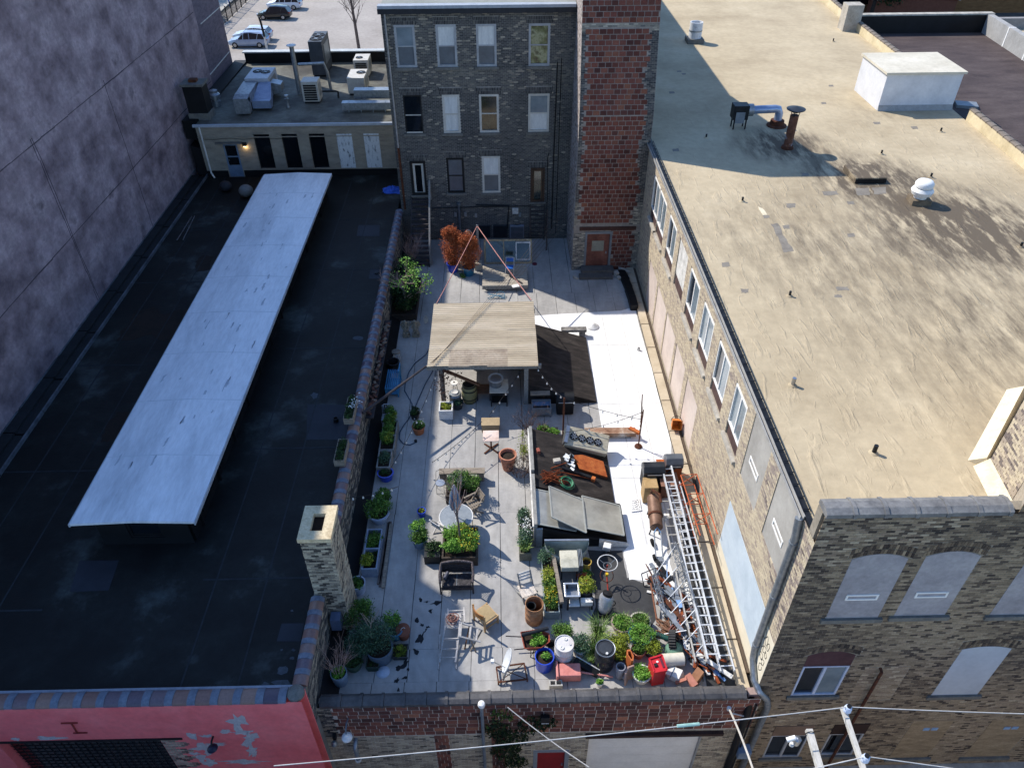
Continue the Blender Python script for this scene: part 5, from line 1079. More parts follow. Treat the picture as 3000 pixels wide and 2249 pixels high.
# iron fence
fn = thing('iron_fence','black iron railing between the parking lot and the pavement','fence',(-37,110,GZ))
f0,f1 = V((-36.2,100,GZ)),V((-36.6,140,GZ))
for i in range(17):
    p = f0.lerp(f1,i/16);MB().box(p.x-.06,p.y-.06,GZ,p.x+.06,p.y+.06,GZ+1.9).build('post',black_paint,fn)
    if i < 16:
        q = f0.lerp(f1,(i+1)/16);mb = MB();mb.bar(p+V((0,.06,1.7)),q+V((0,-.06,1.7)),.05);mb.bar(p+V((0,.06,.2)),q+V((0,-.06,.2)),.05)
        for k in range(1,14): r_ = p.lerp(q,k/14);mb.bar(r_+V((0,0,.2)),r_+V((0,0,1.7)),.025)
        mb.build('railing_panel',black_paint,fn)
bol = thing('bollard','weathered white bollard with a black cap beside the silver blue car','bollard',at('AA',632,650,GZ));c = at('AA',632,650,GZ)
MB().lathe([(.13,0),(.13,1.5),(.0,1.52)],10,c).build('post',dirty_white,bol,True);MB().tube([c+V((-.02,0,1.52)),c+V((-.1,0,3.0)),c+V((-.2,0,3.7))],.13,8).build('bent_sign',black_paint,bol,True)
sp2 = thing('lamp_post','thin blue grey post standing in the pavement by the iron fence','post',(-38.2,118,GZ));MB().tube([(-38.2,118,GZ),(-38.2,118,GZ+7)],.07,8).build('pole',M('blue_post','3f6fb0',rough=.5),sp2,True)
bark = M('grey_bark',['5a4f4a','766a62'],rough=.95,scale=6);barkd = M('dark_bark',['2b2521','3f3731'],rough=.95,scale=6)
def branch(mb,p,d,L,r,depth,rg,spread=.55,n=3,tips=None,up=.25):
    pts = [V(p)];dd = V(d).normalized();seg = 4
    for i in range(seg):
        dd = (dd+V((rg.gauss(0,.09),rg.gauss(0,.09),rg.gauss(0,.06)+up*.1))).normalized();pts.append(pts[-1]+dd*L/seg)
    mb.tube(pts,[r*(1-.5*i/seg) for i in range(seg+1)],5 if depth > 1 else 4)
    if tips is not None and depth <= 1: tips.append(pts[-1])
    if depth <= 0: return
    for k in range(n):
        t = rg.uniform(.35,1.0);q = pts[min(seg,int(t*seg))];a = rg.uniform(0,6.28)
        o = V((math.cos(a),math.sin(a),rg.uniform(-.1,.5)))*spread;branch(mb,q,dd+o,L*rg.uniform(.5,.72),r*.5,depth-1,rg,spread,n,tips,up)
bt = thing('bare_tree','bare leafless young tree standing in the pale parking lot','tree',(-16.7,96,GZ));rg = random.Random(13)
mb = MB();base = V((-16.7,95.8,GZ));mb.tube([base,base+V((-.1,0,3)),base+V((-.35,0,8)),base+V((-.6,0,13))],[.2,.17,.12,.05],8)
mb.build('trunk',bark,bt,True);mb = MB()
for i in range(26):
    z = 2.2+i*.42;a = rg.uniform(0,6.28);c = base+V((-.06*z+.06,0,z));branch(mb,c,V((math.cos(a),math.sin(a)*.8,1.1)),rg.uniform(1.8,3.2)*(1-i*.014),.045,2,rg,.5,3,None,.4)
mb.build('branches',bark,bt)
for i,(x0,z) in enumerate(((-17.6,0),(-15.6,0))):
    pass
leafg = M('tree_leaf',['16240c','2a4115','416022','6a8a35'],by='tone',rough=.7,fine=.15)
def big_tree(label,x,y,z0,h,r,n,rg,mat=leafg,group=None,sz=.45):
    t = thing('leafy_tree',label,'tree',(x,y,z0),group);mb = MB();mb.tube([(x,y,z0),(x+.1,y,z0+h*.35),(x,y,z0+h*.6)],[.3,.22,.12],8)
    for k in range(5): a = k*1.25;mb.tube([(x,y,z0+h*.35),(x+r*.5*math.cos(a),y+r*.5*math.sin(a),z0+h*.65)],[.13,.05],6)
    mb.build('trunk',barkd,t,True);mb = MB()
    bl = [((x+rg.uniform(-.5,.5)*r,y+rg.uniform(-.5,.5)*r,z0+h*rg.uniform(.5,.85)),r*rg.uniform(.4,.62),n//7) for _ in range(7)]
    foliage(mb,bl,sz,rg,.5,6);mb.build('crown',mat,t)
rg = random.Random(41)
big_tree('green tree on the lawn just past the end of the tall wall',-43.6,114,GZ,7,3.6,2400,rg)
big_tree('green tree further along the lawn by the fence',-46,124,GZ,8,4.2,2000,rg)
fb = M('tan_far_brick',['6a4a2c','7c5836','8c6742'],rough=.9,scale=1,stretch=(1,1,4),fine=.2)
sc = thing('far_brick_building','tan brick building with a dark lower window band at the top right','building',(60,112,GZ))
mb = MB();wallsheet(mb,(32,110,GZ),U,N,62,16,[(1,1.2,22,3.4),(41,1.8,60,4.0)],.3);mb.box(32,110.35,GZ,94,125,11);mb.build('wall',fb,sc)
for i in range(8): f = MB();slab(f,(32,110,GZ),U,N,1.05+i*2.62,1.25,3.55+i*2.62,3.35,.15,.2);f.build('window',glass_dark,sc)
for i in range(9): f = MB();slab(f,(32,110,GZ),U,N,41.05+i*2.1,1.85,43.0+i*2.1,3.95,.15,.2);f.build('window',M('cream_blind_window',['8d8a72','a5a188'],rough=.3) if i % 4 != 1 else glass_dark,sc)
sm = thing('gabled_porch','small gabled brick porch with pale stone coping at the top right','porch',(55,108,GZ))
MB().extr([(50,109.9,GZ),(61,109.9,GZ),(61,109.9,GZ+2.2),(55.5,109.9,GZ+4),(50,109.9,GZ+2.2)],(0,-2,0)).build('wall',M('red_brown_far_brick',['6a3f30','7a4d3c'],rough=.9),sm)
mb = MB();mb.bar((49.8,108.8,GZ+2.3),(55.5,108.8,GZ+4.15),2.5,.35);mb.bar((55.5,108.8,GZ+4.15),(61.2,108.8,GZ+2.3),2.5,.35);mb.build('coping',stone,sm)
big_tree('dark evergreen looking tree in front of the far brick building',49,106,GZ,9,5,3600,rg,M('dark_leaf',['0d180b','16250f','243816','33491e'],by='tone',rough=.7,fine=.15),None,.5)
# ============================================================ COURTYARD THINGS: shared builders
wood_w = M('weathered_wood',['6d6459','857a6c','9a8e7e'],rough=.9,scale=3,stretch=(1,6,6),fine=.2,bump=.004)
wood_g = M('grey_old_wood',['6f6e6b','87857f','9b9892'],rough=.9,scale=3,stretch=(5,1,5),fine=.2,bump=.004)
wood_d = M('dark_stair_wood',['2d2a2b','3e393a','4d4645'],rough=.9,scale=3,fine=.25)
wood_b = M('brown_wood',['4d3526','644733','7a5840'],rough=.7,scale=3,stretch=(1,5,5),fine=.2)
wood_l = M('pale_oak',['8f7350','ab8c64','bd9f76'],rough=.6,scale=4,stretch=(1,5,5),fine=.15)
soil = M('potting_soil',['2a211a','3a2f25'],rough=1,scale=14,fine=.3,bump=.02)
terra = M('terracotta',['9a5f44','b0745a','bb8068'],rough=.85,scale=4,fine=.15)
bluepot = M('cobalt_glaze',['1a3aa0','2448bd'],rough=.3,scale=3,spec=.6)
tealpot = M('teal_glaze',['1f5a78','2a6d8c'],rough=.3,scale=3,spec=.6)
greypot = M('blue_grey_pot',['6f7d8d','8492a1'],rough=.6,scale=3)
whitepot = M('chalky_white_pot',['b5b3ae','cfcdc8','dad8d3'],rough=.7,scale=4,fine=.15)
leafs = {
 'mid': M('mid_green_leaf',['223a12','38591c','567a2b','78983c'],by='tone',rough=.6,fine=.15),
 'dark': M('deep_green_leaf',['12210e','1d3315','2b471c','43622a'],by='tone',rough=.6,fine=.15),
 'blue': M('blue_green_leaf',['1f3326','2f4a36','48674a','6b8560'],by='tone',rough=.6,fine=.15),
 'lime': M('yellow_green_leaf',['3d4d12','66761c','8f9a2c','b0ab3d'],by='tone',rough=.6,fine=.15),
 'bright': M('bright_green_leaf',['33591a','4f7f24','74a338','95bd52'],by='tone',rough=.6,fine=.15),
 'dead': M('dead_orange_leaf',['6b3418','a0502a','c06a3c','d68c5c'],by='tone',rough=.8,fine=.15),
 'grass': M('grass_blade',['35501f','557231','7a9448','9aab62'],by='tone',rough=.6,fine=.1),
 'twig': M('dry_twig',['4d4038','6d5a4e','8f7a6a'],by='tone',rough=.9,fine=.1),
 'fl_white': M('white_petal','d8d8d2',rough=.6),'fl_yellow': M('yellow_petal','c9a81e',rough=.6)}
def pot(name,label,c,r,h,mat,cat='plant pot',group=None,taper=.78,rim=True,fill=True,n=24,sx=1.,sq=False):
    c = V(c);t = thing(name,label,cat,c,group)
    a0 = math.pi/4 if sq else 0;nn = 4 if sq else n;k = 1.414 if sq else 1
    pf = [(r*taper*k,0),(r*.97*k,h*.86)]+([(r*1.06*k,h*.86),(r*1.06*k,h)] if rim else [(r*k,h)])+[(r*.9*k,h),(r*.86*k,h*.8)]+([] if fill else [(r*taper*.85*k,h*.12),(0,h*.1)])
    MB().lathe(pf,nn,c,sx,1,a0=a0).build('pot',mat,t,not sq)
    if fill: MB().lathe([(r*.87*k,h*.8),(r*.5*k,h*.85),(0,h*.87)],nn,c,sx,1,a0=a0).build('soil',soil,t)
    return t,c+V((0,0,h*.85))
def plant(parent,kind,blobs,n,size,seed,name='foliage',stems=True,clumps=6,bias=0.):
    rg = random.Random(seed);mb = MB();foliage(mb,[(c,r,int(n*3)) for c,r in blobs],size*.8,rg,.5,clumps,bias)
    o = mb.build(name,leafs[kind],parent)
    if stems:
        sm = MB()
        for c,r in blobs:
            r = r if isinstance(r,tuple) else (r,r,r)
            for k in range(5):
                a = k*1.3+rg.random();sm.tube([V(c)+V((.05*math.cos(a),.05*math.sin(a),-r[2]*1.05)),V(c)+V((r[0]*.5*math.cos(a),r[1]*.5*math.sin(a),r[2]*.4))],.012,4)
        sm.build('stems',leafs['twig'],parent)
    return o
def grassy(parent,c,r,n,h,seed,kind='grass',w=.012,droop=.7):
    rg = random.Random(seed);mb = MB();blades(mb,c,r,n,h,rg,w,droop);return mb.build('blades',leafs[kind],parent)
def boxplanter(name,label,x0,y0,x1,y1,h,mat,t=.05,group=None,soil_h=.85,z0=0):
    th = thing(name,label,'planter',((x0+x1)/2,(y0+y1)/2,z0),group)
    for b in ((x0,y0,x1,y0+t),(x0,y1-t,x1,y1),(x0,y0+t,x0+t,y1-t),(x1-t,y0+t,x1,y1-t)): MB().box(b[0],b[1],z0,b[2],b[3],z0+h).build('side_board',mat,th)
    MB().box(x0+t,y0+t,z0+.02,x1-t,y1-t,z0+h*soil_h).build('soil',soil,th);return th
def drum(name,label,c,r,h,mat,lid=True,group=None,inner=None):
    t = thing(name,label,'drum',c,group);c = V(c)
    pf = [(r*.97,0),(r,.03),(r,h*.32),(r*1.03,h*.335),(r,h*.35),(r,h*.64),(r*1.03,h*.655),(r,h*.67),(r,h-.02),(r*1.02,h),(r*.95,h)]
    pf += [(r*.94,h-.03)] if lid else [(r*.94,h-.05),(r*.94,.05),(0,.04)]
    MB().lathe(pf,32,c).build('body',mat,t,True)
    return t,c+V((0,0,h))

# ============================================================ REAR END OF THE COURTYARD
# wooden stairs up to the house doors
def stairs(name,label,xa,xb,ytop,ztop,ybot,n,rail):
    t = thing(name,label,'stairs',((xa+xb)/2,(ytop+ybot)/2,0))
    for i in range(n):
        f = (i+.5)/n;y = ytop+(ybot-ytop)*(i+1)/n;z = ztop*(1-(i+1)/(n+1))
        MB().box(xa,y,z-.04,xb,y+(ytop-ybot)/n+.03,z).build('tread',wood_d,t)
    for x in (xa-.05,xb+.002):
        MB().extr([(x,ytop,ztop-.05),(x,ytop,ztop-.35),(x,ybot+.3,0),(x,ybot-.05,0),(x,ybot-.05,.15)],(.048,0,0)).build('stringer',wood_d,t)
    if rail:
        for y,z in ((ytop-.1,ztop),(ybot+.2,.25)): MB().box(xb+.055,y-.05,z-.2,xb+.145,y+.05,z+.95).build('rail_post',wood_g,t)
        MB().bar((xb+.1,ytop-.1,ztop+.93),(xb+.1,ybot+.2,1.18),.09,.05).build('handrail',wood_g,t)
        MB().bar((xb+.1,ytop-.1,ztop+.5),(xb+.1,ybot+.2,.75),.04,.09).build('lower_rail',wood_g,t)
    return t
stairs('wooden_stairs','long dark wooden stairs with a pale handrail up to the left house door',-4.98,-4.02,39.55,2.8,at('G',490,670).y,14,True)
s2 = stairs('wooden_stairs','steep short wooden steps up to the brown house door on the right',1.72,2.5,39.55,2.28,at('AJ',1640,395).y,8,False)
for x in (1.62,2.56): MB().box(x,38.1,0,x+.07,38.17,2.6).build('rail_post',wood_d,s2)
# air-conditioning condensers in a row
for i,(x,y,l) in enumerate([(1320,395,'pale grey condenser nearest the steep steps'),(1090,395,'dark condenser in the middle of the row under the house'),(850,385,'dark condenser at the left of the row behind the pole')]):
    c = at('AJ',x,y);c.y = max(c.y,37.6)+.1*(i % 2);t = thing('air_conditioner',l,'air conditioner',c,'condensers along the house wall');mm = M('condenser_grey',['6a707a','7d838c'],rough=.5,scale=2) if i == 0 else M('condenser_dark',['23262b','31353b'],rough=.5,scale=2)
    MB().box(c.x-.42,c.y,.05,c.x+.42,c.y+.84,.9).build('cabinet',mm,t,bevel=.04);fan(t,(c.x,c.y+.42,.905),.33);MB().box(c.x-.45,c.y-.02,0,c.x+.45,c.y+.86,.048).build('pad',sill_st,t)
    g = MB()
    for k in range(9): g.box(c.x-.36,c.y-.015,.14+k*.08,c.x+.36,c.y-.003,.17+k*.08)
    g.build('coil_louvre',dark_metal,t)
# ramp board beside the stairs
rb_ = thing('leaning_board','long grey board leaning against the house beside the left stairs','board',at('AJ',320,270));MB().bar(at('AJ',330,290,.3),at('AJ',130,120,1.0),.45,.06).build('board',wood_g,rb_)
# twin dead conifers in glazed pots
for i,(x,y,pm,lb_,hh,rr) in enumerate([(840,712,bluepot,'dead rust brown conifer in a bright cobalt blue pot',2.3,.72),(1010,752,tealpot,'dead rust brown conifer in a teal glazed pot by the pole',2.05,.72)]):
    t,p = pot('dead_conifer',lb_,at('G',x,y),.33,.5,pm,'potted shrub','dead brown conifers');plant(t,'dead',[((p.x,p.y,p.z+.5),(rr*.8,rr*.7,.6),),((p.x,p.y+.1,p.z+hh*.5),(rr,rr*.8,.85)),((p.x-.08,p.y+.1,p.z+hh*.78),(rr*.62,rr*.5,.5)),((p.x+.2,p.y,p.z+hh*.7),(rr*.55,rr*.5,.5))],1300,.07,90+i,clumps=26)
    MB().tube([p,p+V((0,0,hh*.9))],.03,6).build('trunk',barkd,t)
    if i: plant(t,'mid',[((p.x-.32,p.y-.25,.12),(.22,.2,.14))],130,.07,99,'weeds',False)
wb = thing('wire_sphere','clear wire and glass globe caught in the top of the right dead conifer','globe',at('G',1000,300,2.1));c = at('G',1000,300,2.2);mb = MB()
for k in range(4): mb.ring(c,.17,.006,18,(math.cos(k*.78),math.sin(k*.78),0),(0,0,1),4)
mb.ring(c,.17,.006,18);mb.build('wire',alu,wb)
cl = thing('clay_shard','pale square tile leaning between the blue and the teal pot','tile',at('G',915,700));c = at('G',920,690);MB().obox(c+V((0,0,.18)),(1,0,-.25),(.1,.6,.8),(0,-.8,.6),.17,.18,.02).build('tile',stone,cl)
# timber pole with guy ropes to the pergola
pc = at('G',1115,690);pt = V((pc.x,pc.y+.1,2.62));t = thing('guy_pole','grey timber pole in a concrete block with two pink ropes from its top','pole',pc)
MB().bar(pc,pt,.12).build('pole',wood_g,t);MB().box(pc.x-.2,pc.y-.2,0,pc.x+.2,pc.y+.2,.22).box(pc.x-.19,pc.y-.18,.222,pc.x+.19,pc.y+.18,.42).build('concrete_block',stone,t)
PR = [V((-3.12,24.55,2.3)),V((1.44,24.45,2.3)),V((1.45,29.2,2.42)),V((-3.1,29.0,2.42))]
ropem = M('pink_rope',['a8736a','bd8a80'],rough=.9,scale=20)
for q in (V((-3.0,29.05,2.45)),V((1.35,29.2,2.45))): MB().tube(sag(pt-V((0,0,.05)),q,.06),.022,6).build('rope',ropem,t)
# glazed cold frame / old window wall, blue chair and timber platform
cf = thing('old_window_frame','weathered tan timber frame of dark glass panes leaning behind the platform','window frame',at('G',1420,640));a,b = at('G',1175,640),at('G',1690,640);cfo = V((a.x,a.y,0));W_ = b.x-a.x;tl = V((0,.45,1)).normalized()
tanp = M('peeling_tan_paint',['6f604a','9a8a6d','b5a686'],rough=.9,scale=5,fine=.25)
def slabT(mb,u0,v0,u1,v1,d0=-.03,d1=.03): mb.obox(cfo+V(((u0+u1)/2,0,0))+tl*((v0+v1)/2)+V((0,-tl.z,tl.y))*((d0+d1)/2),(1,0,0),tl,(0,-tl.z,tl.y),(u1-u0)/2,(v1-v0)/2,(d1-d0)/2)
mb = MB();slabT(mb,0,0,.1,1.35);slabT(mb,W_-.1,0,W_,1.35);slabT(mb,.1,1.25,W_-.1,1.35);slabT(mb,.1,0,W_-.1,.1);slabT(mb,W_*.4,.1,W_*.4+.06,1.25);mb.build('frame',tanp,cf)
for u0,u1 in ((.1,W_*.4),(W_*.4+.06,W_-.1)): mb = MB();slabT(mb,u0,.1,u1,1.25,-.01,.01);mb.build('pane',interior,cf)
wf_ = thing('white_window_sash','loose square white sash propped on the right of the old tan window frame','window sash',at('G',1600,620));mb = MB();u0 = W_*.66;s_ = W_*.31
slabT(mb,u0,.2,u0+s_,.27,.05,.09);slabT(mb,u0,1.13,u0+s_,1.2,.05,.09);slabT(mb,u0,.27,u0+.06,1.13,.05,.09);slabT(mb,u0+s_-.06,.27,u0+s_,1.13,.05,.09);mb.build('sash',dirty_white,wf_)
pa,pb_ = at('G',1155,930),at('G',1645,920);pback = at('G',1160,660,.32).y;t = thing('timber_platform','low weathered plank platform in front of the old window frame, half sunlit','platform',((pa.x+pb_.x)/2,pa.y+.8,0))
for i in range(9): y0 = pa.y+(pback-pa.y)*i/9;MB().box(pa.x,y0+.008,.3,pb_.x,pa.y+(pback-pa.y)*(i+1)/9-.008,.34+.004*(i % 3)).build('plank',M('pale_deck_plank',['8f8779','a39a8b','aea596'],rough=.9,scale=2,stretch=(1,5,1),fine=.15),t)
MB().box(pa.x,pa.y-.045,.12,pb_.x,pa.y+.004,.338).build('fascia',wood_g,t)
for x in (pa.x+.15,pb_.x-.25):
    for y in (pa.y+.06,pback-.2): MB().box(x,y,0,x+.1,y+.1,.298).build('leg',wood_g,t)
def folding_chair(name,label,c,rz,fm,sm,group=None):
    t = thing(name,label,'chair',c,group,rz)
    mb = MB()
    for s_ in (-.22,.22): mb.tube([(s_,.2,0),(s_,-.12,.42),(s_,-.28,.85)],.014,6);mb.tube([(s_*.92,-.25,0),(s_*.92,.22,.43)],.014,6)
    mb.tube([(-.22,-.28,.85),(.22,-.28,.85)],.014,6);mb.build('frame',fm,t,local=True)
    MB().obox((0,.03,.44),(1,0,0),(0,1,.06),(0,-.06,1),.2,.21,.018).build('seat',sm,t,local=True,bevel=.01);MB().obox((0,-.25,.73),(1,0,0),(0,-.35,1),(0,1,.35),.2,.1,.012).build('backrest',sm,t,local=True,bevel=.01);return t
folding_chair('folding_chair','blue folding chair standing on the timber platform',at('G',1450,745,.345),R(175),dirty_white,M('blue_chair_seat',['1d4f93','2a63ad'],rough=.4,scale=3))
lb2 = thing('scaffold_pole_board','narrow dark board lying across the sunlit planks of the platform','board',at('G',1510,800,.35));MB().bar(at('G',1450,765,.38),at('G',1580,845,.38),.09,.05).build('board',wood_d,lb2)
wp2 = thing('white_tray','small white tray near the front edge of the platform','tray',at('G',1515,880,.35));c = at('G',1512,875,.36);MB().rbox(c.x,c.y,.348,.37,.38,.25,.3).build('tray',white_paint,wp2)
bf = thing('blue_tube_frame','tangled pale blue folding stool frame lying on the deck in front of the platform','frame',at('G',1300,1010));c = at('G',1310,1005);rg = random.Random(2);mb = MB()
for a in (.1,.5,2.6,2.9): d = V((math.cos(a),math.sin(a)*.7,0));mb.tube([c-d*.5+V((0,0,.03)),c+V((0,0,.16)),c+d*.5+V((0,0,.05+.04*a))],.016,6)
mb.ring(c+V((.2,.1,.12)),.22,.016,14,(1,0,0),(0,.8,.4));mb.build('frame',M('pale_blue_tube',['4f7f96','6b9bb0'],rough=.4),bf)
ww = thing('red_wheel_cap','small dark red cap lying on the blue shaded deck below the tower','cap',at('G',1718,642));MB().lathe([(.14,0),(.13,.06),(0,.07)],14,at('G',1718,642)).build('cap',M('dark_red','5a2030',rough=.6),ww,True)
bh = thing('black_rubber_hose_heap','black rubber sheet heaped in the corner against the ledge wall','rubber sheet',(6.6,34,0));mb = MB()
for k,(x,y) in enumerate([(6.72,32.3),(6.7,33.2),(6.66,34.2),(6.6,35.0)]): mb.rbox(x,y,0,.35-.03*k,.4,1.0,.05*k)
mb.build('sheet',black_paint,bh,bevel=.05)
# ============================================================ LEFT GREEN BED: tree, shrubs, statues
tree_c = at('G',330,1230);tb_ = boxplanter('bed_planter','dark timber planting bed full of shrubs by the two garden statues',tree_c.x-.75,tree_c.y-.2,tree_c.x+.55,tree_c.y+3.3,.4,M('dark_timber',['2d2823','403830'],rough=.9,scale=3))
plant(tb_,'dark',[((tree_c.x-.1,tree_c.y+.5,.7),(.62,.7,.45)),((tree_c.x-.25,tree_c.y+1.5,.75),(.55,.7,.5)),((tree_c.x+.3,tree_c.y+.9,.75),(.4,.5,.4)),((tree_c.x-.2,tree_c.y+2.6,.7),(.6,.6,.45))],700,.12,121,'shrubs')
plant(tb_,'dark',[((tree_c.x-.05,tree_c.y+1.0,1.4),(.75,1.1,.65)),((tree_c.x-.1,tree_c.y+2.6,1.4),(.7,1.0,.7))],1000,.12,122,'tall_shrubs',False)
t = thing('garden_tree','small half bare tree with bright leaves on its upper right branches by the parapet','tree',tree_c);rg = random.Random(55);mb = MB();b0 = tree_c+V((0,.25,.3))
mb.tube([b0,b0+V((.02,.05,.7)),b0+V((-.02,.1,2.0))],[.06,.05,.035],7);mb.build('trunk',bark,t,True);mb = MB();tips = []
pinkb = M('pinkish_bare_branch',['7d675f','9a8279','b09a90'],rough=.9,scale=6)
for k in range(12): a = k*.53+.2;branch(mb,b0+V((-.01,.06,.6+.12*k)),V((math.cos(a),math.sin(a),rg.uniform(.3,1.1))),rg.uniform(.75,1.15),.022,2,rg,.6,3,tips,.2)
mb.build('branches',pinkb,t);lm_ = MB()
for p in tips:
    if p.x > tree_c.x+.0 or rg.random() < .2:
        for _ in range(9): leaf(lm_,p+V((rg.gauss(0,.1),rg.gauss(0,.1),rg.gauss(0,.09))),.1,rg,.6,min(1,max(0,rg.gauss(.6,.25))))
lm_.build('leaves',leafs['bright'],t)
t = thing('dried_shrub','dry pinkish leafless shrub between the left stairs and the parapet','shrub',at('G',420,600));rg = random.Random(56);mb = MB();c = at('G',400,640)
for k in range(14): a = k*.45;branch(mb,c,V((.5*math.cos(a),.5*math.sin(a),1.2)),rg.uniform(.9,1.4),.014,2,rg,.5,4,None,.2)
mb.build('branches',pinkb,t)
for i,(x,y,l) in enumerate([(335,1415,'left of the two pale stone garden statues below the little tree'),(438,1412,'right of the two pale stone garden statues below the little tree')]):
    c = at('G',x,y);t = thing('garden_statue',l,'statue',c,'stone statues by the parapet');sm_ = M('lichen_stone',['6f685a','8f8776','a59c89'],rough=.95,scale=9,fine=.25)
    MB().rbox(c.x,c.y,0,.14,.34,.3).rbox(c.x,c.y,.142,.2,.28,.24).build('plinth',sm_,t)
    vsk = [(0,0,.2,.12),(0,.02,.42,.13),(0,.03,.6,.12),(0,0,.7,.06),(0,-.01,.8,.085),(0,-.01,.9,.05)];mb = MB();mb.tube([c+V((p[0],p[1],p[2])) for p in vsk],[p[3] for p in vsk],12)
    for s_ in (-1,1): mb.tube([c+V((s_*.12,.02,.64)),c+V((s_*.17,-.06,.5)),c+V((s_*.06,-.15,.46))],[.045,.04,.03],8);mb.tube([c+V((s_*.07,0,.3)),c+V((s_*.09,-.14,.26)),c+V((s_*.08,-.16,.2))],[.06,.055,.04],8);mb.obox(c+V((s_*.13,.1,.62)),(s_*.6,.3,.4),(0,1,0),(-.4*s_,0,1),.1,.02,.14)
    mb.build('figure',sm_,t,True)
wd = thing('white_disc_ornament','pale oval slab leaning on the shrubs beside the right statue','slab',at('G',548,1260));c = at('G',548,1290);MB().lathe([(0,0),(.2,.01),(.2,.03),(0,.04)],20,c+V((0,0,.3)),.55,1,rot=Matrix.Rotation(R(70),3,'X')).build('slab',stone,wd)
# ============================================================ PERGOLA with corrugated roof
pg = thing('corrugated_shelter','open timber shelter with a pale corrugated sheet roof in the middle of the courtyard','shelter',(-.85,27,0))
corr = M('corrugated_sheet',['a5957c','bbab90','c9baa1'],rough=.6,scale=.9,stretch=(.3,2,1),fine=.14,lo=.3,hi=.7)
corr2 = M('corrugated_sheet_stained',['938370','aa9982','b9a993'],rough=.6,scale=1.6,fine=.2)
def corrug(x0,x1,y0,y1,z0,z1,mat,lift=0,pitch_=.145,amp=.022):
    n = int((y1-y0)/pitch_*8);mb = MB();top_ = []
    ring = []
    for i in range(n+1):
        f = i/n;y = y0+(y1-y0)*f;z = z0+(z1-z0)*f+amp*math.sin(2*math.pi*(y-PR[0].y)/pitch_)+lift;ring.append((y,z))
    vs = [(x0,y,z) for y,z in ring]+[(x1,y,z) for y,z in ring]+[(x0,y,z-.006) for y,z in ring]+[(x1,y,z-.006) for y,z in ring];N_ = n+1
    fs = [(i,N_+i,N_+i+1,i+1) for i in range(n)]+[(2*N_+i,2*N_+i+1,3*N_+i+1,3*N_+i) for i in range(n)]+[(i,i+1,2*N_+i+1,2*N_+i) for i in range(n)]+[(N_+i,3*N_+i,3*N_+i+1,N_+i+1) for i in range(n)]
    mb.add(vs,fs,.5);return mb.build('roof_sheet',mat,pg,True)
zf = lambda y: 2.3+(y-24.5)/(29.1-24.5)*.12
ymid = 25.75
corrug(-3.13,.22,ymid-.1,29.06,zf(ymid-.1)+.012,zf(29.06)+.012,corr)
corrug(-3.14,-2.2,24.55,ymid,zf(24.55),zf(ymid),corr);corrug(-2.26,-1.4,24.52,ymid+.02,zf(24.52),zf(ymid+.02),corr2,.004);corrug(-1.46,-.6,24.55,ymid,zf(24.55),zf(ymid),corr2,.0);corrug(-.66,.24,24.5,ymid+.02,zf(24.5),zf(ymid),corr2,.005)
corrug(.2,1.46,24.45,27.1,zf(24.45),zf(27.1),corr,.006);corrug(.2,1.45,27.0,29.15,zf(27.),zf(29.15),corr,.014)
bmz = 2.12;MB().box(-3.2,24.72,bmz-.16,1.6,24.84,bmz+.03).build('front_beam',wood_g,pg);MB().box(-3.1,28.75,bmz-.1,1.5,28.87,bmz+.1).build('rear_beam',wood_g,pg)
for i in range(6): x = -3.0+i*.87;MB().box(x,24.6,bmz+.04,x+.07,29.0,bmz+.13).build('rafter',wood_g,pg)
posts = [at('H',752,742),at('H',1622,800)]
for p in posts: MB().box(p.x-.09,24.7,0,p.x+.09,24.88,bmz-.163).build('post',wood_g,pg)
for x in (-2.95,1.2): MB().box(x-.08,28.72,0,x+.08,28.9,bmz-.1).build('post',wood_g,pg)
MB().bar((posts[0].x+.12,24.79,1.9),(posts[0].x+1.55,24.95,.95),.13,.09).build('brace',wood_b,pg);MB().bar((posts[0].x+.35,28.6,.9),(posts[0].x+1.6,28.7,1.9),.1).build('brace',wood_g,pg)
vn2 = thing('dried_creeper','brown dried creeper hanging down the front left shelter post','creeper',posts[0]);rg = random.Random(61);mb = MB()
for _ in range(190):
    z = rg.random()**.7*2.05;leaf(mb,(posts[0].x+rg.gauss(.0,.13)+.1*math.sin(z*4),24.66+rg.gauss(0,.08),z),.1,rg,.2,rg.random()*.7)
for _ in range(90): leaf(mb,(posts[0].x+rg.uniform(0,.9),24.66+rg.gauss(0,.05),1.9-rg.random()**2*.9),.09,rg,.2,rg.random()*.7)
mb.build('leaves',M('brown_creeper_leaf',['2e1d18','4f3128','6e4a3a','7c5a48'],by='tone',rough=.9),vn2);mb = MB()
for k in range(5): mb.tube([(posts[0].x+.1*math.sin(i+k),24.66+.05*math.cos(i*1.7+k),.25*i) for i in range(9)],.012,4)
mb.build('stem',leafs['twig'],vn2)
# clothes-line cables from the tower to the shelter's front corner, with their lights
cb_ = thing('cable_bundle','fan of thin dark cables from the tower wall down across the shelter roof','cables',(0,31,2.5));cm = M('thin_dark_cable',['4b4138','5d5146'],rough=.8)
tgt = V((-3.0,24.6,2.42))
for i in range(5):
    q = V((3.86,36.6+.35*i,3.0+.12*i));MB().tube(sag(q,tgt+V((.03*i,0,.02)),.35-.05*i,18),.007,5).build('cable',cm,cb_)

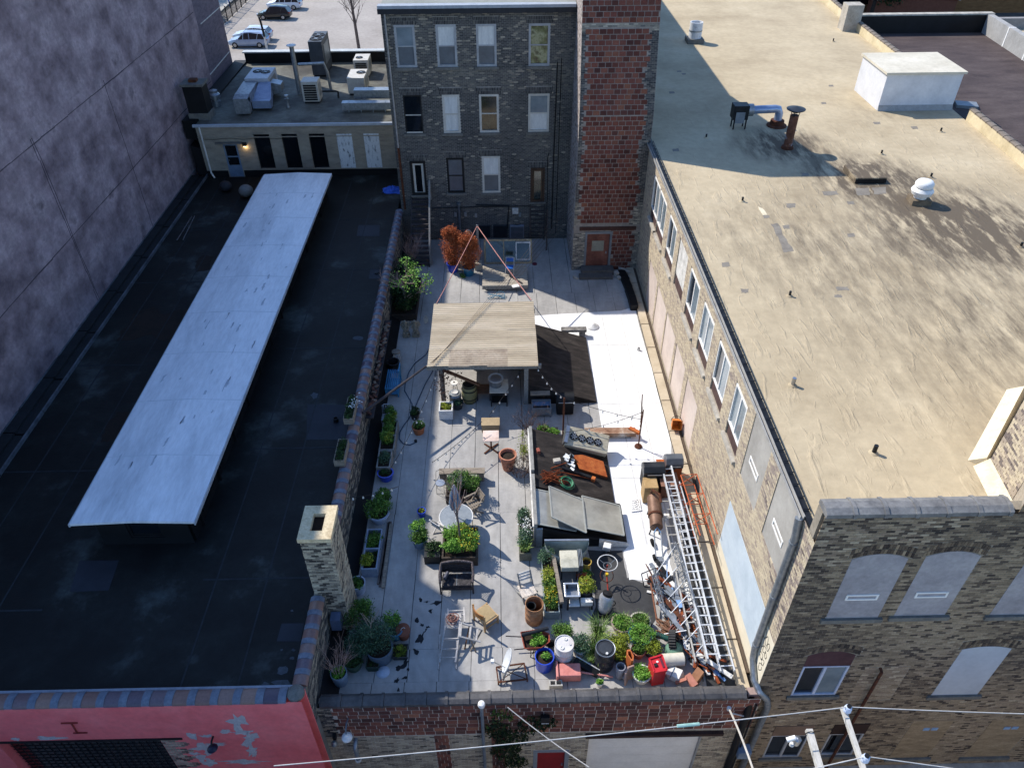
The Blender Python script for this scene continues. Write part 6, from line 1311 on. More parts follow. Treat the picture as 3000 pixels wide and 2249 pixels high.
# ---- under the shelter and along its front
rbk = M('olive_barrel_paint',['5d5a3c','75704c','8a845c'],rough=.6,scale=2,fine=.15)
c = at('H',1020,825);t = thing('wine_barrel','tall olive wooden barrel with iron hoops under the shelter front','barrel',c)
MB().lathe([(.27,0),(.33,.25),(.345,.48),(.33,.7),(.275,.95),(.25,.95),(.25,.8),(0,.8)],26,c).build('staves',rbk,t,True)
for z,r in ((.06,.285),(.25,.333),(.68,.336),(.88,.295)): MB().lathe([(r,z),(r+.006,z+.005),(r,z+.06),(r-.008,z+.06)],26,c).build('hoop',dark_metal,t,True)
c = at('H',865,850);t = thing('lidded_can','grey lidded metal can next to the olive barrel','can',c);MB().lathe([(.24,0),(.27,.5),(.28,.52),(.25,.55),(.25,.6),(.0,.62)],24,c).build('body',galv,t,True);MB().lathe([(.0,.62),(.14,.622),(.14,.65),(.12,.65),(.1,.63),(0,.63)],20,c).build('lid_ring',whitepot,t,True)
t,p = pot('plant_pot','dark round pot with pale succulents in front of the grey can',at('H',885,895),.27,.3,M('charcoal_pot',['2b2d30','3a3c3f'],rough=.7,scale=4),group=None);plant(t,'blue',[((p.x,p.y,p.z+.06),(.25,.25,.1))],160,.08,131,'succulents',False)
c0 = at('H',690,1030);c1 = at('H',838,1028);x0,x1,y0 = c0.x,c1.x,c0.y;t = boxplanter('square_planter','square chalky white planter with a low green plant at the shelter corner',x0,y0,x1,y0+.62,.5,M('flaking_white_planter',['9fa1a2','c6c6c4','d5d5d2'],rough=.8,scale=4,fine=.2,lo=.3,hi=.5));plant(t,'lime',[(((x0+x1)/2+.05,y0+.25,.52),(.22,.2,.12)),(((x0+x1)/2-.1,y0+.4,.5),(.15,.15,.1))],150,.07,132,'foliage',False)
c = at('H',1170,830);t = thing('wooden_bench_seat','small dark brown wooden table beside the barrel under the shelter','table',c);MB().box(c.x-.34,c.y,.42,c.x+.34,c.y+.62,.47).build('top',wood_b,t)
for dx in (-.3,.25):
    for dy in (.03,.54): MB().box(c.x+dx,c.y+dy,0,c.x+dx+.05,c.y+dy+.05,.418).build('leg',wood_d,t)
a,b = at('H',1243,893),at('H',1430,890);t = thing('work_table','white topped metal work table on casters under the shelter','table',((a.x+b.x)/2,a.y+.4,0))
MB().box(a.x-.03,a.y,.78,b.x+.03,a.y+.9,.82).build('top',M('cream_table_top',['b8b2a2','cbc5b6'],rough=.5,scale=3),t);MB().box(a.x+.02,a.y+.03,.62,b.x-.02,a.y+.85,.778).build('drawer_box',dark_metal,t);MB().box(a.x+.02,a.y+.05,.2,b.x-.02,a.y+.85,.23).build('shelf',dark_metal,t)
for x in (a.x+.04,b.x-.04):
    for y in (a.y+.05,a.y+.8): MB().box(x-.025,y-.025,.1,x+.025,y+.025,.62).build('leg',dark_metal,t);MB().lathe([(.05,-.02),(.05,.02)],12,(x,y,.052),rot=Matrix.Rotation(R(90),3,'Y')).build('caster',black_paint,t)
cx = (a.x+b.x)/2-.13;c = V((cx,a.y+.52,.822));t = thing('stock_pot','large aluminium stock pot with a lid on the white topped table','pot',c);MB().lathe([(.25,0),(.265,.02),(.265,.34),(.3,.35),(.3,.37),(.0,.42)],28,c).build('pot',M('dull_aluminium',['7f8184','989a9c'],rough=.4,metal=.6,scale=4),t,True)
MB().lathe([(.335,.36),(.335,.4),(.3,.4),(.28,.38),(0,.39)],28,c).build('tray_lid',M('pale_tray',['9a9a98','b5b5b2'],rough=.5),t,True)
for s_ in (-1,1): MB().ring(c+V((s_*.29,0,.22)),.05,.01,10,(s_,0,0),(0,1,0)).build('handle',alu,t)
c = V((.15,27.3,0));t = thing('rear_shelf_unit','tan and grey shelf unit in the shade at the back of the shelter','shelf',c)
MB().box(-1.3,27.2,.7,-.8,27.6,1.0).build('white_box',dirty_white,t);MB().box(-.1,27.2,0,1.0,27.7,1.15).build('cabinet',M('tan_cardboard',['8b6d47','a0825a'],rough=.9,scale=2),t);MB().box(-1.35,27.15,.0,-.75,27.65,.69).build('base_box',wood_g,t)
c = V((-2.15,25.5,0));t = thing('shop_stool','white topped stool behind the shelter corner post','stool',c);MB().lathe([(0,.6),(.16,.6),(.16,.64),(0,.65)],18,c).build('seat',white_paint,t)
for k in range(3): a_ = k*2.1;MB().tube([c+V((.08*math.cos(a_),.08*math.sin(a_),.6)),c+V((.17*math.cos(a_),.17*math.sin(a_),0))],.015,6).build('leg',alu,t)
c = at('H',1665,760);t = thing('plastic_bucket','pale blue bucket hanging by the front right shelter post','bucket',c+V((0,0,.6)));MB().lathe([(.1,.55),(.14,.8),(.15,.8),(.13,.78),(.1,.58),(0,.57)],18,c).build('bucket',M('pale_blue_plastic',['8f9fae','a9b6c2'],rough=.5),t,True);MB().ring(c+V((0,0,.8)),.14,.006,12,(1,0,0),(0,0,1),4,0,math.pi).build('bail',dark_metal,t)
# trough with timber lid and black barbecue
a,b = at('H',1690,1005),at('H',1895,995);t = thing('wash_trough','grey steel trough with a plank lid on a low frame right of the shelter','trough',((a.x+b.x)/2,a.y+.4,0))
mb = MB();X0,X1,Y0 = a.x,b.x,a.y
mb.box(X0,Y0,.12,X1,Y0+.04,.5).box(X0,Y0+.56,.12,X1,Y0+.6,.5).box(X0,Y0+.04,.12,X0+.04,Y0+.56,.5).box(X1-.04,Y0+.04,.12,X1,Y0+.56,.5).box(X0+.04,Y0+.04,.12,X1-.04,Y0+.56,.16);mb.build('trough',grey_metal,t)
MB().box(X0-.05,Y0+.61,.7,X1-.02,Y0+1.15,.75).build('lid_board',wood_w,t);MB().box(X0+.04,Y0+.3,.38,X1-.04,Y0+.55,.42).build('inner_tray',M('blue_grey_tray',['5b6d84','70829a'],rough=.4),t)
for x in (X0+.03,X1-.03):
    for y in (Y0+.02,Y0+1.05): MB().box(x-.025,y-.02,0,x+.025,y+.03,.699 if y > Y0+.5 else .118).build('leg',grey_metal,t)
c = at('H',2045,985);t = thing('black_barbecue','black covered barbecue in the shade between the trough and the dark sloping skylight','barbecue',c);MB().box(c.x-.36,c.y,.05,c.x+.36,c.y+.6,.62).build('cart',black_paint,t,bevel=.04);MB().lathe([(.3,0),(.3,.74)],20,(c.x-.37,c.y+.3,.68),rot=Matrix.Rotation(R(90),3,'Y')).build('hood',black_paint,t,True);MB().bar((c.x-.3,c.y-.04,.75),(c.x+.3,c.y-.04,.75),.03).build('handle',alu,t)
c = at('H',1855,1190);t = thing('ground_plants','bright green weeds with tan seed heads growing behind the ridge board','plant',c);plant(t,'bright',[((c.x-.15,c.y+.1,.2),(.3,.25,.2)),((c.x+.25,c.y,.16),(.24,.2,.16))],240,.08,141,'leaves',False);grassy(t,c+V((-.25,.2,0)),.2,70,.55,142,'twig',.008);MB().rbox(c.x,c.y+.05,0,.14,.9,.5).build('trough',black_paint,t)
# ---- left strip: stool, bucket, blue bench, white chair, pots, hose
c = at('G',235,1690);t = thing('round_stool','worn round wooden stool by the parapet above the blue bench','stool',c);MB().lathe([(0,.55),(.2,.55),(.2,.59),(0,.6)],20,c).build('seat',wood_w,t)
for k in range(4): a_ = k*1.57+.78;MB().tube([c+V((.12*math.cos(a_),.12*math.sin(a_),.55)),c+V((.22*math.cos(a_),.22*math.sin(a_),0))],.018,6).build('leg',dirty_white,t)
MB().ring(c+V((0,0,.25)),.17,.01,14).build('foot_ring',dirty_white,t)
t,p = pot('black_bucket','empty black tub between the round stool and the blue bench',at('H',200,475),.28,.4,M('black_plastic',['17191b','25282a'],rough=.5),'tub',fill=False)
a,b = at('H',115,770),at('H',225,800);t = thing('slatted_bench','bright blue slatted bench with two legs frames by the dark parapet','bench',at('H',180,700));bm2 = M('sky_blue_paint',['2b6890','397ea6','4489b0'],rough=.5,scale=3)
bx_,by_ = a.x,a.y-.15
for i in range(7): MB().box(bx_+.015+i*.083,by_,.5,bx_+.06+i*.083,by_+1.35,.535).build('slat',bm2,t)
for y in (by_+.03,by_+1.2):
    for x in (bx_+.01,bx_+.53): MB().box(x,y,0,x+.06,y+.06,.44).build('leg',bm2,t)
    MB().box(bx_,y,.442,bx_+.6,y+.06,.498).build('cross_rail',bm2,t)
MB().box(bx_+.01,by_+.09,.12,bx_+.59,by_+1.2,.15).build('shelf',bm2,t);MB().box(bx_+.56,by_+.75,.55,bx_+.6,by_+1.35,.9).build('back_board',bm2,t)
wc = M('white_metal_furniture',['8f9399','a9adb2'],rough=.5,scale=3)
c = at('AG',860,960);t = thing('metal_chair','white metal chair with a rounded back facing the wall by the long planter','chair',c)
MB().box(c.x-.22,c.y,.42,c.x+.22,c.y+.42,.45).build('seat',wc,t,bevel=.01)
mb = MB()
for s_ in (-.2,.2): mb.tube([c+V((s_,.02,0)),c+V((s_,.02,.43))],.014,6);mb.tube([c+V((s_,.42,0)),c+V((s_,.4,.45)),c+V((s_*.95,.46,.85))],.014,6)
mb.tube([c+V((-.19,.46,.85)),c+V((-.1,.48,.92)),c+V((.1,.48,.92)),c+V((.19,.46,.85))],.016,6);mb.build('frame',wc,t)
for k in range(4): MB().box(c.x-.15+k*.09,c.y+.43,.5,c.x-.11+k*.09,c.y+.45,.88).build('back_slat',wc,t)
t,p = pot('plant_pot','black pot with dark green leaves behind the terracotta pot on the shaded deck',at('H',430,1010),.2,.3,MC['black_plastic'],'potted plant');plant(t,'dark',[((p.x,p.y,p.z+.12),(.25,.24,.18))],240,.08,151)
t,p = pot('plant_pot','terracotta pot with green leaves and white flowers on the shaded deck',at('H',470,1165),.26,.36,M('orange_terracotta',['96583a','ab6a48'],rough=.8,scale=4),'potted plant');plant(t,'mid',[((p.x,p.y,p.z+.14),(.27,.26,.2))],340,.075,152);rg = random.Random(5);mb = MB()
for _ in range(16): leaf(mb,p+V((rg.uniform(-.22,.22),rg.uniform(-.2,.2),.3+rg.random()*.08)),.05,rg,2)
mb.build('flowers',leafs['fl_white'],t)
hz = thing('garden_hose','dark blue grey garden hose looping over the shaded deck past the two pots','hose',at('AG',1200,1000));hp = [(640,160),(545,330),(420,430),(360,520),(320,650),(315,720),(350,780),(395,860),(400,940),(360,1020),(300,1100),(262,1170),(258,1240),(300,1290),(370,1305),(420,1285),(435,1270)]
pts = [at('H',x,y)+V((0,0,.022)) for x,y in hp];hm = M('blue_grey_hose',['2e3f50','3c4f62'],rough=.5);MB().tube(pts,.024,6).build('hose',hm,hz,True);MB().tube([at('H',x,y)+V((0,0,.024)) for x,y in ((420,920),(460,820),(540,640),(600,540),(625,490))],.022,6).build('hose_end',hm,hz,True)
MB().lathe([(.06,0),(.06,.1),(0,.11)],10,at('H',435,1268)).build('nozzle',black_paint,hz)
# long raised bed along the parapet
x0 = at('AG',690,1480).x;x1 = at('AG',1010,1500).x;ya,yb_ = at('AG',960,1658).y,at('AG',1010,1050).y
x0,x1 = -5.02,at('AG',975,1480).x;lpb = boxplanter('raised_bed','long grey timber raised bed of green plants along the parapet',x0,ya+.75,x1,yb_+.35,.45,wood_g);MB().box(x0+.05,(ya+yb_)/2+.5,.3,x1-.05,(ya+yb_)/2+.55,.46).build('divider',wood_g,lpb)
L0 = yb_-ya;plant(lpb,'mid',[(((x0+x1)/2,ya+1.0+L0*f,.62),((x1-x0)*.45,L0*.15,.34)) for f in (.12,.36,.6,.82)],420,.085,161,'foliage',False);plant(lpb,'lime',[((x1-.25,ya+.9+L0*.2,.7),(.22,.3,.2)),((x1-.2,ya+.9+L0*.75,.65),(.2,.3,.16))],130,.075,162,'pale_foliage',False)
lp2 = boxplanter('raised_bed','short grey wooden bed filled with dull green plants next to the long one',x0+.02,ya-.25,x1-.05,ya+.7,.48,wood_g);plant(lp2,'blue',[(((x0+x1)/2,ya+.2,.58),((x1-x0)*.4,.4,.16))],380,.06,163,'foliage',False)
for i,(x0_,y0_,x1_,y1_,l) in enumerate([(255,910,390,600,'narrow window box of white flowers resting on the parapet tiles'),(110,1590,235,1280,'narrow window box of dark leaves on the parapet tiles nearer the chimney')]):
    p0,p1 = at('AG',x0_,y0_,2.0),at('AG',x1_,y1_,2.0);pcx = -5.85;t = boxplanter('window_box',l,pcx-.28,p0.y,pcx+.1,p1.y+.15,.3,wood_w,.03,'window boxes on the parapet',.9,2.03);plant(t,'dark',[((pcx-.09,p0.y+(p1.y-p0.y)*f,2.4),(.17,.35,.13)) for f in (.2,.55,.85)],150,.07,171+i,'foliage',False)
    if i == 0:
        rg = random.Random(9);mb = MB()
        for _ in range(50): leaf(mb,(pcx+.08+rg.gauss(0,.12),p0.y+(p1.y-p0.y)*.6+rg.gauss(0,.25),2.5+rg.random()*.1),.07,rg,1)
        mb.build('flowers',leafs['fl_white'],t)
# loose bricks piled on the parapet ledge
lbk = thing('brick_pile','loose old bricks laid along the inner ledge of the parapet','bricks',(-5.35,26,0));rg = random.Random(17);MB().box(-5.575,22.6,1.2,-5.25,29.5,1.25).build('ledge_board',wood_d,lbk)
for k in range(46):
    y = 22.8+k*.14+rg.uniform(-.03,.03);a_ = rg.uniform(0,3.1);o = MB().obox((0,0,0),(math.cos(a_),math.sin(a_),rg.uniform(-.2,.2)),(-math.sin(a_),math.cos(a_),0),(0,0,1),.1,.05,.032,None).build('brick',M('loose_brick',['4a3029','70473a','8d7a68','5a4a42'],by='random',rough=.9),lbk,local=True);o.location = V((-5.42+rg.uniform(-.06,.08),y,1.3+rg.uniform(0,.06)))-V(lbk.location)
# ============================================================ CENTRE: bench block, cafe table, big pots, planters, loveseat
a,b = at('H',1150,1175),at('H',1338,1170);t = thing('storage_bench','plain tan storage box bench on the sunlit deck behind the cafe table','box',((a.x+b.x)/2,a.y+.3,0));MB().box(a.x,a.y,.02,b.x,a.y+.42,.42).build('box',M('tan_hardboard',['8b7a5f','a18e70'],rough=.8,scale=1.5),t,bevel=.012);MB().box(a.x-.02,a.y-.02,.423,b.x+.02,a.y+.46,.46).build('lid',M('tan_lid',['948163','aa9676'],rough=.8,scale=1.5),t)
c = at('H',1250,1400);t = thing('cafe_table','square cafe table with a pinkish worn top on a black cross base','table',c);MB().box(c.x-.32,c.y-.02,.7,c.x+.33,c.y+.62,.74).build('top',M('pinkish_worn_top',['b59c8c','d1bcae','d9c8bc'],rough=.6,scale=2,fine=.12),t,bevel=.04)
MB().tube([c+V((0,.3,.03)),c+V((0,.3,.7))],.035,10).build('column',rust_dark,t,True);mb = MB()
for dx,dy in ((.28,.28),(-.28,.28),(.28,-.28),(-.28,-.28)): mb.bar(c+V((0,.3,.06)),c+V((dx,.3+dy,.025)),.05,.04)
mb.build('cross_base',rust_dark,t)
c = at('H',1430,1555);t,p = pot('terracotta_pot','tall empty terracotta pot with a wide rim right of the cafe table',c,.33,.8,terra,taper=.6);
for k,(x,y,h,r,l) in enumerate([(1640,1200,1.8,.5,'tall dark leafless shrub at the corner of the ridge board'),(1560,1600,.9,.6,'dense dry brown twiggy shrub beside the terracotta pot')]):
    c = at('H',x,y);t = thing('dry_shrub',l,'shrub',c,'dry shrubs by the ridge board');rg = random.Random(70+k);mb = MB();tips = []
    for i in range(20 if k else 9): a_ = i*.61;branch(mb,c+V((.25*math.cos(a_)*k,.3*math.sin(a_)*k,0)),V((.4*math.cos(a_),.4*math.sin(a_),1.1)),h*rg.uniform(.45,.62),.012,2,rg,.6,4,tips,.15)
    mb.build('twigs',M('purple_brown_twig',['3d322f','5a4943','75625a'],rough=.95,scale=8),t);lm_ = MB()
    for q in tips:
        for _ in range(2): leaf(lm_,q+V((rg.gauss(0,.05),rg.gauss(0,.05),rg.gauss(0,.05))),.045,rg,.3)
    lm_.build('dry_leaves',M('dry_leaf',['3d2f2a','5b4740','7c665c'],by='tone',rough=.95),t)
c = at('H',1590,1420);t = thing('green_shrub','thin yellow green shrub growing through the dry twigs along the ridge board','shrub',c);plant(t,'lime',[((c.x,c.y+.2,.45),(.22,.8,.4))],200,.07,181);
# rear planter, with a plank bench behind it
def cplanter(name,label,x0,y0,x1,y1,h,mat): return boxplanter(name,label,x0,y0,x1,y1,h,mat,.06)
a,b = at('K',1235,505),at('K',1630,505);dkp = M('dark_planter_board',['3a332d','4d443c'],rough=.9,scale=3,fine=.2)
t = cplanter('timber_planter','dark timber planter of bushy grey green sage behind the glass table',a.x,a.y,b.x,a.y+1.0,.42,dkp);cx = (a.x+b.x)/2;plant(t,'mid',[((cx-.28,a.y+.45,.72),(.36,.45,.34)),((cx+.3,a.y+.45,.72),(.38,.45,.36)),((cx,a.y+.75,.68),(.4,.3,.3))],620,.075,191,clumps=9);plant(t,'blue',[((cx-.2,a.y+.5,.85),(.4,.4,.25))],260,.07,192,'pale_leaves',False)
q0,q1 = at('K',1150,165,.42),at('K',1690,155,.42);t = thing('plank_bench','weathered plank bench on block supports behind the sage planter','bench',((q0.x+q1.x)/2,q0.y,0));MB().box(q0.x,q0.y,.42,q1.x,q0.y+.3,.48).build('plank',wood_w,t)
for x in (q0.x+.02,q1.x-.3): MB().box(x,q0.y+.02,0,x+.26,q0.y+.26,.418).build('support_block',wood_w,t)
c = at('K',1160,300);t = thing('wire_chair','thin wire garden chair with a round seat left of the sage planter','chair',at('K',1165,410));c = at('K',1170,410);mb = MB();mb.ring(c+V((0,.25,.45)),.19,.009,18)
for dx,dy in ((-.15,.1),(.15,.1),(-.15,.4),(.15,.4)): mb.tube([c+V((dx,dy,0)),c+V((dx*.9,.25+(dy-.25)*.9,.45))],.008,5)
mb.tube([c+V((-.17,.4,.45)),c+V((-.15,.46,.85)),c+V((0,.47,.95)),c+V((.15,.46,.85)),c+V((.17,.4,.45))],.009,5);mb.box(c.x-.16,c.y+.09,.02,c.x+.16,c.y+.1,.03);mb.build('wire_frame',dark_metal,t);MB().lathe([(0,.455),(.18,.455),(.18,.465),(0,.468)],20,c+V((0,.25,0))).build('seat',alu,t)
# front planter with young tree
a,b = at('K',1190,1240),at('K',1610,1235);fy = a.y;t = cplanter('timber_planter','dark timber planter of yellow green flowering plants with a young tree, behind the wicker loveseat',a.x,fy,b.x,fy+1.35,.45,dkp);cx = (a.x+b.x)/2
plant(t,'bright',[((cx-.15,fy+.9,.72),(.5,.42,.32)),((cx+.35,fy+.6,.72),(.4,.5,.34)),((cx-.2,fy+.35,.68),(.4,.3,.26))],560,.075,201,clumps=9);plant(t,'lime',[((cx+.35,fy+.45,.85),(.35,.4,.22)),((cx+.1,fy+1.0,.85),(.3,.3,.2))],240,.07,202,'yellow_leaves',False);rg = random.Random(6);mb = MB()
for _ in range(60): leaf(mb,(cx+rg.uniform(.0,.7),fy+rg.uniform(.1,1.1),.95+rg.gauss(0,.08)),.05,rg,1)
mb.build('flowers',leafs['fl_yellow'],t)
c = at('K',1120,1190);t = thing('dark_tub','dark square tub of deep green leaves at the left end of the tree planter','planter',c);MB().box(a.x-.62,fy+.1,0,a.x-.06,fy+.75,.4).build('tub',MC['black_plastic'],t);plant(t,'dark',[((a.x-.34,fy+.42,.5),(.34,.4,.22))],420,.075,203,clumps=8)
tr = thing('young_tree','slender leafless young tree standing in the planter behind the wicker loveseat','tree',(cx+.02,fy+.6,.4));rg = random.Random(88);c = V((cx+.02,fy+.6,.38));mb = MB();mb.tube([c,c+V((-.02,.0,1.0)),c+V((-.06,.02,1.9))],[.04,.036,.03],8);mb.build('trunk',bark,tr,True);mb = MB()
for k,(dx,dy) in enumerate(((-.18,.1),(.15,.1),(.0,.3),(.28,-.1),(-.3,.05))): branch(mb,c+V((-.05,.02,1.3+.12*k)),V((dx,dy,1.1)),1.25,.018,2,rg,.4,3,None,.35)
mb.build('branches',pinkb,tr)
# glass table with closed parasol and chairs
tc = at('K',1365,800);tc.y += .05;tcen = V((tc.x,at('K',1365,650,.72).y,0));t = thing('glass_table','round frosted glass garden table with a white metal rim between the two planters','table',tcen);MB().lathe([(0,.7),(.58,.7),(.58,.712),(0,.712)],40,tcen).build('glass_top',M('frosted_glass',['777c7d','909494'],rough=.15,spec=.8,scale=2),t);MB().ring(tcen+V((0,0,.706)),.6,.022,40).build('rim',whitepot,t,True)
for k in range(4): a_ = k*math.pi/2+.78;MB().tube([tcen+V((.5*math.cos(a_),.5*math.sin(a_),.69)),tcen+V((.36*math.cos(a_),.36*math.sin(a_),.35)),tcen+V((.5*math.cos(a_),.5*math.sin(a_),0))],.018,6).build('leg',whitepot,t)
ps = thing('closed_parasol','closed blue and white striped parasol standing through the glass table','parasol',tcen);MB().tube([tcen,tcen+V((0,0,2.35))],.02,8).build('pole',alu,ps,True);vs = MB();n = 32
pr = [(.05,1.1),(.14,1.2),(.16,1.45),(.12,1.9),(.05,2.28),(.02,2.32)]
vsx = [];fs = []
for i,(r,z_) in enumerate(pr):
    for k in range(n): a_ = 2*math.pi*k/n;rr = r*(1+(.35 if k % 4 < 2 else -.2)*min(1,r*7));vsx.append(tcen+V((rr*math.cos(a_),rr*math.sin(a_),z_)))
for i in range(len(pr)-1):
    for k in range(n): k2 = (k+1) % n;fs.append((i*n+k,i*n+k2,(i+1)*n+k2,(i+1)*n+k))
vs.add(vsx,fs);vs.t = [(.1 if (k // 4) % 2 else .9) for _ in pr for k in range(n)];vs.build('canopy',M('parasol_cloth',['2a557e','7590a8','b5bcc2'],by='tone',rough=.8),ps,True)
def slat_chair(name,label,c,rz,mat,group=None,seatm=None,arms=False):
    t = thing(name,label,'chair',c,group,rz);sm = seatm or mat
    for s_ in (-1,1):
        MB().bar((s_*.25,-.24,0),(s_*.25,.26,.46),.045).build('leg',mat,t,local=True);MB().bar((s_*.21,.26,0),(s_*.22,-.34,.9),.045).build('leg',mat,t,local=True)
        if arms: MB().bar((s_*.26,.28,.64),(s_*.26,-.28,.66),.06,.03).build('armrest',mat,t,local=True)
    for k in range(5): MB().box(-.23,-.18+k*.085,.42,.23,-.115+k*.085,.44).build('seat_slat',sm,t,local=True)
    for k in range(3): MB().obox((0,-.275-.03*k,.6+.12*k),(1,0,0),(0,-.25,1),(0,1,.25),.23,.045,.01).build('back_slat',sm,t,local=True)
    return t
slat_chair('slatted_chair','white slatted folding chair left of the glass table in front of the planter',at('K',1190,850),R(-38),M('white_slat_paint',['a09c98','c4c0bb','d4d0cb'],rough=.6,scale=4,fine=.15));slat_chair('slatted_chair','grey wooden folding chair right of the glass table beside the rear planter',at('K',1570,590),R(120),wood_w,arms=True)
# wicker loveseat
a,b = at('K',1150,1575),at('K',1580,1575);t = thing('wicker_loveseat','black wicker loveseat with a rounded back facing the alley','loveseat',((a.x+b.x)/2,a.y+.35,0));wk = M('black_wicker',['121113','232124','3a3638','57504f'],rough=.6,scale=14,stretch=(1,1,2),fine=.4,bump=.012,bscale=45)
x0,x1,y0 = a.x+.02,b.x-.02,a.y;W_ = x1-x0;MB().box(x0+.1,y0+.05,.32,x1-.1,y0+.55,.42).build('seat',wk,t,bevel=.03);MB().box((x0+x1)/2-.008,y0+.06,.421,(x0+x1)/2+.008,y0+.55,.428).build('seat_seam',grey_metal,t)
pts = [V((x0+.06,y0+.03,.6)),V((x0+.03,y0+.3,.66)),V((x0+.06,y0+.56,.82))]+[V((x0+.08+(W_-.16)*f,y0+.66,.84+.1*math.sin(math.pi*f))) for f in [i/10 for i in range(11)]]+[V((x1-.06,y0+.56,.82)),V((x1-.03,y0+.3,.66)),V((x1-.06,y0+.03,.6))];MB().tube(pts,.045,8).build('rolled_rail',M('greyed_wicker_rail',['2b2829','4d4645','75686a'],rough=.7,scale=20,fine=.3),t,True)
mb = MB();N_ = 22
for i in range(N_+1): f = i/N_;mb.bar((x0+.08+(W_-.16)*f,y0+.57,.4),(x0+.08+(W_-.16)*f,y0+.655,.83+.1*math.sin(math.pi*f)),.016)
for z_ in (.5,.62,.74): mb.bar((x0+.08,y0+.58+.1*(z_-.4),z_),(x1-.08,y0+.58+.1*(z_-.4),z_),.018)
mb.box(x0+.09,y0+.6,.42,x1-.09,y0+.625,.78);mb.build('woven_back',wk,t)
for s_,x in ((-1,x0+.05),(1,x1-.05)):
    mb = MB()
    for k in range(8): y = y0+.06+k*.065;mb.bar((x,y,.3),(x+s_*.0,y,.58+.03*k/2),.014)
    mb.build('woven_arm',wk,t)
    for y in (y0+.03,y0+.58): MB().tube([(x,y,0),(x,y,.6)],.028,8).build('leg',wk,t)
MB().box(x0+.08,y0+.03,.2,x1-.08,y0+.06,.34).build('apron',wk,t)
cs = thing('small_cushion','small grey cushion in the left corner of the wicker loveseat','cushion',at('K',1220,1400,.45));MB().obox((x0+.24,y0+.36,.56),(.4,1,0),(0,-.3,1),(1,-.4,.3),.14,.14,.045).build('cushion',M('grey_cloth',['4a4a52','5d5d66'],rough=.9),cs,bevel=.03)
# left strip pots
t,p = pot('glazed_pot','royal blue planter at the near end of the short grey raised bed',at('K',530,205),.28,.34,bluepot,sx=1.1,group=None);plant(t,'dark',[((p.x,p.y,p.z+.08),(.22,.22,.1))],150,.07,211,stems=False)
t,p = pot('white_pot','big rounded white pot overflowing with dark green herbs in the shaded strip',at('K',455,690),.38,.42,M('blue_white_pot',['8b97ab','a4aec0','b2bbcb'],rough=.5,scale=3),taper=.7);plant(t,'mid',[((p.x-.05,p.y+.05,p.z+.28),(.5,.5,.36)),((p.x+.1,p.y+.65,p.z+.25),(.32,.35,.25))],900,.08,212,clumps=11)
t,p = pot('small_blue_pot','small royal blue pot with a few leaves at the edge of the sunlight',at('K',950,640),.16,.28,bluepot);plant(t,'lime',[((p.x,p.y,p.z+.05),(.12,.12,.06))],50,.06,213,stems=False)
t,p = pot('glazed_pot','grey blue pot holding a round green bush in front of the small blue pot',at('K',930,985),.28,.4,greypot);plant(t,'bright',[((p.x,p.y+.25,p.z+.42),(.3,.28,.24))],420,.07,214);plant(t,'mid',[((p.x,p.y,p.z+.22),(.4,.38,.28))],620,.07,215,'lower_foliage',False,9)
ta,tbb = at('K',250,1370),at('K',435,1370);tf0 = at('K',290,800,.45).y;t = boxplanter('trough_planter','long pale grey two part trough planter beside the chimney',ta.x,ta.y,tbb.x,tf0,.45,M('pale_grey_trough',['6b7688','808b9c','8f99a8'],rough=.6,scale=2),.045,None,.6);ym = (ta.y+tf0)/2;MB().box(ta.x+.05,ym-.03,.2,tbb.x-.05,ym+.03,.455).build('divider',MC['pale_grey_trough'],t)
xm = (ta.x+tbb.x)/2;plant(t,'mid',[((xm-.02,tf0-.45,.42),(.32,.42,.15))],430,.07,221,stems=False,clumps=9);plant(t,'dark',[((xm,ta.y+.7,.34),(.32,.45,.08))],240,.06,222,'ground_leaves',False);plant(t,'lime',[((xm-.12,ta.y+.4,.5),(.26,.28,.17))],300,.07,223,'pale_foliage',False,8)
pk = thing('timber_planks','three long weathered brown planks lying beside the trough planter','planks',at('K',510,1100))
for k,(xa,ya,xb,yb2,zz) in enumerate(((575,715,460,1480,.03),(560,725,440,1450,.03),(585,740,490,1490,.075))): MB().bar(at('K',xa,ya,zz),at('K',xb,yb2,zz),.11,.045).build('plank',M('old_brown_plank',['4f4541','665a54','776a62'],rough=.9,scale=3,fine=.2) if k < 2 else wood_w,pk)
t,p = pot('grey_pot','plain blue white pot of dull herbs at the foot of the chimney',at('K',205,1525),.28,.45,MC['blue_white_pot'],taper=.85,rim=False);plant(t,'mid',[((p.x-.02,p.y,p.z+.06),(.28,.28,.1))],320,.06,231,stems=False,bias=-.15)
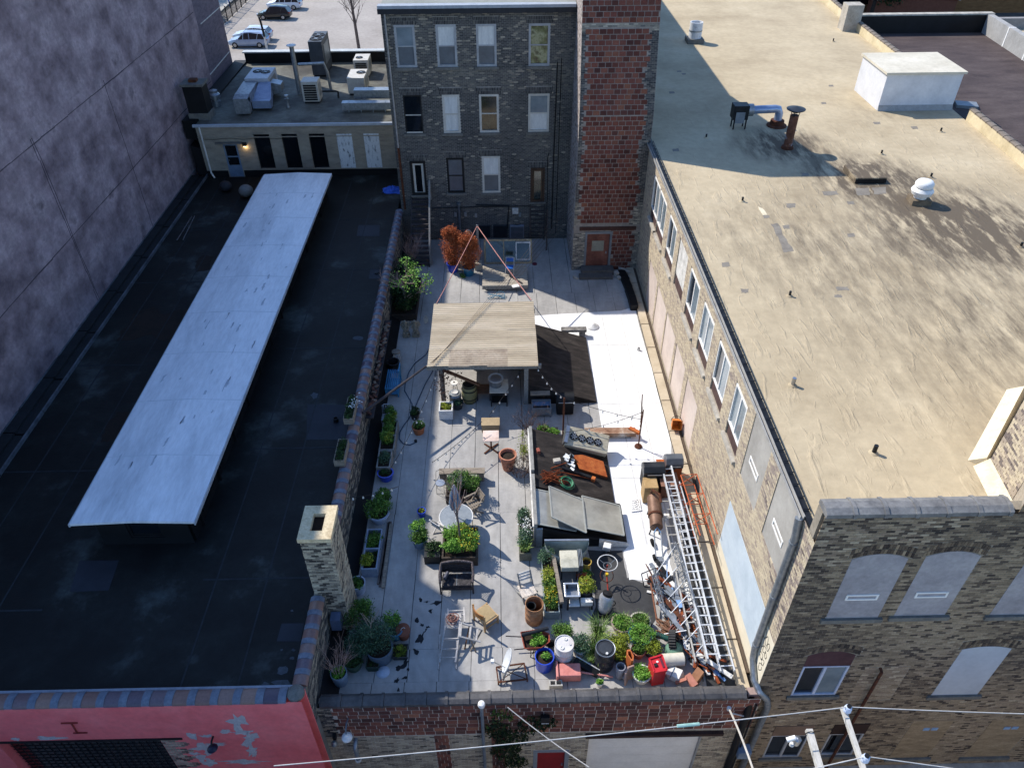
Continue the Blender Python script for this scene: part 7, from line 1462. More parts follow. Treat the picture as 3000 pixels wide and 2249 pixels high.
# ---- plant cluster left of the near corner
L_ = lambda x,y,z_=0.: at('L',x,y,z_)
t,p = pot('grey_pot','pale grey pot with a tall dry pinkish weed nearest the left parapet',L_(365,1085),.25,.5,greypot,taper=.85,rim=False);plant(t,'bright',[((p.x-.02,p.y,p.z+.1),(.26,.24,.15))],260,.065,241);rg = random.Random(7);mb = MB()
for k in range(11): a_ = k*.57;branch(mb,p+V((.1*math.cos(a_),.1*math.sin(a_),0)),V((.35*math.cos(a_),.35*math.sin(a_)+.2,1.2)),1.0,.012,2,rg,.45,3,None,.2)
mb.build('dry_weed',pinkb,t)
t,p = pot('grey_tub','big grey tub with a spreading feathery evergreen in the near left corner',L_(800,820),.42,.55,M('slate_tub',['4c5865','5d6a77'],rough=.6,scale=3),taper=.85,rim=False);plant(t,'blue',[((p.x-.1,p.y+.2,p.z+.4),(.78,.62,.5)),((p.x-.6,p.y+.1,p.z+.2),(.55,.5,.4))],1500,.065,242,clumps=14,bias=-.12);mb = MB();rg = random.Random(3);branch(mb,p+V((-.2,.1,.2)),V((-.1,.1,1)),1.0,.03,1,rg,.5,3);mb.build('bare_stem',wood_w,t)
t,p = pot('green_tub','wire edged green tub of dark fern between the evergreen and the dry weed',L_(510,930),.27,.35,M('green_grey_tub',['3a4a3c','4d5e4d'],rough=.7),rim=True);plant(t,'dark',[((p.x,p.y,p.z+.12),(.34,.3,.2))],520,.06,243,clumps=9)
t,p = pot('square_pot','square dark pot with a white rim in front of the feathery evergreen',L_(720,930),.2,.3,M('dark_green_pot',['26352d','32443a'],rough=.6),sq=True,rim=False);MB().ring(p+V((0,0,.03)),.26,.01,4,a0=math.pi/4,a1=2*math.pi+math.pi/4,seg=4).build('rim_wire',dirty_white,t);plant(t,'dark',[((p.x,p.y,p.z+.02),(.19,.19,.06))],120,.05,244,stems=False)
t,p = pot('teal_pot','blue pot with a leafy green bush and an upturned terracotta saucer beside it',L_(960,600),.24,.38,tealpot);plant(t,'bright',[((p.x-.12,p.y+.25,p.z+.3),(.33,.32,.24))],420,.075,245,clumps=8,bias=-.1)
t,p = pot('terracotta_saucer','round brown terracotta lid with a handle leaning by the teal pot',L_(1045,600),.22,.34,M('brown_clay',['6e4232','804f3c'],rough=.8),fill=False);MB().lathe([(0,0),(.23,.0),(.23,.03),(0,.05)],24,p+V((0,0,.05)),rot=Matrix.Rotation(R(14),3,'X')).build('lid',MC['brown_clay'],t,True);MB().ring(p+V((0,0,.09)),.07,.012,10,(1,.5,0),(0,.3,1),5,0,math.pi).build('handle',dirty_white,t)
t,p = pot('square_pot','dark square pot of low yellow green moss right of the evergreen tub',L_(1010,800),.24,.24,MC['charcoal_pot'],sq=True,rim=False);plant(t,'lime',[((p.x,p.y,p.z+.05),(.25,.25,.09))],330,.05,246,stems=False,bias=-.3)
t,p = pot('small_pot','pot with a round green bush at the top of the near left plant cluster',L_(620,350),.2,.3,MC['dark_green_pot']);plant(t,'bright',[((p.x,p.y,p.z+.2),(.3,.26,.2))],340,.07,247,clumps=8,bias=-.1)
t = thing('clay_bush','leafy green shrub in the middle of the near left plant cluster','shrub',L_(600,560));c = L_(600,560);plant(t,'mid',[((c.x-.1,c.y+.2,.65),(.65,.6,.55))],620,.07,248,clumps=10,bias=-.15);mb = MB();mb.ring(c+V((-.35,0,.8)),.4,.012,20,(.5,1,0),(0,.2,1),5,-.6,2.2);mb.build('hoop',wood_w,t)
c = L_(820,985);t = thing('round_vent_cap','round pale domed cap on the deck in the near left corner','vent cap',c);MB().lathe([(.21,0),(.19,.03),(.15,.06),(0,.075)],22,c).build('cap',M('pale_blue_cap',['9aa5b4','b0bac7'],rough=.6),t,True)
# ---- chairs in the near left
c = L_(1930,440);t = thing('wooden_armchair','light oak low chair with a curved back and tan seat in full sun','chair',c,None,R(-52));
for s_ in (-1,1):
    MB().box(s_*.29-.025,.24,0,s_*.29+.025,.29,.44).build('leg',wood_l,t,local=True);MB().box(s_*.29-.025,-.29,0,s_*.29+.025,-.24,.86).build('leg',wood_l,t,local=True);MB().box(s_*.29-.02,-.235,.36,s_*.29+.02,.235,.42).build('side_rail',wood_l,t,local=True);MB().box(s_*.29-.015,-.235,.12,s_*.29+.015,.235,.16).build('stretcher',wood_l,t,local=True)
MB().box(-.265,.25,.36,.265,.28,.42).box(-.265,-.28,.36,.265,-.25,.42).build('front_rail',wood_l,t,local=True);MB().box(-.262,-.245,.4,.262,.245,.445).build('seat',M('tan_seat_pad',['93805f','a6916c'],rough=.9,scale=3),t,local=True,bevel=.015)
mb = MB();n = 8
for i in range(n): f0,f1 = i/n,(i+1)/n;A = lambda f: V((-.29+.58*f,-.27-.09*math.sin(math.pi*f),.76));mb.bar(A(f0),A(f1),.03,.2)
mb.build('curved_back',M('warm_oak_back',['8a5a2c','a06a36','b37c47'],rough=.5,scale=4),t,local=True)
dch = M('dusty_white_wood',['8a8681','a9a5a0','bdb9b4'],rough=.8,scale=4,fine=.2)
c = L_(1560,760);t = thing('rocking_chair','white wooden rocking chair lying on its back on the deck','chair',c);za = .55
p = {k: L_(*v) for k,v in dict(a=(1430,880,.1),b=(1490,490,.5),c=(1600,880,.1),d=(1650,480,.5)).items()}
for u_,v_ in (('a','b'),('c','d')): MB().bar(p[u_],p[v_],.05).build('side_rail',dch,t)
for f in (.12,.35,.62): q0,q1 = p['a'].lerp(p['b'],f),p['c'].lerp(p['d'],f);MB().bar(q0,q1,.03,.1 if f > .6 else .06).build('back_slat',dch,t)
q0,q1 = L_(1490,490,.5),L_(1690,290,.35);A0,A1 = L_(1520,300,.35),L_(1690,290,.35);B0,B1 = L_(1520,450,.45),L_(1700,450,.45)
for u_,v_ in ((A0,B0),(A1,B1)): MB().bar(u_,v_,.05).build('leg',dch,t)
for f in (.2,.5): MB().bar(A0.lerp(B0,f),A1.lerp(B1,f),.035).build('stretcher',dch,t)
MB().obox((p['b']+p['d'])/2+V((0,.2,-.06)),(1,0,0),(0,1,0),(0,0,1),.26,.27,.03).build('seat',dch,t)
for s_ in (-1,1): q = (p['a'] if s_ < 0 else p['c']);MB().tube([V((q.x+s_*.03,q.y-.2,.03)),V((q.x+s_*.03,q.y+.2,.03)),V((q.x+s_*.03,q.y+.9,.2))],.025,6).build('rocker',dch,t)
rp_ = thing('coiled_rope','heap of pinkish brown rope lying on the seat of the fallen rocking chair','rope',L_(1570,540,.5));c = (p['b']+p['d'])/2+V((0,.2,0));mb = MB();rg = random.Random(8)
for k in range(9): mb.ring(c+V((rg.uniform(-.06,.06),rg.uniform(-.06,.06),.02+.012*k)),rg.uniform(.08,.18),.014,16,(1,rg.uniform(-.2,.2),rg.uniform(-.15,.15)),(rg.uniform(-.2,.2),1,rg.uniform(-.15,.15)),5)
mb.build('rope',M('pinkish_rope',['6b4a42','8c665b'],rough=.9,scale=20),rp_)
c = L_(1740,720);t = thing('folding_chair','white folding wooden chair tipped over against the rocking chair','chair',c);P_ = lambda x,y,z_: L_(x,y,z_)
a,b,d,e = P_(1640,450,.75),P_(1630,600,.75),P_(1890,530,.45),P_(1870,660,.45)
MB().bar(a,d,.045).build('side_rail',dch,t);MB().bar(b,e,.045).build('side_rail',dch,t)
for f in (.06,.5,.8): MB().bar(a.lerp(d,f),b.lerp(e,f),.1 if f < .1 else .06,.025).build('slat',dch,t)
MB().bar(a.lerp(d,.45),L_(1700,740),.04).build('leg',wood_b,t);MB().bar(b.lerp(e,.55),L_(1820,770),.04).build('leg',wood_w,t);MB().bar(d,L_(1760,760),.04).build('leg',wood_w,t)
# ============================================================ SLOPING SKYLIGHTS and what lies on them
asph = M('dark_sloped_roofing',['1a1715','27221f','37312d','4a443e'],rough=.85,scale=1.3,stretch=(1,3,1),fine=.3,bump=.008,bscale=14,lo=.3,hi=.75)
zs = lambda x: max(.04,1.08-(x-1.08)*.335)
def wedge(name,label,x0,x1,y0,y1):
    t = thing(name,label,'skylight',((x0+x1)/2,(y0+y1)/2,0));MB().extr([(x0,y0,.0),(x1,y0,.0),(x1,y0,zs(x1)),(x0,y0,zs(x0))],(0,y1-y0,0)).build('sloped_roof',asph,t)
    return t
def onw(k,x,y,up=0.):
    z = .5
    for _ in range(8): p = at(k,x,y,z+up);z = zs(p.x)
    return V((p.x,p.y,z+up))
w1 = wedge('sawtooth_skylight','near dark sloping skylight roof with propped glazing and scrap iron on it',1.1,4.12,18.9,22.0);w2 = wedge('sawtooth_skylight','far dark sloping skylight roof half shaded by the shelter',1.08,4.04,24.72,29.45)
MB().extr([(1.1,16.98,0),(4.35,16.93,0),(4.3,16.98,.05),(1.1,17.03,1.0)],(0,1.9,0)).build('front_bay',black_paint,w1);MB().box(1.06,16.93,0,1.28,17.0,1.0).build('corner_post',grey_metal,w1)
MB().extr([(3.3,16.9,.02),(4.36,16.9,.02),(4.36,16.9,.16),(3.3,16.9,.42)],(0,.06,0)).build('white_end',dirty_white,w1)
for y0 in (17.0,19.6): MB().box(.98,y0,.0,1.1,y0+2.4,1.22-.01*y0/17).build('ridge_board',wood_g,w1)
MB().box(.93,17.0,1.05,.979,22.0,1.1).build('white_edge',dirty_white,w1)
glz = M('aged_clear_glazing',['7c7a72','96948a','aaa89d'],rough=.16,metal=.15,spec=.8,scale=.7,fine=.1)
def pane3(name,pts,th_,par):
    pts = [V(p) for p in pts];n = (pts[1]-pts[0]).cross(pts[3]-pts[0]).normalized();n = n if n.z > 0 else -n
    t = MB();t.extr(pts,-n*th_);o = t.build(name,glz,par);f = MB()
    for i in range(4): f.bar(pts[i],pts[(i+1) % 4],.05,.035,up=n)
    f.build('glazing_frame',M('grey_glazing_bar',['8f9088','a5a69e'],rough=.5),o);return o
J_ = lambda x,y,z_: at('J',x,y,z_)
pane3('glass_panel',[J_(235,670,1.1),J_(242,1040,1.12),J_(690,1122,.78),J_(735,770,.72)],.03,w1)
pane3('glass_panel',[J_(400,640,1.15),J_(432,972,1.25),J_(800,1142,.92),J_(762,790,.78)],.04,w1)
pane3('glass_panel',[J_(755,745,.72),J_(800,1092,.85),J_(1210,1172,.42),J_(1160,850,.32)],.04,w1)
# scrap on the near slope
def lump(name,label,cat,k,pts,r,mat,jit=.03,n=6,up=.03,part='bar',seed=1):
    c = onw(k,*pts[0][0]);t = thing(name,label,cat,c);rg = random.Random(seed)
    for i,(a,b) in enumerate(pts): p,q = onw(k,*a,up),onw(k,*b,up);MB().tube([p+V((0,0,rg.uniform(0,jit))),q+V((0,0,rg.uniform(0,jit)))],r,n).build(part,mat,t)
    return t
rg = random.Random(19);lump('rebar_bundle','tangle of rusty reinforcing bars on the near slope','scrap bars','J',[((300+rg.uniform(0,80),480+rg.uniform(0,150)),(480+rg.uniform(0,140),500+rg.uniform(-40,150))) for _ in range(26)],.014,rust,.16,5)
lump('iron_bars','three thick rusty bars lying across the tangle of reinforcing bars','bars','J',[((420,450),(585,405)),((330,560),(560,640)),((540,500),(900,580))],.022,rust,.1)
hc = onw('J',590,610,.06);t = thing('green_hose_coil','coil of green hose at the near end of the rusty bars','hose',hc);mb = MB()
for k in range(7): mb.ring(hc+V((rg.gauss(0,.02),rg.gauss(0,.03),.015*k)),.22+rg.gauss(0,.03),.014,24,(1,.3,-.3),(-.2,.8,.15),5)
mb.build('coil',M('green_hose',['2c6b4a','459068'],rough=.5),t)
a,b = onw('J',540,440,.12),onw('J',890,560,.1);t = thing('dark_beam','long dark steel channel lying in front of the rusty sheet','beam',a);MB().bar(a,b,.12,.09).build('channel',dark_metal,t);MB().obox(b+V((-.05,-.05,.04)),(1,-.5,0),(.5,1,0),(0,0,1),.07,.08,.07).build('rusty_bracket',orange_rust,t)
q = [onw('J',*p,.14) for p in ((665,305),(730,450),(1030,540),(985,372),(760,300))];t = thing('rusty_sheet','flat orange rusted steel sheet on the near slope','steel sheet',q[1]);MB().extr(q,(0,0,-.05)).build('sheet',orange_rust,t);MB().extr([q[1]-V((0,.0,.06)),q[2]-V((0,0,.06)),q[2]-V((0,0,.14)),q[1]-V((0,0,.14))],(0,.06,0)).build('support_bar',rust_dark,t)
c = onw('J',630,370,.1);t = thing('engine_part','lumpy dark metal machine part leaning on the rusty sheet','machine part',c);mb = MB()
for _ in range(16): mb.obox(c+V((rg.gauss(0,.1),rg.gauss(0,.2),abs(rg.gauss(.03,.08)))),(rg.random(),rg.random(),.3),(-1,1,0),(0,0,1),.05,.09,.04)
mb.build('casing',galv,t);mb = MB()
for k in range(4): mb.lathe([(.04,0),(.05,.06),(.02,.16)],10,c+V((.03*k-.05,.1*k-.15,.08)))
mb.build('cylinder',dark_metal,t)
for (x,y,l,m_,s_) in ((485,372,'pale grey stone block alone on the near slope',stone,(.14,.09,.1)),(283,262,'small red brown brick by the ridge board',M('red_brick_lump','8a4a3c'),(.06,.1,.09))):
    c = onw('J',x,y,s_[2]/2);t = MB().obox((0,0,0),(1,.2,0),(-.2,1,0),(0,0,1),*s_).build('stone_block' if m_ is stone else 'brick',m_,None,bevel=.01);t.location = c;tag(t,l,'block')
# kitchen hood with four round filters
a,b = J_(615,95,.95),J_(1010,190,.62);ax = (b-a).normalized();up_ = V((.15,-.45,1));up_ = (up_-ax*up_.dot(ax)).normalized();ay = up_.cross(ax);c = (a+b)/2
t = thing('fan_hood','long stainless hood with four round fans in its tilted face','hood',c);L2 = (b-a).length/2+.12;ste = M('brushed_tan_steel',['9a927c','b3ab95','c2baa4'],rough=.45,metal=.1,scale=3,stretch=(1,4,1));MB().obox(c-up_*.14,ax,ay,up_,L2,.42,.16).build('casing',ste,t,bevel=.03);MB().obox(c-ax*L2*.98-up_*.1,ax,ay,up_,.07,.36,.24).build('end_plate',alu,t)
for k in range(4):
    o = c+ax*((k-1.7)*.33)+up_*.022;rr = Matrix((ax,ay,up_)).transposed();MB().lathe([(.0,.012),(.1,.012),(.155,.03),(.165,.0)],22,o,rot=rr).build('fan',black_paint,t,True);mb = MB()
    for j in range(6): a_ = j*1.05;d = ax*math.cos(a_)+ay*math.sin(a_);mb.bar(o+d*.03+up_*.025,o+d*.13+up_*.03,.04,.008,up=up_)
    mb.build('fan_blade',galv,t)
a,b = at('I',600,1350,.22),at('I',1150,1345,.22);t = thing('old_beam','wide rust streaked plank beam behind the fan hood on the white coating','beam',(a+b)/2);MB().bar(a,b,.36,.2).build('beam',M('rust_streaked_plank',['6b4a38','8f6e58','a08874','c4bdb4'],rough=.9,scale=2.2,fine=.25),t);MB().bar(b+V((-.25,.12,.1)),b+V((.12,-.2,.12)),.16,.12).build('iron_end',orange_rust,t)
for k in (.1,.85): q = a.lerp(b,k);MB().box(q.x-.12,q.y-.15,.0,q.x+.12,q.y+.15,.12).build('bearer',wood_g,t)
# posts carrying string lights
c = at('I',365,1385,.1);t = thing('rusty_post','thin rusty post carrying light strings beside the fan hood','post',c);P1 = V((c.x-.02,c.y,2.15));MB().tube([c-V((0,0,.1)),P1],.035,8).build('post',rust_dark,t,True)
c = at('I',1178,1505);t = thing('rusty_ladder_post','narrow rusty lattice post on a round base holding the light strings','post',c);P2 = V((c.x,c.y,2.0));MB().lathe([(.16,0),(.15,.06),(.05,.1)],16,c).build('base',rust_dark,t,True);MB().tube([c,P2],.028,8).build('pole',rust_dark,t);MB().tube([c+V((.02,.06,.75)),c+V((-.05,.3,2.55))],.022,6).build('pole',rust_dark,t)
mb = MB()
for k in range(7): mb.bar(c+V((0,0,.8+k*.18)),c+V((-.03,.1+.02*k,.9+k*.2)),.015)
mb.build('rungs',rust_dark,t)
bulbm = M('frosted_bulb','d9d8d2',rough=.3);wirem = M('black_wire','1e1c1b',rough=.7)
def lights(label,p,q,drop,n):
    t = thing('string_lights',label,'string lights',p);pts = sag(p,q,drop,20);MB().tube(pts,.011,5).build('wire',wirem,t)
    for i in range(n): f = (i+.7)/(n+.4);r = pts[min(19,int(f*20))].lerp(pts[min(20,int(f*20)+1)],f*20-int(f*20));MB().lathe([(.0,-.13),(.03,-.11),(.035,-.08),(.016,-.04),(.016,0)],10,r).build('bulb',bulbm,t,True)
PF = V((1.35,24.7,2.25));lights('string of bulbs from the shelter right corner to the thin rusty post',PF,P1,.25,6);lights('string of bulbs from the thin rusty post to the lattice post',P1,P2+V((0,.0,-.5)),.1,5);lights('string of bulbs from the lattice post back across the wooden beam',P2+V((0,0,-.1)),V((2.4,21.6,1.2)),.15,5)
lights('string of bulbs from the shelter front beam down to the storage bench',at('H',1585,480,2.0),at('H',1225,985,.9),.05,5);lights('string of bulbs over the sunlit deck left of the cafe table',at('H',1150,1050,1.2),at('H',610,1490,1.2),.1,6);lights('long string of bulbs over the shaded strip from the shelter to the raised bed',PR[0]+V((.4,.1,-.2)),at('AG',915,1600,1.4),.3,9)
lights('short string of bulbs from the parapet over the rounded white pot',V((-5.5,17.6,2.05)),at('K',670,300,1.6),.1,5)
t = thing('long_strut','dark weathered pole slanting from the parapet up to the shelter corner','pole',V((-5.4,22.2,2.0)));MB().tube([V((-5.5,22.0,2.05)),V((-3.2,24.7,2.2))],[.06,.04],8).build('pole',wood_d,t)
a,b,d = at('I',345,215,.42),at('I',620,225,.42),at('I',600,330);t = thing('stone_bench','rough black and grey stone slab bench on the white coating behind the far slope','bench',(a+b)/2);rk = M('rough_grey_stone',['54514d','78746e','9a958d'],rough=.95,scale=4,fine=.3,bump=.03);MB().box(a.x,a.y-.3,.3,b.x,a.y+.02,.44).build('slab',rk,t,bevel=.03)
for x in (a.x+.08,b.x-.34): MB().box(x,a.y-.27,0,x+.28,a.y-.02,.298).build('leg',rk,t,bevel=.02)
c = at('I',690,215);t = thing('dome_vent','low white dome vent on the white coating by the stone bench','vent',c);MB().lathe([(.3,0),(.3,.05),(.2,.14),(.08,.17),(.05,.2),(0,.2)],22,c).build('dome',whitepot,t,True)
c = at('I',1182,465);t = thing('short_pipe_stub','tiny grey pipe stub alone in the white coating','pipe',c);MB().lathe([(.08,0),(.06,.16),(.04,.16)],12,c).build('stub',alu,t,True)
c = at('I',1560,1290,.14);t = thing('orange_bucket','bright orange plastic bin tipped over on the ledge','bin',c);MB().lathe([(.2,0),(.28,.4),(.3,.4),(.26,.38),(.18,.04),(0,.03)],4,c+V((.05,.1,.2)),a0=.7,rot=Matrix.Rotation(R(70),3,'X')).build('bin',M('orange_plastic',['b5611c','d07a2a'],rough=.5),t);MB().ring(c+V((.1,.1,.25)),.22,.012,12,(1,0,0),(0,.3,1),5,0,math.pi).build('handle',dark_metal,t)
# ============================================================ BARBECUES AND STOVES by the ledge
def bbq(name,label,k,x,y,w,d,h,hm,cm,sideb=None):
    c = at(k,x,y);t = thing(name,label,'barbecue',c);MB().box(c.x-w/2,c.y,.08,c.x+w/2,c.y+d,h).build('cart',cm,t,bevel=.02)
    pf = [(0,h+.005),(0,h+.22),(d*.25,h+.4),(d*.7,h+.4),(d,h+.2),(d,h+.005)];MB().extr([(c.x-w/2-.02,c.y+y_,z_) for y_,z_ in pf],(w+.04,0,0)).build('hood',hm,t,bevel=.02);MB().bar((c.x-w*.35,c.y-.05,h+.15),(c.x+w*.35,c.y-.05,h+.15),.025).build('handle',alu,t)
    if sideb: MB().box(c.x-w/2-.3,c.y+.05,h-.06,c.x-w/2-.004,c.y+d-.05,h-.02).build('side_shelf',sideb,t)
    return t
bbq('gas_barbecue','gas barbecue with a black faceted hood beside the tan box','J',1510,700,.78,.6,.8,M('black_hood_enamel',['1e1f21','333538'],rough=.35),black_paint);bbq('gas_barbecue','gas barbecue with a slate grey hood and rusty red body against the ledge','J',1725,610,.62,.6,.8,M('slate_hood',['4a4f55','5d6268'],rough=.4),M('orange_iron',['8b4526','a55a34'],rough=.8),orange_rust)
a,b = J_(1400,850,0),J_(1550,850,0);t = thing('tan_cabinet','plain tan metal cabinet between the black barbecue and the brown smoker','cabinet',(a+b)/2);MB().box(a.x+.05,a.y+.1,.02,b.x+.04,a.y+.65,.85).build('cabinet',M('tan_enamel',['8a6f4a','a5885c','b0946a'],rough=.7,scale=2),t,bevel=.015)
a = J_(1600,800,0);t = thing('brown_cabinet','open brown steel firebox behind the smoker','firebox',a);MB().box(a.x,a.y+.1,.05,a.x+.62,a.y+.75,.7).build('box',M('brown_enamel',['5d3d2e','7a5544'],rough=.7,scale=3),t);MB().box(a.x-.03,a.y+.07,.704,a.x+.66,a.y+.78,.74).build('lid',M('brown_enamel_lid',['7d5a49','8f6b58'],rough=.6),t);MB().tube([V((a.x+.3,a.y+.7,.75)),V((a.x+.6,a.y+.9,.8))],.05,8).build('pipe',dark_metal,t)
a,b = J_(1530,760,.7),J_(1560,1090,.6);t = thing('drum_smoker','long brown barrel smoker with a bent chimney on the white coating','smoker',(a+b)/2);d = (b-a).normalized();mm = M('brown_smoker_steel',['4f3a2e','6d5242','7e6352'],rough=.55,metal=.3,scale=3);m1 = a.lerp(b,.6);MB().tube([a,a+d*.02,m1],[.2,.25,.25],22).build('barrel',mm,t,True);MB().tube([m1+d*.04,b-d*.02,b],[.23,.23,.19],22).build('firebox',mm,t,True);MB().tube([m1-d*.03,m1+d*.05],.265,22).build('end_ring',rust_dark,t);MB().tube([a+V((-.1,.1,.1)),a+V((-.12,-.1,.5)),a+V((.1,-.35,.52)),a+V((.12,-.6,.4))],.05,8).build('chimney',rust_dark,t)
for q in (a.lerp(b,.15),a.lerp(b,.85)):
    for s_ in (-.18,.18): MB().bar((q.x+s_,q.y,0),(q.x+s_*.6,q.y,.5),.035).build('leg',dark_metal,t)
a = J_(1290,915,.05);q = [J_(1290,915,.06),J_(1400,900,.06),J_(1375,765,.06),J_(1285,775,.06)];t = thing('white_plate','white board with black scribbled cut outs lying on the white coating','board',q[0]);MB().extr(q,(0,0,-.05)).build('board',white_paint,t,bevel=.008);mb = MB();rg = random.Random(21)
for r_ in range(5):
    u0 = .12
    while u0 < .85: wd_ = rg.uniform(.05,.2);v0 = .15+r_*.16;A = lambda u_,v_: q[0].lerp(q[1],u_).lerp(q[3].lerp(q[2],u_),v_)+V((0,0,.006));mb.bar(A(u0,v0),A(min(.9,u0+wd_),v0+rg.uniform(-.05,.07)),.022,.008);u0 += wd_+rg.uniform(.04,.1)
mb.build('cut_outs',black_paint,t)
a,b = J_(1560,1200,.25),J_(1590,1430,.1);t = thing('hand_truck','steel hand truck with two black wheels lying on the white coating','hand truck',a)
for s_ in (-.12,.12): MB().tube([a+V((s_,0,.3)),b+V((s_,0,.05))],.025,8).build('rail',galv,t)
for q in (J_(1520,1250,.13),J_(1545,1420,.13)): MB().lathe([(.06,-.05),(.15,-.04),(.16,0),(.15,.04),(.06,.05)],20,q,rot=Matrix.Rotation(R(60),3,'Y')).build('wheel',MC['tyre_rubber'],t,True)
MB().bar(b+V((-.15,0,.03)),b+V((.15,0,.03)),.2,.02).build('toe_plate',galv,t);MB().tube([a+V((-.12,0,.3)),a+V((0,.15,.4)),a+V((.12,0,.3))],.025,8).build('handle',M('blue_grip','6d8fb0'),t)
# ============================================================ LADDERS, MASTS AND SCRAP along the right side
def ladder(label,p,q,w,n,mat,t_=.09,th_=.035):
    p,q = V(p),V(q);d = (q-p).normalized();s_ = V((-d.y,d.x,0)).normalized()*(w/2);t = thing('ladder',label,'ladder',p,'ladders piled along the ledge')
    for k in (-1,1): MB().bar(p+s_*k,q+s_*k,th_,t_,up=(0,0,1)).build('rail',mat,t)
    for i in range(n): c = p.lerp(q,(i+.5)/n);MB().bar(c-s_,c+s_,.035,.03).build('rung',mat,t)
al2 = M('bright_ladder_aluminium',['b5b7b9','cfd1d2','dcdddd'],rough=.5,metal=.3,scale=5,fine=.15)
ladder('widest bright aluminium ladder nearest the ledge',at('J',1745,600,.75),at('N',1775,1530,.45),.42,22,al2);ladder('bright aluminium ladder lying on top of the widest one, shifted left',at('J',1665,420,.95),at('N',1625,1400,.75),.36,24,al2,.1,.05);ladder('grey old ladder with thick rungs left of the bright ladders',at('J',1640,760,.55),at('N',1490,1430,.5),.34,17,M('grey_ladder',['8b877f','a8a49c','b8b5ae'],rough=.6,scale=4))
def mast(name,label,p,q,w,n,r,mat,tri=True,sag_=0):
    p,q = V(p),V(q);d = (q-p).normalized();s_ = d.cross(V((0,0,1))).normalized();u_ = s_.cross(d);t = thing(name,label,'lattice mast',p,None);cs = [s_*w/2,-s_*w/2,u_*w*.8] if tri else [s_*w/2,-s_*w/2,s_*w/2+u_*w,-s_*w/2+u_*w]
    for c in cs: MB().tube([p+c,q+c],r,6).build('chord',mat,t)
    mb = MB()
    for i in range(n):
        a,b = p.lerp(q,i/n),p.lerp(q,(i+1)/n)
        for j in range(len(cs)): c0,c1 = cs[j],cs[(j+1) % len(cs)];mb.tube([a+c0,a+c1],r*.8,5);mb.tube([a+c0,b+c1],r*.7,5) if tri else None
    mb.build('lacing',mat,t);return t
mast('lattice_mast','long grey triangular lattice mast leaning on the scrap left of the ladders',at('N',1200,170,.9),at('N',1560,1290,.5),.26,14,.014,galv);mast('lattice_mast','short grey lattice mast at the edge of the dark rubber patch',at('N',990,500,.55),at('N',1110,960,.25),.2,9,.014,galv)
orp = M('orange_oxide_paint',['a04a28','b95c36','c46a44'],rough=.7,scale=4);p,q = at('AH',250,500,.75),at('AH',490,1230,.6);mast('orange_tower_section','orange painted steel tower section standing over the ledge',p,q,.6,3,.02,orp,False)
def scatter(name,label,cat,items,mat,part='piece',group=None):
    t = thing(name,label,cat,items[0][0])
    for p,q,w,h in items: MB().bar(p,q,w,h).build(part,mat,t)
    return t
N_ = lambda x,y,z_=.1: at('N',x,y,z_)
scatter('white_gutter_lengths','heap of long white metal channels under the ladders','channels',[(N_(1160,580,.3),N_(1300,1000,.25),.16,.06),(N_(1050,640,.25),N_(1210,860,.2),.16,.05),(N_(1220,800,.35),N_(1380,1160,.3),.18,.06),(N_(1320,560,.3),N_(1420,1000,.3),.14,.06),(N_(1250,880,.2),N_(1330,1300,.2),.12,.05),(N_(1430,1310,.2),N_(1560,1540,.12),.14,.08),(N_(1520,1340,.2),N_(1570,1570,.12),.1,.08),(N_(1600,1400,.2),N_(1650,1620,.1),.08,.06),(N_(1010,740,.2),N_(1090,940,.15),.08,.05)],white_paint,'channel');MB()
rg = random.Random(33);scatter('rusty_pipe_heap','heap of rusty brown pipes and rods at the near end of the ladders','pipes',[(N_(1060+rg.uniform(-60,120),980+rg.uniform(-30,120),rg.uniform(.1,.35)),N_(1160+rg.uniform(-40,160),1130+rg.uniform(-40,60),rg.uniform(.08,.35)),.03,.03) for _ in range(30)],M('brown_pipe',['5d4030','7d5a44','9a775c'],rough=.8,scale=5),'pipe')
scatter('bent_red_pipes','three long dull red bent pipes across the white channels','pipes',[(N_(1130,1090,.3),N_(1330,880,.45),.035,.035),(N_(1330,880,.45),N_(1430,800,.5),.035,.035),(N_(1160,1100,.3),N_(1440,810,.5),.03,.03)],M('dull_red_pipe',['6b4038','85554a'],rough=.7),'pipe')
sheet('painted_shade_strip',MC['dark_rubber_and_shade'],wob([(6.0,11.5),(6.84,11.5),(6.84,18.2),(6.45,18.2),(6.1,15)],.04,5,3),.018,.005)  # dark sheet painted in for the shade below the ladders and beside the ledge
rg = random.Random(64);t = thing('scrap_heap','dense mixed heap of metal offcuts, tubes and boards under the ladders','scrap heap',N_(1300,900))
mats = [dirty_white,rust_dark,rust_dark,rust,dark_metal,dark_metal,MC['rod_rust'] if 'rod_rust' in MC else rust,galv,alu,rust,rust_dark,dark_metal,wood_w,grey_metal,M('blue_offcut',['5f86b8','86a5cc'],rough=.5)]
for i in range(200):
    f = rg.random();x,y = 1010+f*560+rg.uniform(-110,110),480+f*1010+rg.uniform(-60,60);L_r = rg.uniform(.3,1.3);a_ = rg.gauss(-1.25,.45);p = N_(x,y,rg.uniform(.04,.42));d = V((math.cos(a_),math.sin(a_),rg.uniform(-.12,.12)))*L_r/2;w = rg.choice((.025,.03,.05,.09,.14))
    q = p+d;q2 = p-d
    if max(q.x,q2.x) > 6.75 or min(q.y,q2.y) < 11.6: continue
    MB().bar(q,q2,w,.03).build('offcut',rg.choice(mats),t)
t = thing('rusty_upright','single long brown rusty rod along the edge of the dark rubber patch','rod',N_(950,580));MB().tube([N_(945,580,.5),N_(1015,1000,.1)],.03,8).build('rod',M('rod_rust',['6d4330','8a5a42'],rough=.85),t)
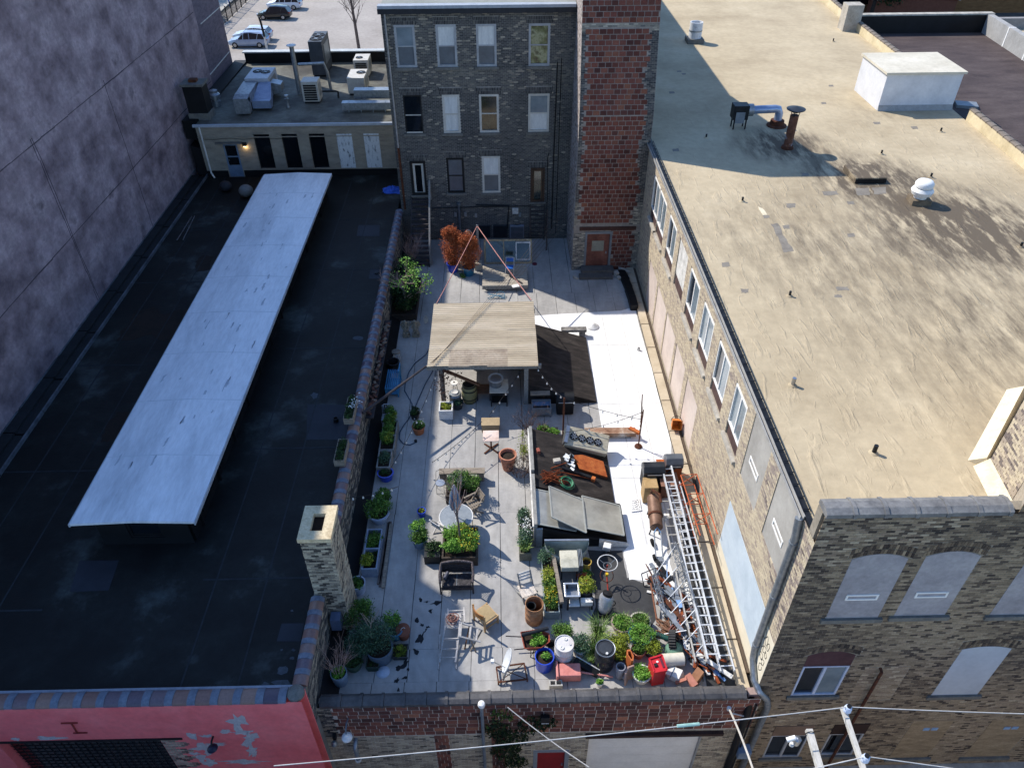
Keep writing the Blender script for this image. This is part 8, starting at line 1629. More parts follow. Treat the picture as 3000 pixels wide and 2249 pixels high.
t = thing('bike_rack_frame','grey bent tube frame standing at the corner of the white coating','frame',N_(900,600));f_ = [N_(845,480,.4),N_(870,610,.05),N_(985,580,.05),N_(1000,415,.55),N_(845,480,.4)];MB().tube(f_,.02,6).build('tube',dark_metal,t);MB().tube([N_(925,580,.05),N_(905,470,.45)],.014,5).build('tube',dark_metal,t)
t = thing('white_struts','crossed thin white poles leaning over the scrap heap','poles',N_(1100,600));
for a,b in (((1000,480),(1210,180)),((1050,610),(1300,330)),((1110,780),(1340,520)),((1150,920),(1350,700)),((1220,1090),(1440,850)),((1300,1240),(1500,1010)),((1400,1370),(1550,1200)),((1090,1130),(1330,1090))): MB().tube([N_(*a,.35),N_(*b,.75)],.016,6).build('pole',al2,t)
t = thing('old_tyre','worn black tyre lying on its edge in the scrap heap','tyre',N_(1190,1230));c = N_(1190,1210,.3);MB().lathe([(.2,-.11),(.3,-.12),(.33,-.06),(.33,.06),(.3,.12),(.2,.11),(.2,-.11)],28,c,rot=Matrix.Rotation(R(75),3,'Y')@Matrix.Rotation(R(12),3,'X')).build('tyre',MC['tyre_rubber'],t,True);mb = MB()
for k in range(26): a_ = k*.2417;rr = Matrix.Rotation(R(75),3,'Y')@Matrix.Rotation(R(12),3,'X');mb.bar(c+rr@V((.335*math.cos(a_),.335*math.sin(a_),-.1)),c+rr@V((.335*math.cos(a_),.335*math.sin(a_),.1)),.04,.02)
mb.build('tread',M('dusty_tread',['303030','454443'],rough=.95),t)
t = thing('mesh_roll','roll of dark green garden mesh on top of the scrap heap','mesh roll',N_(1070,1150));MB().tube([N_(985,1130,.35),N_(1160,1185,.4)],.085,12).build('roll',M('green_mesh',['123a32','1f5145'],rough=.7,scale=30,fine=.4),t,True);MB().ring(N_(985,1130,.35),.085,.02,14,(0,1,0),(0,0,1)).build('end',MC['green_mesh'],t)
t = thing('wire_cage','rusty wire mesh cage at the left of the tyre','cage',N_(980,1230));mb = MB();p = N_(980,1260,0)
for i in range(6): mb.bar(p+V((-.15+.06*i,0,0)),p+V((-.15+.06*i,.05,.5)),.008);mb.bar(p+V((-.15,.05*i/6,.09*i)),p+V((.15,.05*i/6,.09*i)),.008);mb.bar(p+V((-.15+.06*i,.05,.5)),p+V((-.15+.06*i,.35,.5)),.008)
mb.build('wire',rust_dark,t)
# ============================================================ NEAR RIGHT: planters, sink, pots, drums, odd things
m_ = lambda x,y,z_=0.: at('M',x,y,z_)
a,b = m_(640,945),m_(835,945);t = boxplanter('galvanized_planter','long galvanized metal planter full of mixed herbs behind the rusty drum',a.x,a.y,b.x,a.y+2.3,.4,M('planter_zinc',['6f7a7c','87918f','959e9a'],rough=.6,scale=3),.03);xm = (a.x+b.x)/2
plant(t,'mid',[((xm,a.y+.35,.5),(.24,.35,.16)),((xm-.02,a.y+1.0,.52),(.26,.4,.18))],420,.07,301,'herbs',False,9);plant(t,'lime',[((xm-.05,a.y+1.35,.55),(.28,.4,.2)),((xm,a.y+.75,.55),(.24,.3,.14))],330,.07,302,'pale_herbs',False,8);plant(t,'blue',[((xm-.1,a.y+2.15,.6),(.3,.4,.25))],420,.06,303,'grey_herbs',False,8);rg = random.Random(4);mb = MB()
for _ in range(30): leaf(mb,(xm+rg.uniform(-.2,.2),a.y+rg.uniform(.1,.8),.66+rg.gauss(0,.04)),.05,rg,1)
mb.build('flowers',leafs['fl_yellow'],t)
p,q = m_(750,90,.62),m_(868,730,.5);t = thing('timber_beam','long grey timber beam lying between the metal planter and the sink','beam',(p+q)/2);MB().bar(p,q,.12,.12).build('beam',wood_w,t)
for f in (.1,.9): r = p.lerp(q,f);MB().box(r.x-.06,r.y-.06,0,r.x+.06,r.y+.06,r.z-.062).build('support',wood_d,t)
# cream box of grill on legs, clear half tub
a,b = m_(850,330,.5),m_(1085,330,.5);t = thing('cream_stove','cream enamel stove lid unit on thin legs beyond the sink','stove',((a.x+b.x)/2,a.y+.3,0));ce = M('cream_enamel',['a09c8a','b9b5a2','c6c2b0'],rough=.5,scale=3);MB().box(a.x+.02,a.y,.5,b.x,a.y+.28,.72).build('front_box',ce,t,bevel=.02);MB().extr([(a.x,a.y+.02,.723),(a.x,a.y+.32,.78),(a.x,a.y+.72,.74),(a.x,a.y+.72,.5),(a.x,a.y+.29,.5)],(b.x-a.x,0,0)).build('lid',ce,t,bevel=.02)
for x in (a.x+.05,b.x-.05):
    for y in (a.y+.05,a.y+.65): MB().box(x-.02,y-.02,0,x+.02,y+.02,.5).build('leg',dark_metal,t)
for k in range(3): MB().box(b.x+.02+k*.05,a.y+.05,.45,b.x+.04+k*.05,a.y+.75,.75).build('side_plate',grey_metal,t)
p,q = J_(350,1230,.75),J_(830,1225,.75);t = thing('half_tub','cloudy grey half round tub standing in front of the glass panels','tub',(p+q)/2);c = (p+q)/2;W_ = (q-p).length/2;n = 16;mb = MB()
vs = [];fs = []
for j,(f,z_) in enumerate(((1,.75),(.97,.45),(.85,.15),(.55,.03))):
    for i in range(n+1): a_ = math.pi+math.pi*i/n;vs.append((c.x+W_*f*math.cos(a_),c.y+.75*f*math.sin(a_),z_))
for j in range(3):
    for i in range(n): fs.append((j*(n+1)+i,j*(n+1)+i+1,(j+1)*(n+1)+i+1,(j+1)*(n+1)+i))
fs.append(tuple(3*(n+1)+i for i in range(n+1)));fs.append((0,n+1,2*(n+1),3*(n+1),3*(n+1)+n,2*(n+1)+n,n+1+n,n));mb.add(vs,fs);mb.build('tub',M('cloudy_plastic',['7c8a8a','97a3a2','aab4b2'],rough=.35,scale=1.5),t,True);MB().bar(p+V((0,.02,0)),q+V((0,.02,0)),.07,.05).build('rim',alu,t)
# sink on a cart with a shrub
a,b = m_(905,655,.7),m_(1110,650,.7);fy = a.y;top_ = m_(905,470,.7).y;t = thing('kitchen_sink','stainless steel sink on a dark cart between the planter and the outboard motor','sink',((a.x+b.x)/2,fy+.3,0));x0,x1,y0,y1 = a.x,b.x,fy,top_
mb = MB();mb.box(x0,y0,.68,x1,y0+.06,.71).box(x0,y1-.06,.68,x1,y1,.71).box(x0,y0+.06,.68,x0+.06,y1-.06,.71).box(x1-.06,y0+.06,.68,x1,y1-.06,.71);mb.build('rim',M('bright_steel',['b9bbbd','d0d2d3'],rough=.3,metal=.6,scale=3),t,bevel=.01)
mb = MB();mb.box(x0+.06,y0+.06,.48,x1-.06,y1-.06,.5).box(x0+.05,y0+.05,.48,x0+.06,y1-.05,.69).box(x1-.06,y0+.05,.48,x1-.05,y1-.05,.69).box(x0+.06,y0+.05,.48,x1-.06,y0+.06,.69).box(x0+.06,y1-.06,.48,x1-.06,y1-.05,.69);mb.build('basin',M('sink_steel',['85878a','9fa1a3'],rough=.3,metal=.6,scale=3),t);MB().lathe([(.04,.501),(.03,.505),(0,.505)],12,((x0+x1)/2,y0+.15,0)).build('drain',black_paint,t)
MB().box(x0+.1,y0-.05,.25,x1+.45,y1,.29).build('cart_shelf',wood_d,t);MB().box(x0+.15,y0-.1,.295,x0+.5,y0+.2,.32).build('white_tile',white_paint,t);MB().box(x1+.02,y0-.08,.295,x1+.4,y0+.1,.5).build('white_box',dirty_white,t)
for x in (x0+.12,x1+.4):
    for y in (y0,y1-.06): MB().box(x-.03,y-.03,0,x+.03,y+.03,.68 if x < x1 else .5).build('leg',wood_d,t)
t,p = pot('shrub_pot','dark pot with a yellow green clipped bush right of the sink',V((x1+.22,y0+.35,.3)),.2,.3,MC['charcoal_pot']);plant(t,'lime',[((p.x+.02,p.y+.1,p.z+.2),(.3,.36,.25))],620,.06,311,stems=False,clumps=10)
for i,(x,y,r_,h,kind,pm,l) in enumerate([(1175,310,.17,.5,None,M('yellow_enamel',['a5893a','bfa04a'],rough=.5),'yellow bucket beyond the sink next to the cream stove'),(1185,430,.2,.28,'bright',MC['charcoal_pot'],'pot of bright green moss below the yellow bucket'),(1140,480,.2,.3,'dead',greypot,'pot of dry tan grass just behind the sink')]):
    t,p = pot('garden_pot',l,m_(x,y),r_,h,pm,'pot')
    if kind: plant(t,kind,[((p.x,p.y,p.z+.08),(r_*1.15,r_*1.1,.12))],240,.05,320+i,stems=False)
# outboard motor and wire reel stand
c = m_(1400,890);t = thing('outboard_motor','silver outboard boat motor with a black top standing on the dark rubber','motor',c);d = V((.18,.32,1)).normalized();rr = d.to_track_quat('Z','Y').to_matrix();s9 = M('silver_cowl',['8d8f92','a9abad','b9bbbd'],rough=.35,metal=.4,scale=3);MB().lathe([(.1,0),(.2,.1),(.24,.3),(.24,.62),(.2,.7),(.0,.72)],20,c+V((0,.05,.06)),1,.8,rot=rr).build('cowl',s9,t,True);MB().lathe([(.17,.72),(.17,.8),(.0,.84)],14,c+V((0,.05,.06)),1,.8,rot=rr).build('top_cover',black_paint,t,True);MB().box(c.x-.16,c.y-.1,0,c.x+.16,c.y+.22,.12).build('foot',black_paint,t);MB().ring(c+V((.28,.1,.5)),.1,.016,14,(1,0,0),(0,.3,1)).build('carry_handle',black_paint,t)
c = m_(1465,560);hz_ = m_(1460,212,.95);t = thing('wheel_stand','white ringed wheel on a red pole standing on the dark rubber patch','stand',c);hub = V((hz_.x,hz_.y,.95));MB().ring(hub,.33,.016,36).build('rim',whitepot,t,True);MB().ring(hub+V((0,-.02,-.12)),.13,.01,20).build('hub_ring',grey_metal,t)
mb = MB()
for k in range(3): a_ = k*2.09+.5;mb.tube([hub+V((.33*math.cos(a_),.33*math.sin(a_),0)),hub+V((.13*math.cos(a_),.13*math.sin(a_),-.12))],.01,5)
mb.build('spoke',grey_metal,t);MB().tube([hub+V((0,0,-.12)),V((hub.x,hub.y,.45)),m_(1470,640,.05)],.025,8).build('red_pole',M('red_pole_paint',['8a2c22','a33a2d'],rough=.6),t);MB().ring(V((hub.x,hub.y-.1,.4)),.22,.014,24,(1,0,0),(0,.9,.4)).build('lower_ring',rust_dark,t);MB().lathe([(.05,-.05),(.05,.05)],10,V((hub.x,hub.y-.1,.45))).build('yellow_joint',leafs['fl_yellow'],t)
c = m_(1445,90);t = thing('white_meter_box','small white plastic box leaning behind the white ringed wheel','box',c);MB().obox(c+V((0,.05,.3)),(1,-.3,0),(.3,1,.4),(0,-.4,1),.13,.1,.18).build('box',white_paint,t,bevel=.02);MB().box(c.x-.03,c.y+.02,0,c.x+.03,c.y+.08,.25).build('stand',galv,t)
slat_chair('cloth_chair','old wooden chair draped with a worn white cloth behind the rusty drum',m_(420,640),R(200),wood_g,None,dirty_white);c = m_(415,560,.46);t = thing('worn_cloth','worn off white cloth lying over the chair seat behind the rusty drum','cloth',c);MB().rbox(c.x,c.y,.452,.475,.52,.5,R(20)).build('cloth',M('stained_cloth',['a89c8d','c4b9ab','d0c7bb'],rough=.95,scale=5,fine=.2,bump=.01),t)
c = m_(510,1030);c.y += .25;t,p = drum('rusty_drum','open rusty steel drum with a pail inside, in full sun',c,.29,.86,M('drum_rust',['7a5236','94694a','a57a58','8a5c3c'],rough=.85,scale=2.5,fine=.2),False);MB().lathe([(.26,.07),(.2,.1),(0,.12)],24,c).build('sludge',M('drum_inside',['2b1713','41231b'],rough=.95),t);MB().lathe([(.1,.45),(.15,.8),(.155,.8),(.13,.78),(.09,.47),(0,.46)],20,c+V((-.1,-.02,0))).build('pail',dark_metal,t,True)
# wheelbarrow
c = m_(520,1230,.45);t = thing('wheelbarrow','rusty red wheelbarrow planted with lettuces','wheelbarrow',c-V((0,0,.45)));wbm = M('barrow_rust',['6e2f22','8a4230','9c553f'],rough=.8,scale=4);k_ = [m_(335,1110,.62),m_(385,1320,.62),m_(600,1310,.62),m_(710,1230,.62),m_(700,1130,.62),m_(560,1075,.62)];cen = sum(k_,V((0,0,0)))/6;lo = [cen.lerp(p,.68)-V((0,0,.3)) for p in k_];ins = [cen.lerp(p,.95)-V((0,0,.02)) for p in k_]
mb = MB();mb.add(k_+lo,[(i,(i+1) % 6,6+(i+1) % 6,6+i) for i in range(6)]+[tuple(range(6,12))]);mb.build('tray',wbm,t)
mb = MB()
for i in range(6): mb.tube([k_[i],k_[(i+1) % 6]],.018,6)
mb.build('rolled_edge',wbm,t);mb = MB();sp = [cen.lerp(p,.88)-V((0,0,.1)) for p in k_];mb.add(sp,[tuple(range(6))]);mb.build('soil',soil,t);plant(t,'bright',[((cen.x-.08,cen.y-.12,.62),(.16,.14,.12)),((cen.x+.14,cen.y-.05,.63),(.16,.15,.13)),((cen.x,cen.y+.12,.62),(.18,.14,.12))],170,.07,331,'lettuces',False)
MB().tube([m_(345,1150,.72),m_(690,1060,.74)],.06,12).build('roll',dark_metal,t,True);MB().lathe([(.08,-.04),(.16,-.04),(.17,0),(.16,.04),(.08,.04)],18,(cen.x+.42,cen.y+.1,.18),rot=Matrix.Rotation(R(90),3,'X')).build('wheel',MC['tyre_rubber'],t,True)
for y0_,y1_ in ((1160,1170),(1335,1320)): MB().tube([m_(140 if y0_ < 1200 else 250,y0_,.5),m_(360 if y0_ < 1200 else 410,y1_,.45),V((cen.x+.3,cen.y,.25))],.02,6).build('handle',wood_d,t)
for x in (-.2,.05): MB().tube([(cen.x+x,cen.y-.2,.35),(cen.x+x-.02,cen.y-.25,.0),(cen.x+x+.1,cen.y-.2,.3)],.016,6).build('leg',dark_metal,t)
# pots and drums in the near right corner
k4 = lambda x,y,z_=0.: at('AK',x,y,z_)
c = k4(865,400);c.y += .24;t,p = pot('blue_tub','big cobalt blue tub with a small herb between the wheelbarrow and the pink bin',c,.3,.55,bluepot,taper=.88,rim=False);plant(t,'bright',[((p.x+.05,p.y+.02,p.z+.08),(.16,.14,.1))],150,.06,341)
c = k4(1115,330);c.y += .28;t,p = drum('white_drum','white plastic drum with bungs in its lid, stained pink at the foot',c,.29,.9,M('drum_white_plastic',['b3a9a3','c6c2be','d3d0cc'],rough=.5,scale=1.8,fine=.1),True)
for dx,dy,r_ in ((-.08,-.14,.06),(.05,.15,.05),(.17,-.03,.03)): MB().lathe([(r_,.875),(r_,.9),(r_*.6,.9),(r_*.5,.885),(0,.885)],14,c+V((dx,dy,0))).build('bung',whitepot,t,True)
c = k4(1640,400);c.y += .28;t,p = drum('black_drum','black plastic drum with a clamped lid in the near right corner',c,.3,.93,M('drum_black_plastic',['1b1d20','2b2d31','34373b'],rough=.4,scale=2),True);MB().lathe([(.2,.902),(.2,.92),(.17,.92),(0,.915)],26,c).build('lid',M('dark_lid',['2d3034','3a3e42'],rough=.4),t,True);MB().ring(c+V((0,0,.92)),.292,.016,32).build('clamp_ring',galv,t,True);MB().lathe([(.04,.92),(.04,.95),(0,.95)],12,c+V((.02,-.18,0))).build('bung',whitepot,t,True)
NP = [('white_pot','white pot of grey green lavender beside the white drum',('M',1100,1420),.25,.34,whitepot,'blue',(.36,.34,.28)),('herb_pot','pot of pale green bushy mint behind the white drum',('M',870,1230),.25,.3,MC['charcoal_pot'],'mid',(.4,.36,.26)),('golden_shrub_pot','pot with a round golden yellow green shrub behind the black drum',('M',1570,1390),.27,.3,MC['charcoal_pot'],'lime',(.5,.42,.34)),('wide_bowl','wide pinkish bowl of grass at the edge of the dark rubber',('M',1650,1130),.34,.32,M('pinkish_bowl',['8d7a70','a8958b'],rough=.7),'bright',(.34,.3,.18)),('wide_bowl','wide grey bowl of grass touching the pinkish bowl',('M',1880,1110),.33,.32,stone,'mid',(.32,.3,.18)),('teal_tub','big dark teal tub of spilling green leaves beside the scrap heap',('M',1880,1310),.36,.4,tealpot,'bright',(.48,.36,.26)),('moss_pot','low pot of olive moss between the black drum and the orange flue tile',('M',1610,1500),.22,.22,MC['charcoal_pot'],'lime',(.28,.24,.14)),('herb_pot','terracotta pot of green herbs right of the orange flue tile',('AI',590,530),.22,.3,terra,'mid',(.24,.22,.18)),('boxwood_pot','pot with a bright clipped boxwood above the red box',('AI',790,520),.24,.28,MC['charcoal_pot'],'lime',(.32,.3,.22)),('white_pot','white rimmed pot of dense moss left of the red box',('AI',640,890),.28,.3,whitepot,'bright',(.34,.32,.18)),('tiny_pot','tiny pale pot lying in front of the drums with a sprig',('AK',1580,585),.11,.2,whitepot,'bright',(.12,.1,.08))]
for i,(nm,l,k,r_,h,pm,kind,pr_) in enumerate(NP):
    c = at(*k);c.y += r_*.6;t,p = pot(nm,l,c,r_,h,pm,'potted plant');plant(t,kind,[((p.x,p.y,p.z+pr_[2]*.6),pr_)],int(1500*pr_[0]+60),.06,350+i,stems=False,clumps=10)
    if i in (3,4,5): grassy(t,p,r_*.9,200,.35,380+i,'grass',.006)
for i,(x,y,h,r_,n) in enumerate(((1290,1450,.62,.3,420),(1340,1150,.75,.25,300),(1300,1290,.55,.28,300))):
    c = m_(x,y);t = thing('ornamental_grass',['spray of pale green grass nearest the drums, between the white and black drum','tall grey green feathery grass behind the other grasses','middle clump of pale grass beside the golden shrub'][i],'grass clump',c);grassy(t,c,r_,n,h,390+i,'grass',.006,.75)
c = at('K',2130,1150);t = boxplanter('ridge_planter','mossy stone trough of silvery plants along the ridge board',c.x-.1,c.y-.1,c.x+.32,c.y+1.9,.4,M('mossy_stone',['5b5a4d','747265'],rough=.95,scale=4,fine=.25));plant(t,'blue',[((c.x+.1,c.y+.4,.6),(.32,.45,.26)),((c.x+.1,c.y+1.4,.6),(.3,.5,.24))],620,.06,395,clumps=10);mb = MB();rg = random.Random(2)
for _ in range(110): leaf(mb,(c.x+.15+rg.gauss(0,.12),c.y+.85+rg.gauss(0,.28),.72+rg.random()*.15),.06,rg,1)
mb.build('white_flowers',leafs['fl_white'],t);grassy(t,(c.x+.1,c.y+.1,.4),.25,150,.4,396)
pk1 = [at('AI',*v) for v in ((745,540,.8),(930,485,.8),(1000,700,.8),(820,735,.8))];t = thing('red_box','bright red plastic tool box bin with a recessed lid in the near right corner','box',at('AI',870,900));rp_m = M('red_plastic',['a81f25','c12a30'],rough=.45,scale=2);u_ = pk1[1]-pk1[0];v_ = pk1[3]-pk1[0];MB().extr(pk1,(0,0,-.78)).build('body',rp_m,t,bevel=.02)
mb = MB()
for i in range(4): mb.bar(pk1[i]+V((0,0,.015)),pk1[(i+1) % 4]+V((0,0,.015)),.05,.05)
mb.build('lid_rim',rp_m,t);g = lambda f,h: pk1[0]+u_*f+v_*h;MB().obox(g(.3,.55)+V((0,0,.02)),u_,v_,(0,0,1),.05,.05,.02).build('latch',black_paint,t);MB().obox(g(.8,.5)+V((0,0,.01)),u_,v_,(0,0,1),.03,.16,.012).build('slot',M('dark_red','5a2030'),t);MB().lathe([(.035,0),(.03,.02),(0,.02)],12,g(.5,.35)+V((0,0,.004))).build('button',white_paint,t)
def flue(name,label,pts,z1,mat,wall=.03):
    c = sum(pts,V((0,0,0)))/len(pts);t = thing(name,label,'flue tile',V((c.x,c.y,0)));n = len(pts);o = [p for p in pts];i_ = [c.lerp(p,.7) for p in pts];lo = [V((p.x,p.y,0.002)) for p in pts];li = [V((p.x,p.y,z1*.2)) for p in i_]
    MB().add(o+i_+lo+li,[(k,(k+1) % n,n+(k+1) % n,n+k) for k in range(n)]+[(k,(k+1) % n,2*n+(k+1) % n,2*n+k) for k in range(n)]+[(n+k,n+(k+1) % n,3*n+(k+1) % n,3*n+k) for k in range(n)]+[tuple(3*n+k for k in range(n))]).build('tile',mat,t);return t
flue('flue_tile','orange clay flue tile standing upright beside the grey pipe',[at('AI',*v,.62) for v in ((425,405),(475,397),(525,490),(520,560),(490,560),(430,470))],.62,M('orange_clay',['a5562a','bd6c3c'],rough=.8,scale=3))
c = at('AI',315,790);t = thing('grey_pipe_fitting','grey plastic pipe fitting standing right of the black drum','pipe',c);MB().lathe([(.12,0),(.12,.42),(.145,.44),(.145,.58),(.12,.58),(.11,.3),(0,.3)],22,c).build('pipe',M('grey_pvc',['77767c','8f8e93'],rough=.5),t,True);MB().tube([c+V((0,0,.1)),c+V((.2,-.1,.1))],.08,14).build('side_branch',MC['grey_pvc'],t,True)
p = [at('AI',*v,.5) for v in ((390,740),(430,650),(515,620))];t = thing('curved_clay_slab','pinkish curved clay slab leaning next to the orange flue tile','slab',V((p[1].x,p[1].y,0)));mb = MB()
for i in range(2): mb.add([p[i],p[i+1],p[i+1]*1-V((-.02,.12,.5)),p[i]*1-V((-.02,.12,.5)),p[i]+V((.04,-.03,0)),p[i+1]+V((.04,-.03,0)),p[i+1]-V((-.06,.15,.5)),p[i]-V((-.06,.15,.5))],((0,1,2,3),(4,5,6,7),(0,1,5,4),(2,3,7,6),(0,3,7,4),(1,2,6,5)))
mb.build('slab',M('pinkish_clay',['94776a','ad9184'],rough=.85),t)
a,b = k4(1040,400,.18),k4(1330,400,.18);t = thing('pink_bin','faded pink plastic bin with a pole lying in front of the white drum','bin',(a+b)/2);pkm = M('faded_pink_plastic',['b0685f','c47c72','cf8c82'],rough=.5,scale=2);MB().box(a.x,a.y-.2,.01,b.x,a.y+.22,.36).build('bin',pkm,t,bevel=.03);MB().box(a.x-.07,a.y-.25,0,a.x-.004,a.y+.27,.42).build('rim',pkm,t,bevel=.01);MB().tube([V((b.x,a.y,.2)),k4(1750,450,.1)],.03,8).build('pole',pkm,t)
a,b = k4(1250,235,.3),k4(1560,420,.1);t = thing('black_gutter_length','black trough shaped gutter lying between the white and black drums','gutter',a);MB().bar(a,b,.2,.14).build('gutter',black_paint,t);MB().bar(a+V((.05,.1,.08)),b+V((.05,.1,.08)),.03,.02).build('pale_edge',dirty_white,t)
c = k4(1010,600);c.y += .08;t = thing('cinder_block','hollow concrete cinder block against the front parapet','block',c);mb = MB();mb.box(c.x-.2,c.y-.1,0,c.x+.2,c.y-.06,.19).box(c.x-.2,c.y+.06,0,c.x+.2,c.y+.1,.19)
for x in (-.2,-.02,.16): mb.box(c.x+x,c.y-.06,0,c.x+x+.04,c.y+.06,.19)
mb.build('block',M('cinder_grey',['9a978f','b0ada5'],rough=.95,scale=9),t)
# satellite dish on a frame
c = k4(400,500);t = thing('satellite_dish','white satellite dish seen edge on, on a square rusty roof frame','satellite dish',c);fz = .12;fq = [k4(240,325,fz),k4(600,275,fz),k4(640,480,fz),k4(265,520,fz)];mb = MB()
for i in range(4): mb.bar(fq[i],fq[(i+1) % 4],.04)
mb.bar(fq[0],fq[2],.02);mb.bar(fq[1],fq[3],.02)
for q in fq: mb.bar(V((q.x,q.y,0)),q,.04)
mb.build('mount_frame',rust_dark,t);b0 = k4(330,490,.12);MB().tube([b0,b0+V((.12,.1,.45))],.03,8).build('mast',galv,t,True);dc = at('AK',415,250,.62);n_ = V((-.93,.1,.35));rr = n_.to_track_quat('Z','Y').to_matrix();MB().lathe([(0,0),(.2,.02),(.34,.06),(.4,.1),(.39,.11),(.33,.075),(0,.02)],28,dc,.9,1,rot=rr).build('dish',M('dish_white',['b9bcbd','cdd0d1'],rough=.5),t,True);e = k4(190,250,.75);MB().tube([dc+V((0,-.1,-.3)),e],.018,6).build('feed_arm',alu,t);MB().obox(e,(1,0,0),(0,1,0),(0,0,1),.05,.05,.07).build('feed_horn',white_paint,t,bevel=.01)
# cream cylinder, green dome, cardboard and boxes beside the red box
a,b = at('AI',935,560,.3),at('AI',1240,540,.3);t = thing('cream_cylinder','cream metal cylinder lying between the red box and the ladders','tank',a);MB().tube([a,b],.2,24).build('tank',M('cream_tank',['bcb6a5','cfc9b9'],rough=.5,scale=2),t,True);MB().tube([b,b+(b-a).normalized()*.04],.17,20).build('end',dark_metal,t)
c = at('AI',1100,430,.1);t = thing('green_dome_lid','faded green dome lid behind the cream cylinder','lid',c);MB().lathe([(.3,0),(.28,.14),(.18,.26),(0,.31)],24,c).build('lid',M('faded_green',['557663','6a8b76'],rough=.5),t,True)
c = at('AI',1120,760,.2);t = thing('white_appliance','dented white appliance panel below the cream cylinder','appliance',c);MB().obox(c,(.8,-.6,.3),(.5,.8,0),(-.3,.2,1),.22,.17,.12).build('casing',dirty_white,t,bevel=.015);MB().obox(c+V((-.1,.0,.1)),(.5,.8,0),(.8,-.6,.3),(0,0,1),.2,.015,.02).build('strip',M('blue_grey_strip','56687a'),t)
t = thing('cardboard_box','brown cardboard box with a crumpled pink plank in the corner by the coping','carton',at('AI',1400,820));c = at('AI',1430,800,.2);MB().obox(c,(.7,.7,.3),(-.6,.7,0),(-.2,-.2,1),.22,.12,.2).build('carton',M('cardboard',['80583f','9a6e50'],rough=.9,scale=3),t);MB().bar(at('AI',1130,880,.2),at('AI',1290,820,.45),.1,.05).build('pink_plank',M('pink_brown_plank',['935b49','a86e5c'],rough=.8),t);MB().obox(at('AI',1350,850,.4),(.4,-.9,0),(.8,.4,.2),(0,0,1),.2,.1,.05).build('clay_channel',MC['pink_brown_plank'],t)
# ============================================================ ALLEY UTILITY POLES AND WIRES (nearest the camera)
pz = 4.2;t = thing('utility_crossarm','pale wooden crossarm with two glass insulators on an alley utility pole','utility pole',at('AE',1040,640,pz));p,q = at('AE',920,260,pz),at('AE',1100,800,pz-.2);pw = M('sun_bleached_pole',['a39f95','bbb7ae','c6c2b9'],rough=.85,scale=6,stretch=(6,1,1),fine=.15);MB().bar(p+V((0,.12,0)),q,.1,.12).build('crossarm',pw,t)
i2 = at('AE',1045,615,pz);
for c in (p,i2): MB().lathe([(.03,.05),(.08,.07),(.095,.12),(.075,.18),(.09,.2),(.07,.27),(.05,.28),(0,.28)],18,c+V((.03,0,0))).build('insulator',M('white_porcelain',['b5c3dd','d3dae6'],rough=.2,spec=.6),t,True);MB().lathe([(.055,.28),(.05,.32),(0,.32)],12,c+V((.03,0,0))).build('cap',dark_metal,t)
MB().tube([V((q.x,q.y,GZ)),V((q.x,q.y,pz-.3))],.15,12).build('pole',pw,t,True)
a,b = at('AE',662,385,3.6),at('AE',770,760,3.5);t = thing('utility_timber','short pale square timber arm left of the crossarm over the alley','utility pole',b);MB().bar(a,b,.15,.14).build('timber',pw,t);MB().ring(a.lerp(b,.08),.11,.012,8,(1,0,0),(0,0,1)).build('strap',dark_metal,t);MB().tube([V((b.x,b.y,GZ)),b],.14,12).build('pole',pw,t,True)
c = at('AE',550,460,3.2);t = thing('wire_splice_box','white cable splice box hanging in front of the lower alley window','splice box',c);MB().tube([c+V((-.16,0,.02)),c+V((.04,.02,.1))],.06,10).build('box',white_paint,t,True);MB().lathe([(.02,.1),(.09,.06),(.08,-.16),(0,-.18)],12,c+V((.1,0,0))).build('cup',alu,t,True);MB().lathe([(.06,-.03),(.06,.03)],10,c+V((-.0,-.02,-.17))).build('clamp',whitepot,t)
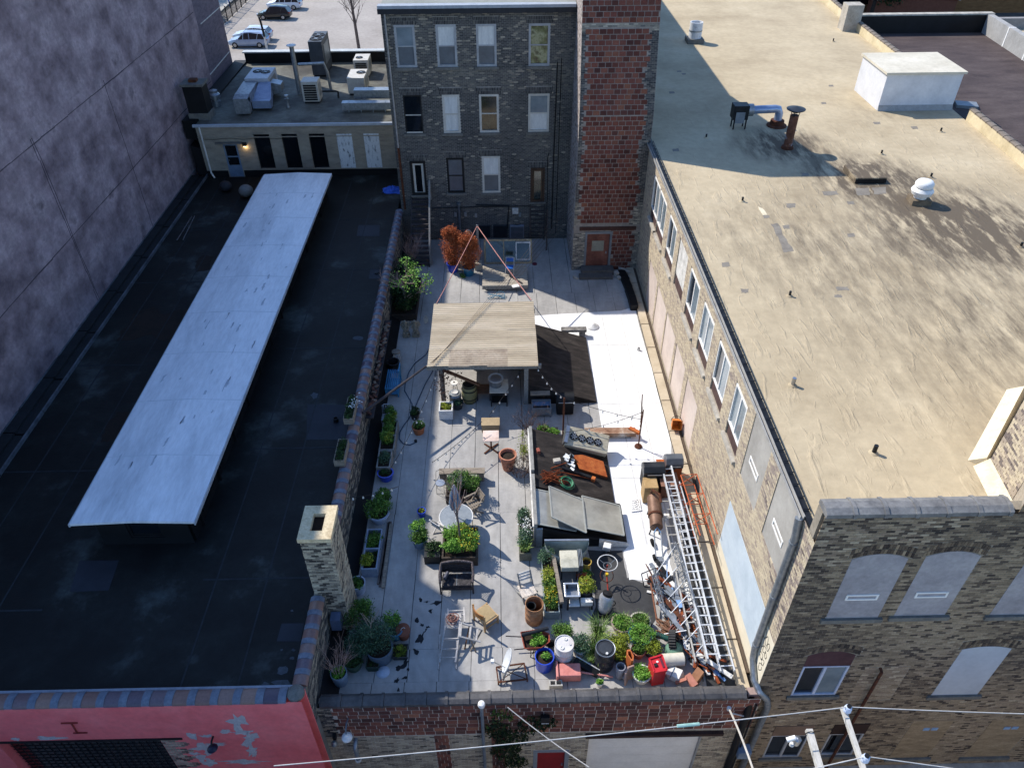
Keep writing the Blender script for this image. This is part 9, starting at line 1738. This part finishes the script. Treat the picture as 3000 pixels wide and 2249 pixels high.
t = thing('power_lines','pale overhead wires crossing the bottom of the picture above the alley','wires',p);wm = M('pale_wire',['a8a6a2','c0beba'],rough=.5);mb = MB();mb.tube(sag(at('AC',-200,905,4.6),p+V((.03,0,.26)),.12,20),.013,6);mb.tube(sag(p+V((.03,0,.26)),at('AE',2300,272,4.3),.02,10),.013,6);mb.build('wire',wm,t)
for a,b,r_ in ((i2+V((.03,0,.26)),at('AE',1900,690,4.2),.013),(i2+V((.03,0,.26)),at('AE',690,665,4.2),.014)): MB().tube([a,b],r_,6).build('wire',wm,t)
a,b = aty('AD',240,305,10.9),at('AD',900,790,0);MB().tube(sag(a,b,.1,10),.014,5).build('service_wire',wm,t);a = aty('AE',88,232,10.85);mb = MB().tube(sag(a,at('AE',265,680,1.0),-.08,12),.03,6);mb.build('thick_cable',M('fat_pale_cable',['aaa59b','bdb8ae'],rough=.7),t,True);MB().lathe([(.06,-.05),(.07,0),(.06,.05)],12,a).build('knob',whitepot,t,True);MB().tube([aty('AE',95,262,10.9),aty('AE',190,285,10.9),aty('AE',228,245,10.95)],.025,6).build('drip_loop',wm,t)
c = aty('AE',455,300,9.6);MB().tube([p.lerp(at('AC',-200,905,4.6),.27)+V((0,0,.1)),p.lerp(at('AC',-200,905,4.6),.31)+V((0,0,.1))],.04,8).build('splice',M('verdigris',['7fa59b','9ab9b0'],rough=.6),t)
t = thing('roof_drain_leader','blackened leader pipe and cables in the corner between the two alley walls','pipe',(7.2,11.1,0));MB().tube([V((7.18,11.2,.25)),V((7.1,10.93,-.4)),V((7.15,10.93,GZ))],.11,10).build('leader',black_paint,t,True);MB().box(7.05,11.12,.12,7.38,11.34,.4).build('scupper',M('pink_scupper',['8f7a70','a89086'],rough=.8),t);MB().tube([V((7.3,10.95,.1)),V((7.28,10.9,-2)),V((7.3,10.93,GZ))],.03,6).build('cable',dark_metal,t)
c = aty('AE',200,575,10.7);t = thing('meter_cabinet','small blue grey box fixed low in the alley corner','meter box',c);MB().box(c.x-.2,c.y,c.z-.2,c.x+.2,11.0,c.z+.2).build('cabinet',M('blue_grey_box',['5f6f82','7b8a9b'],rough=.5),t,bevel=.01)
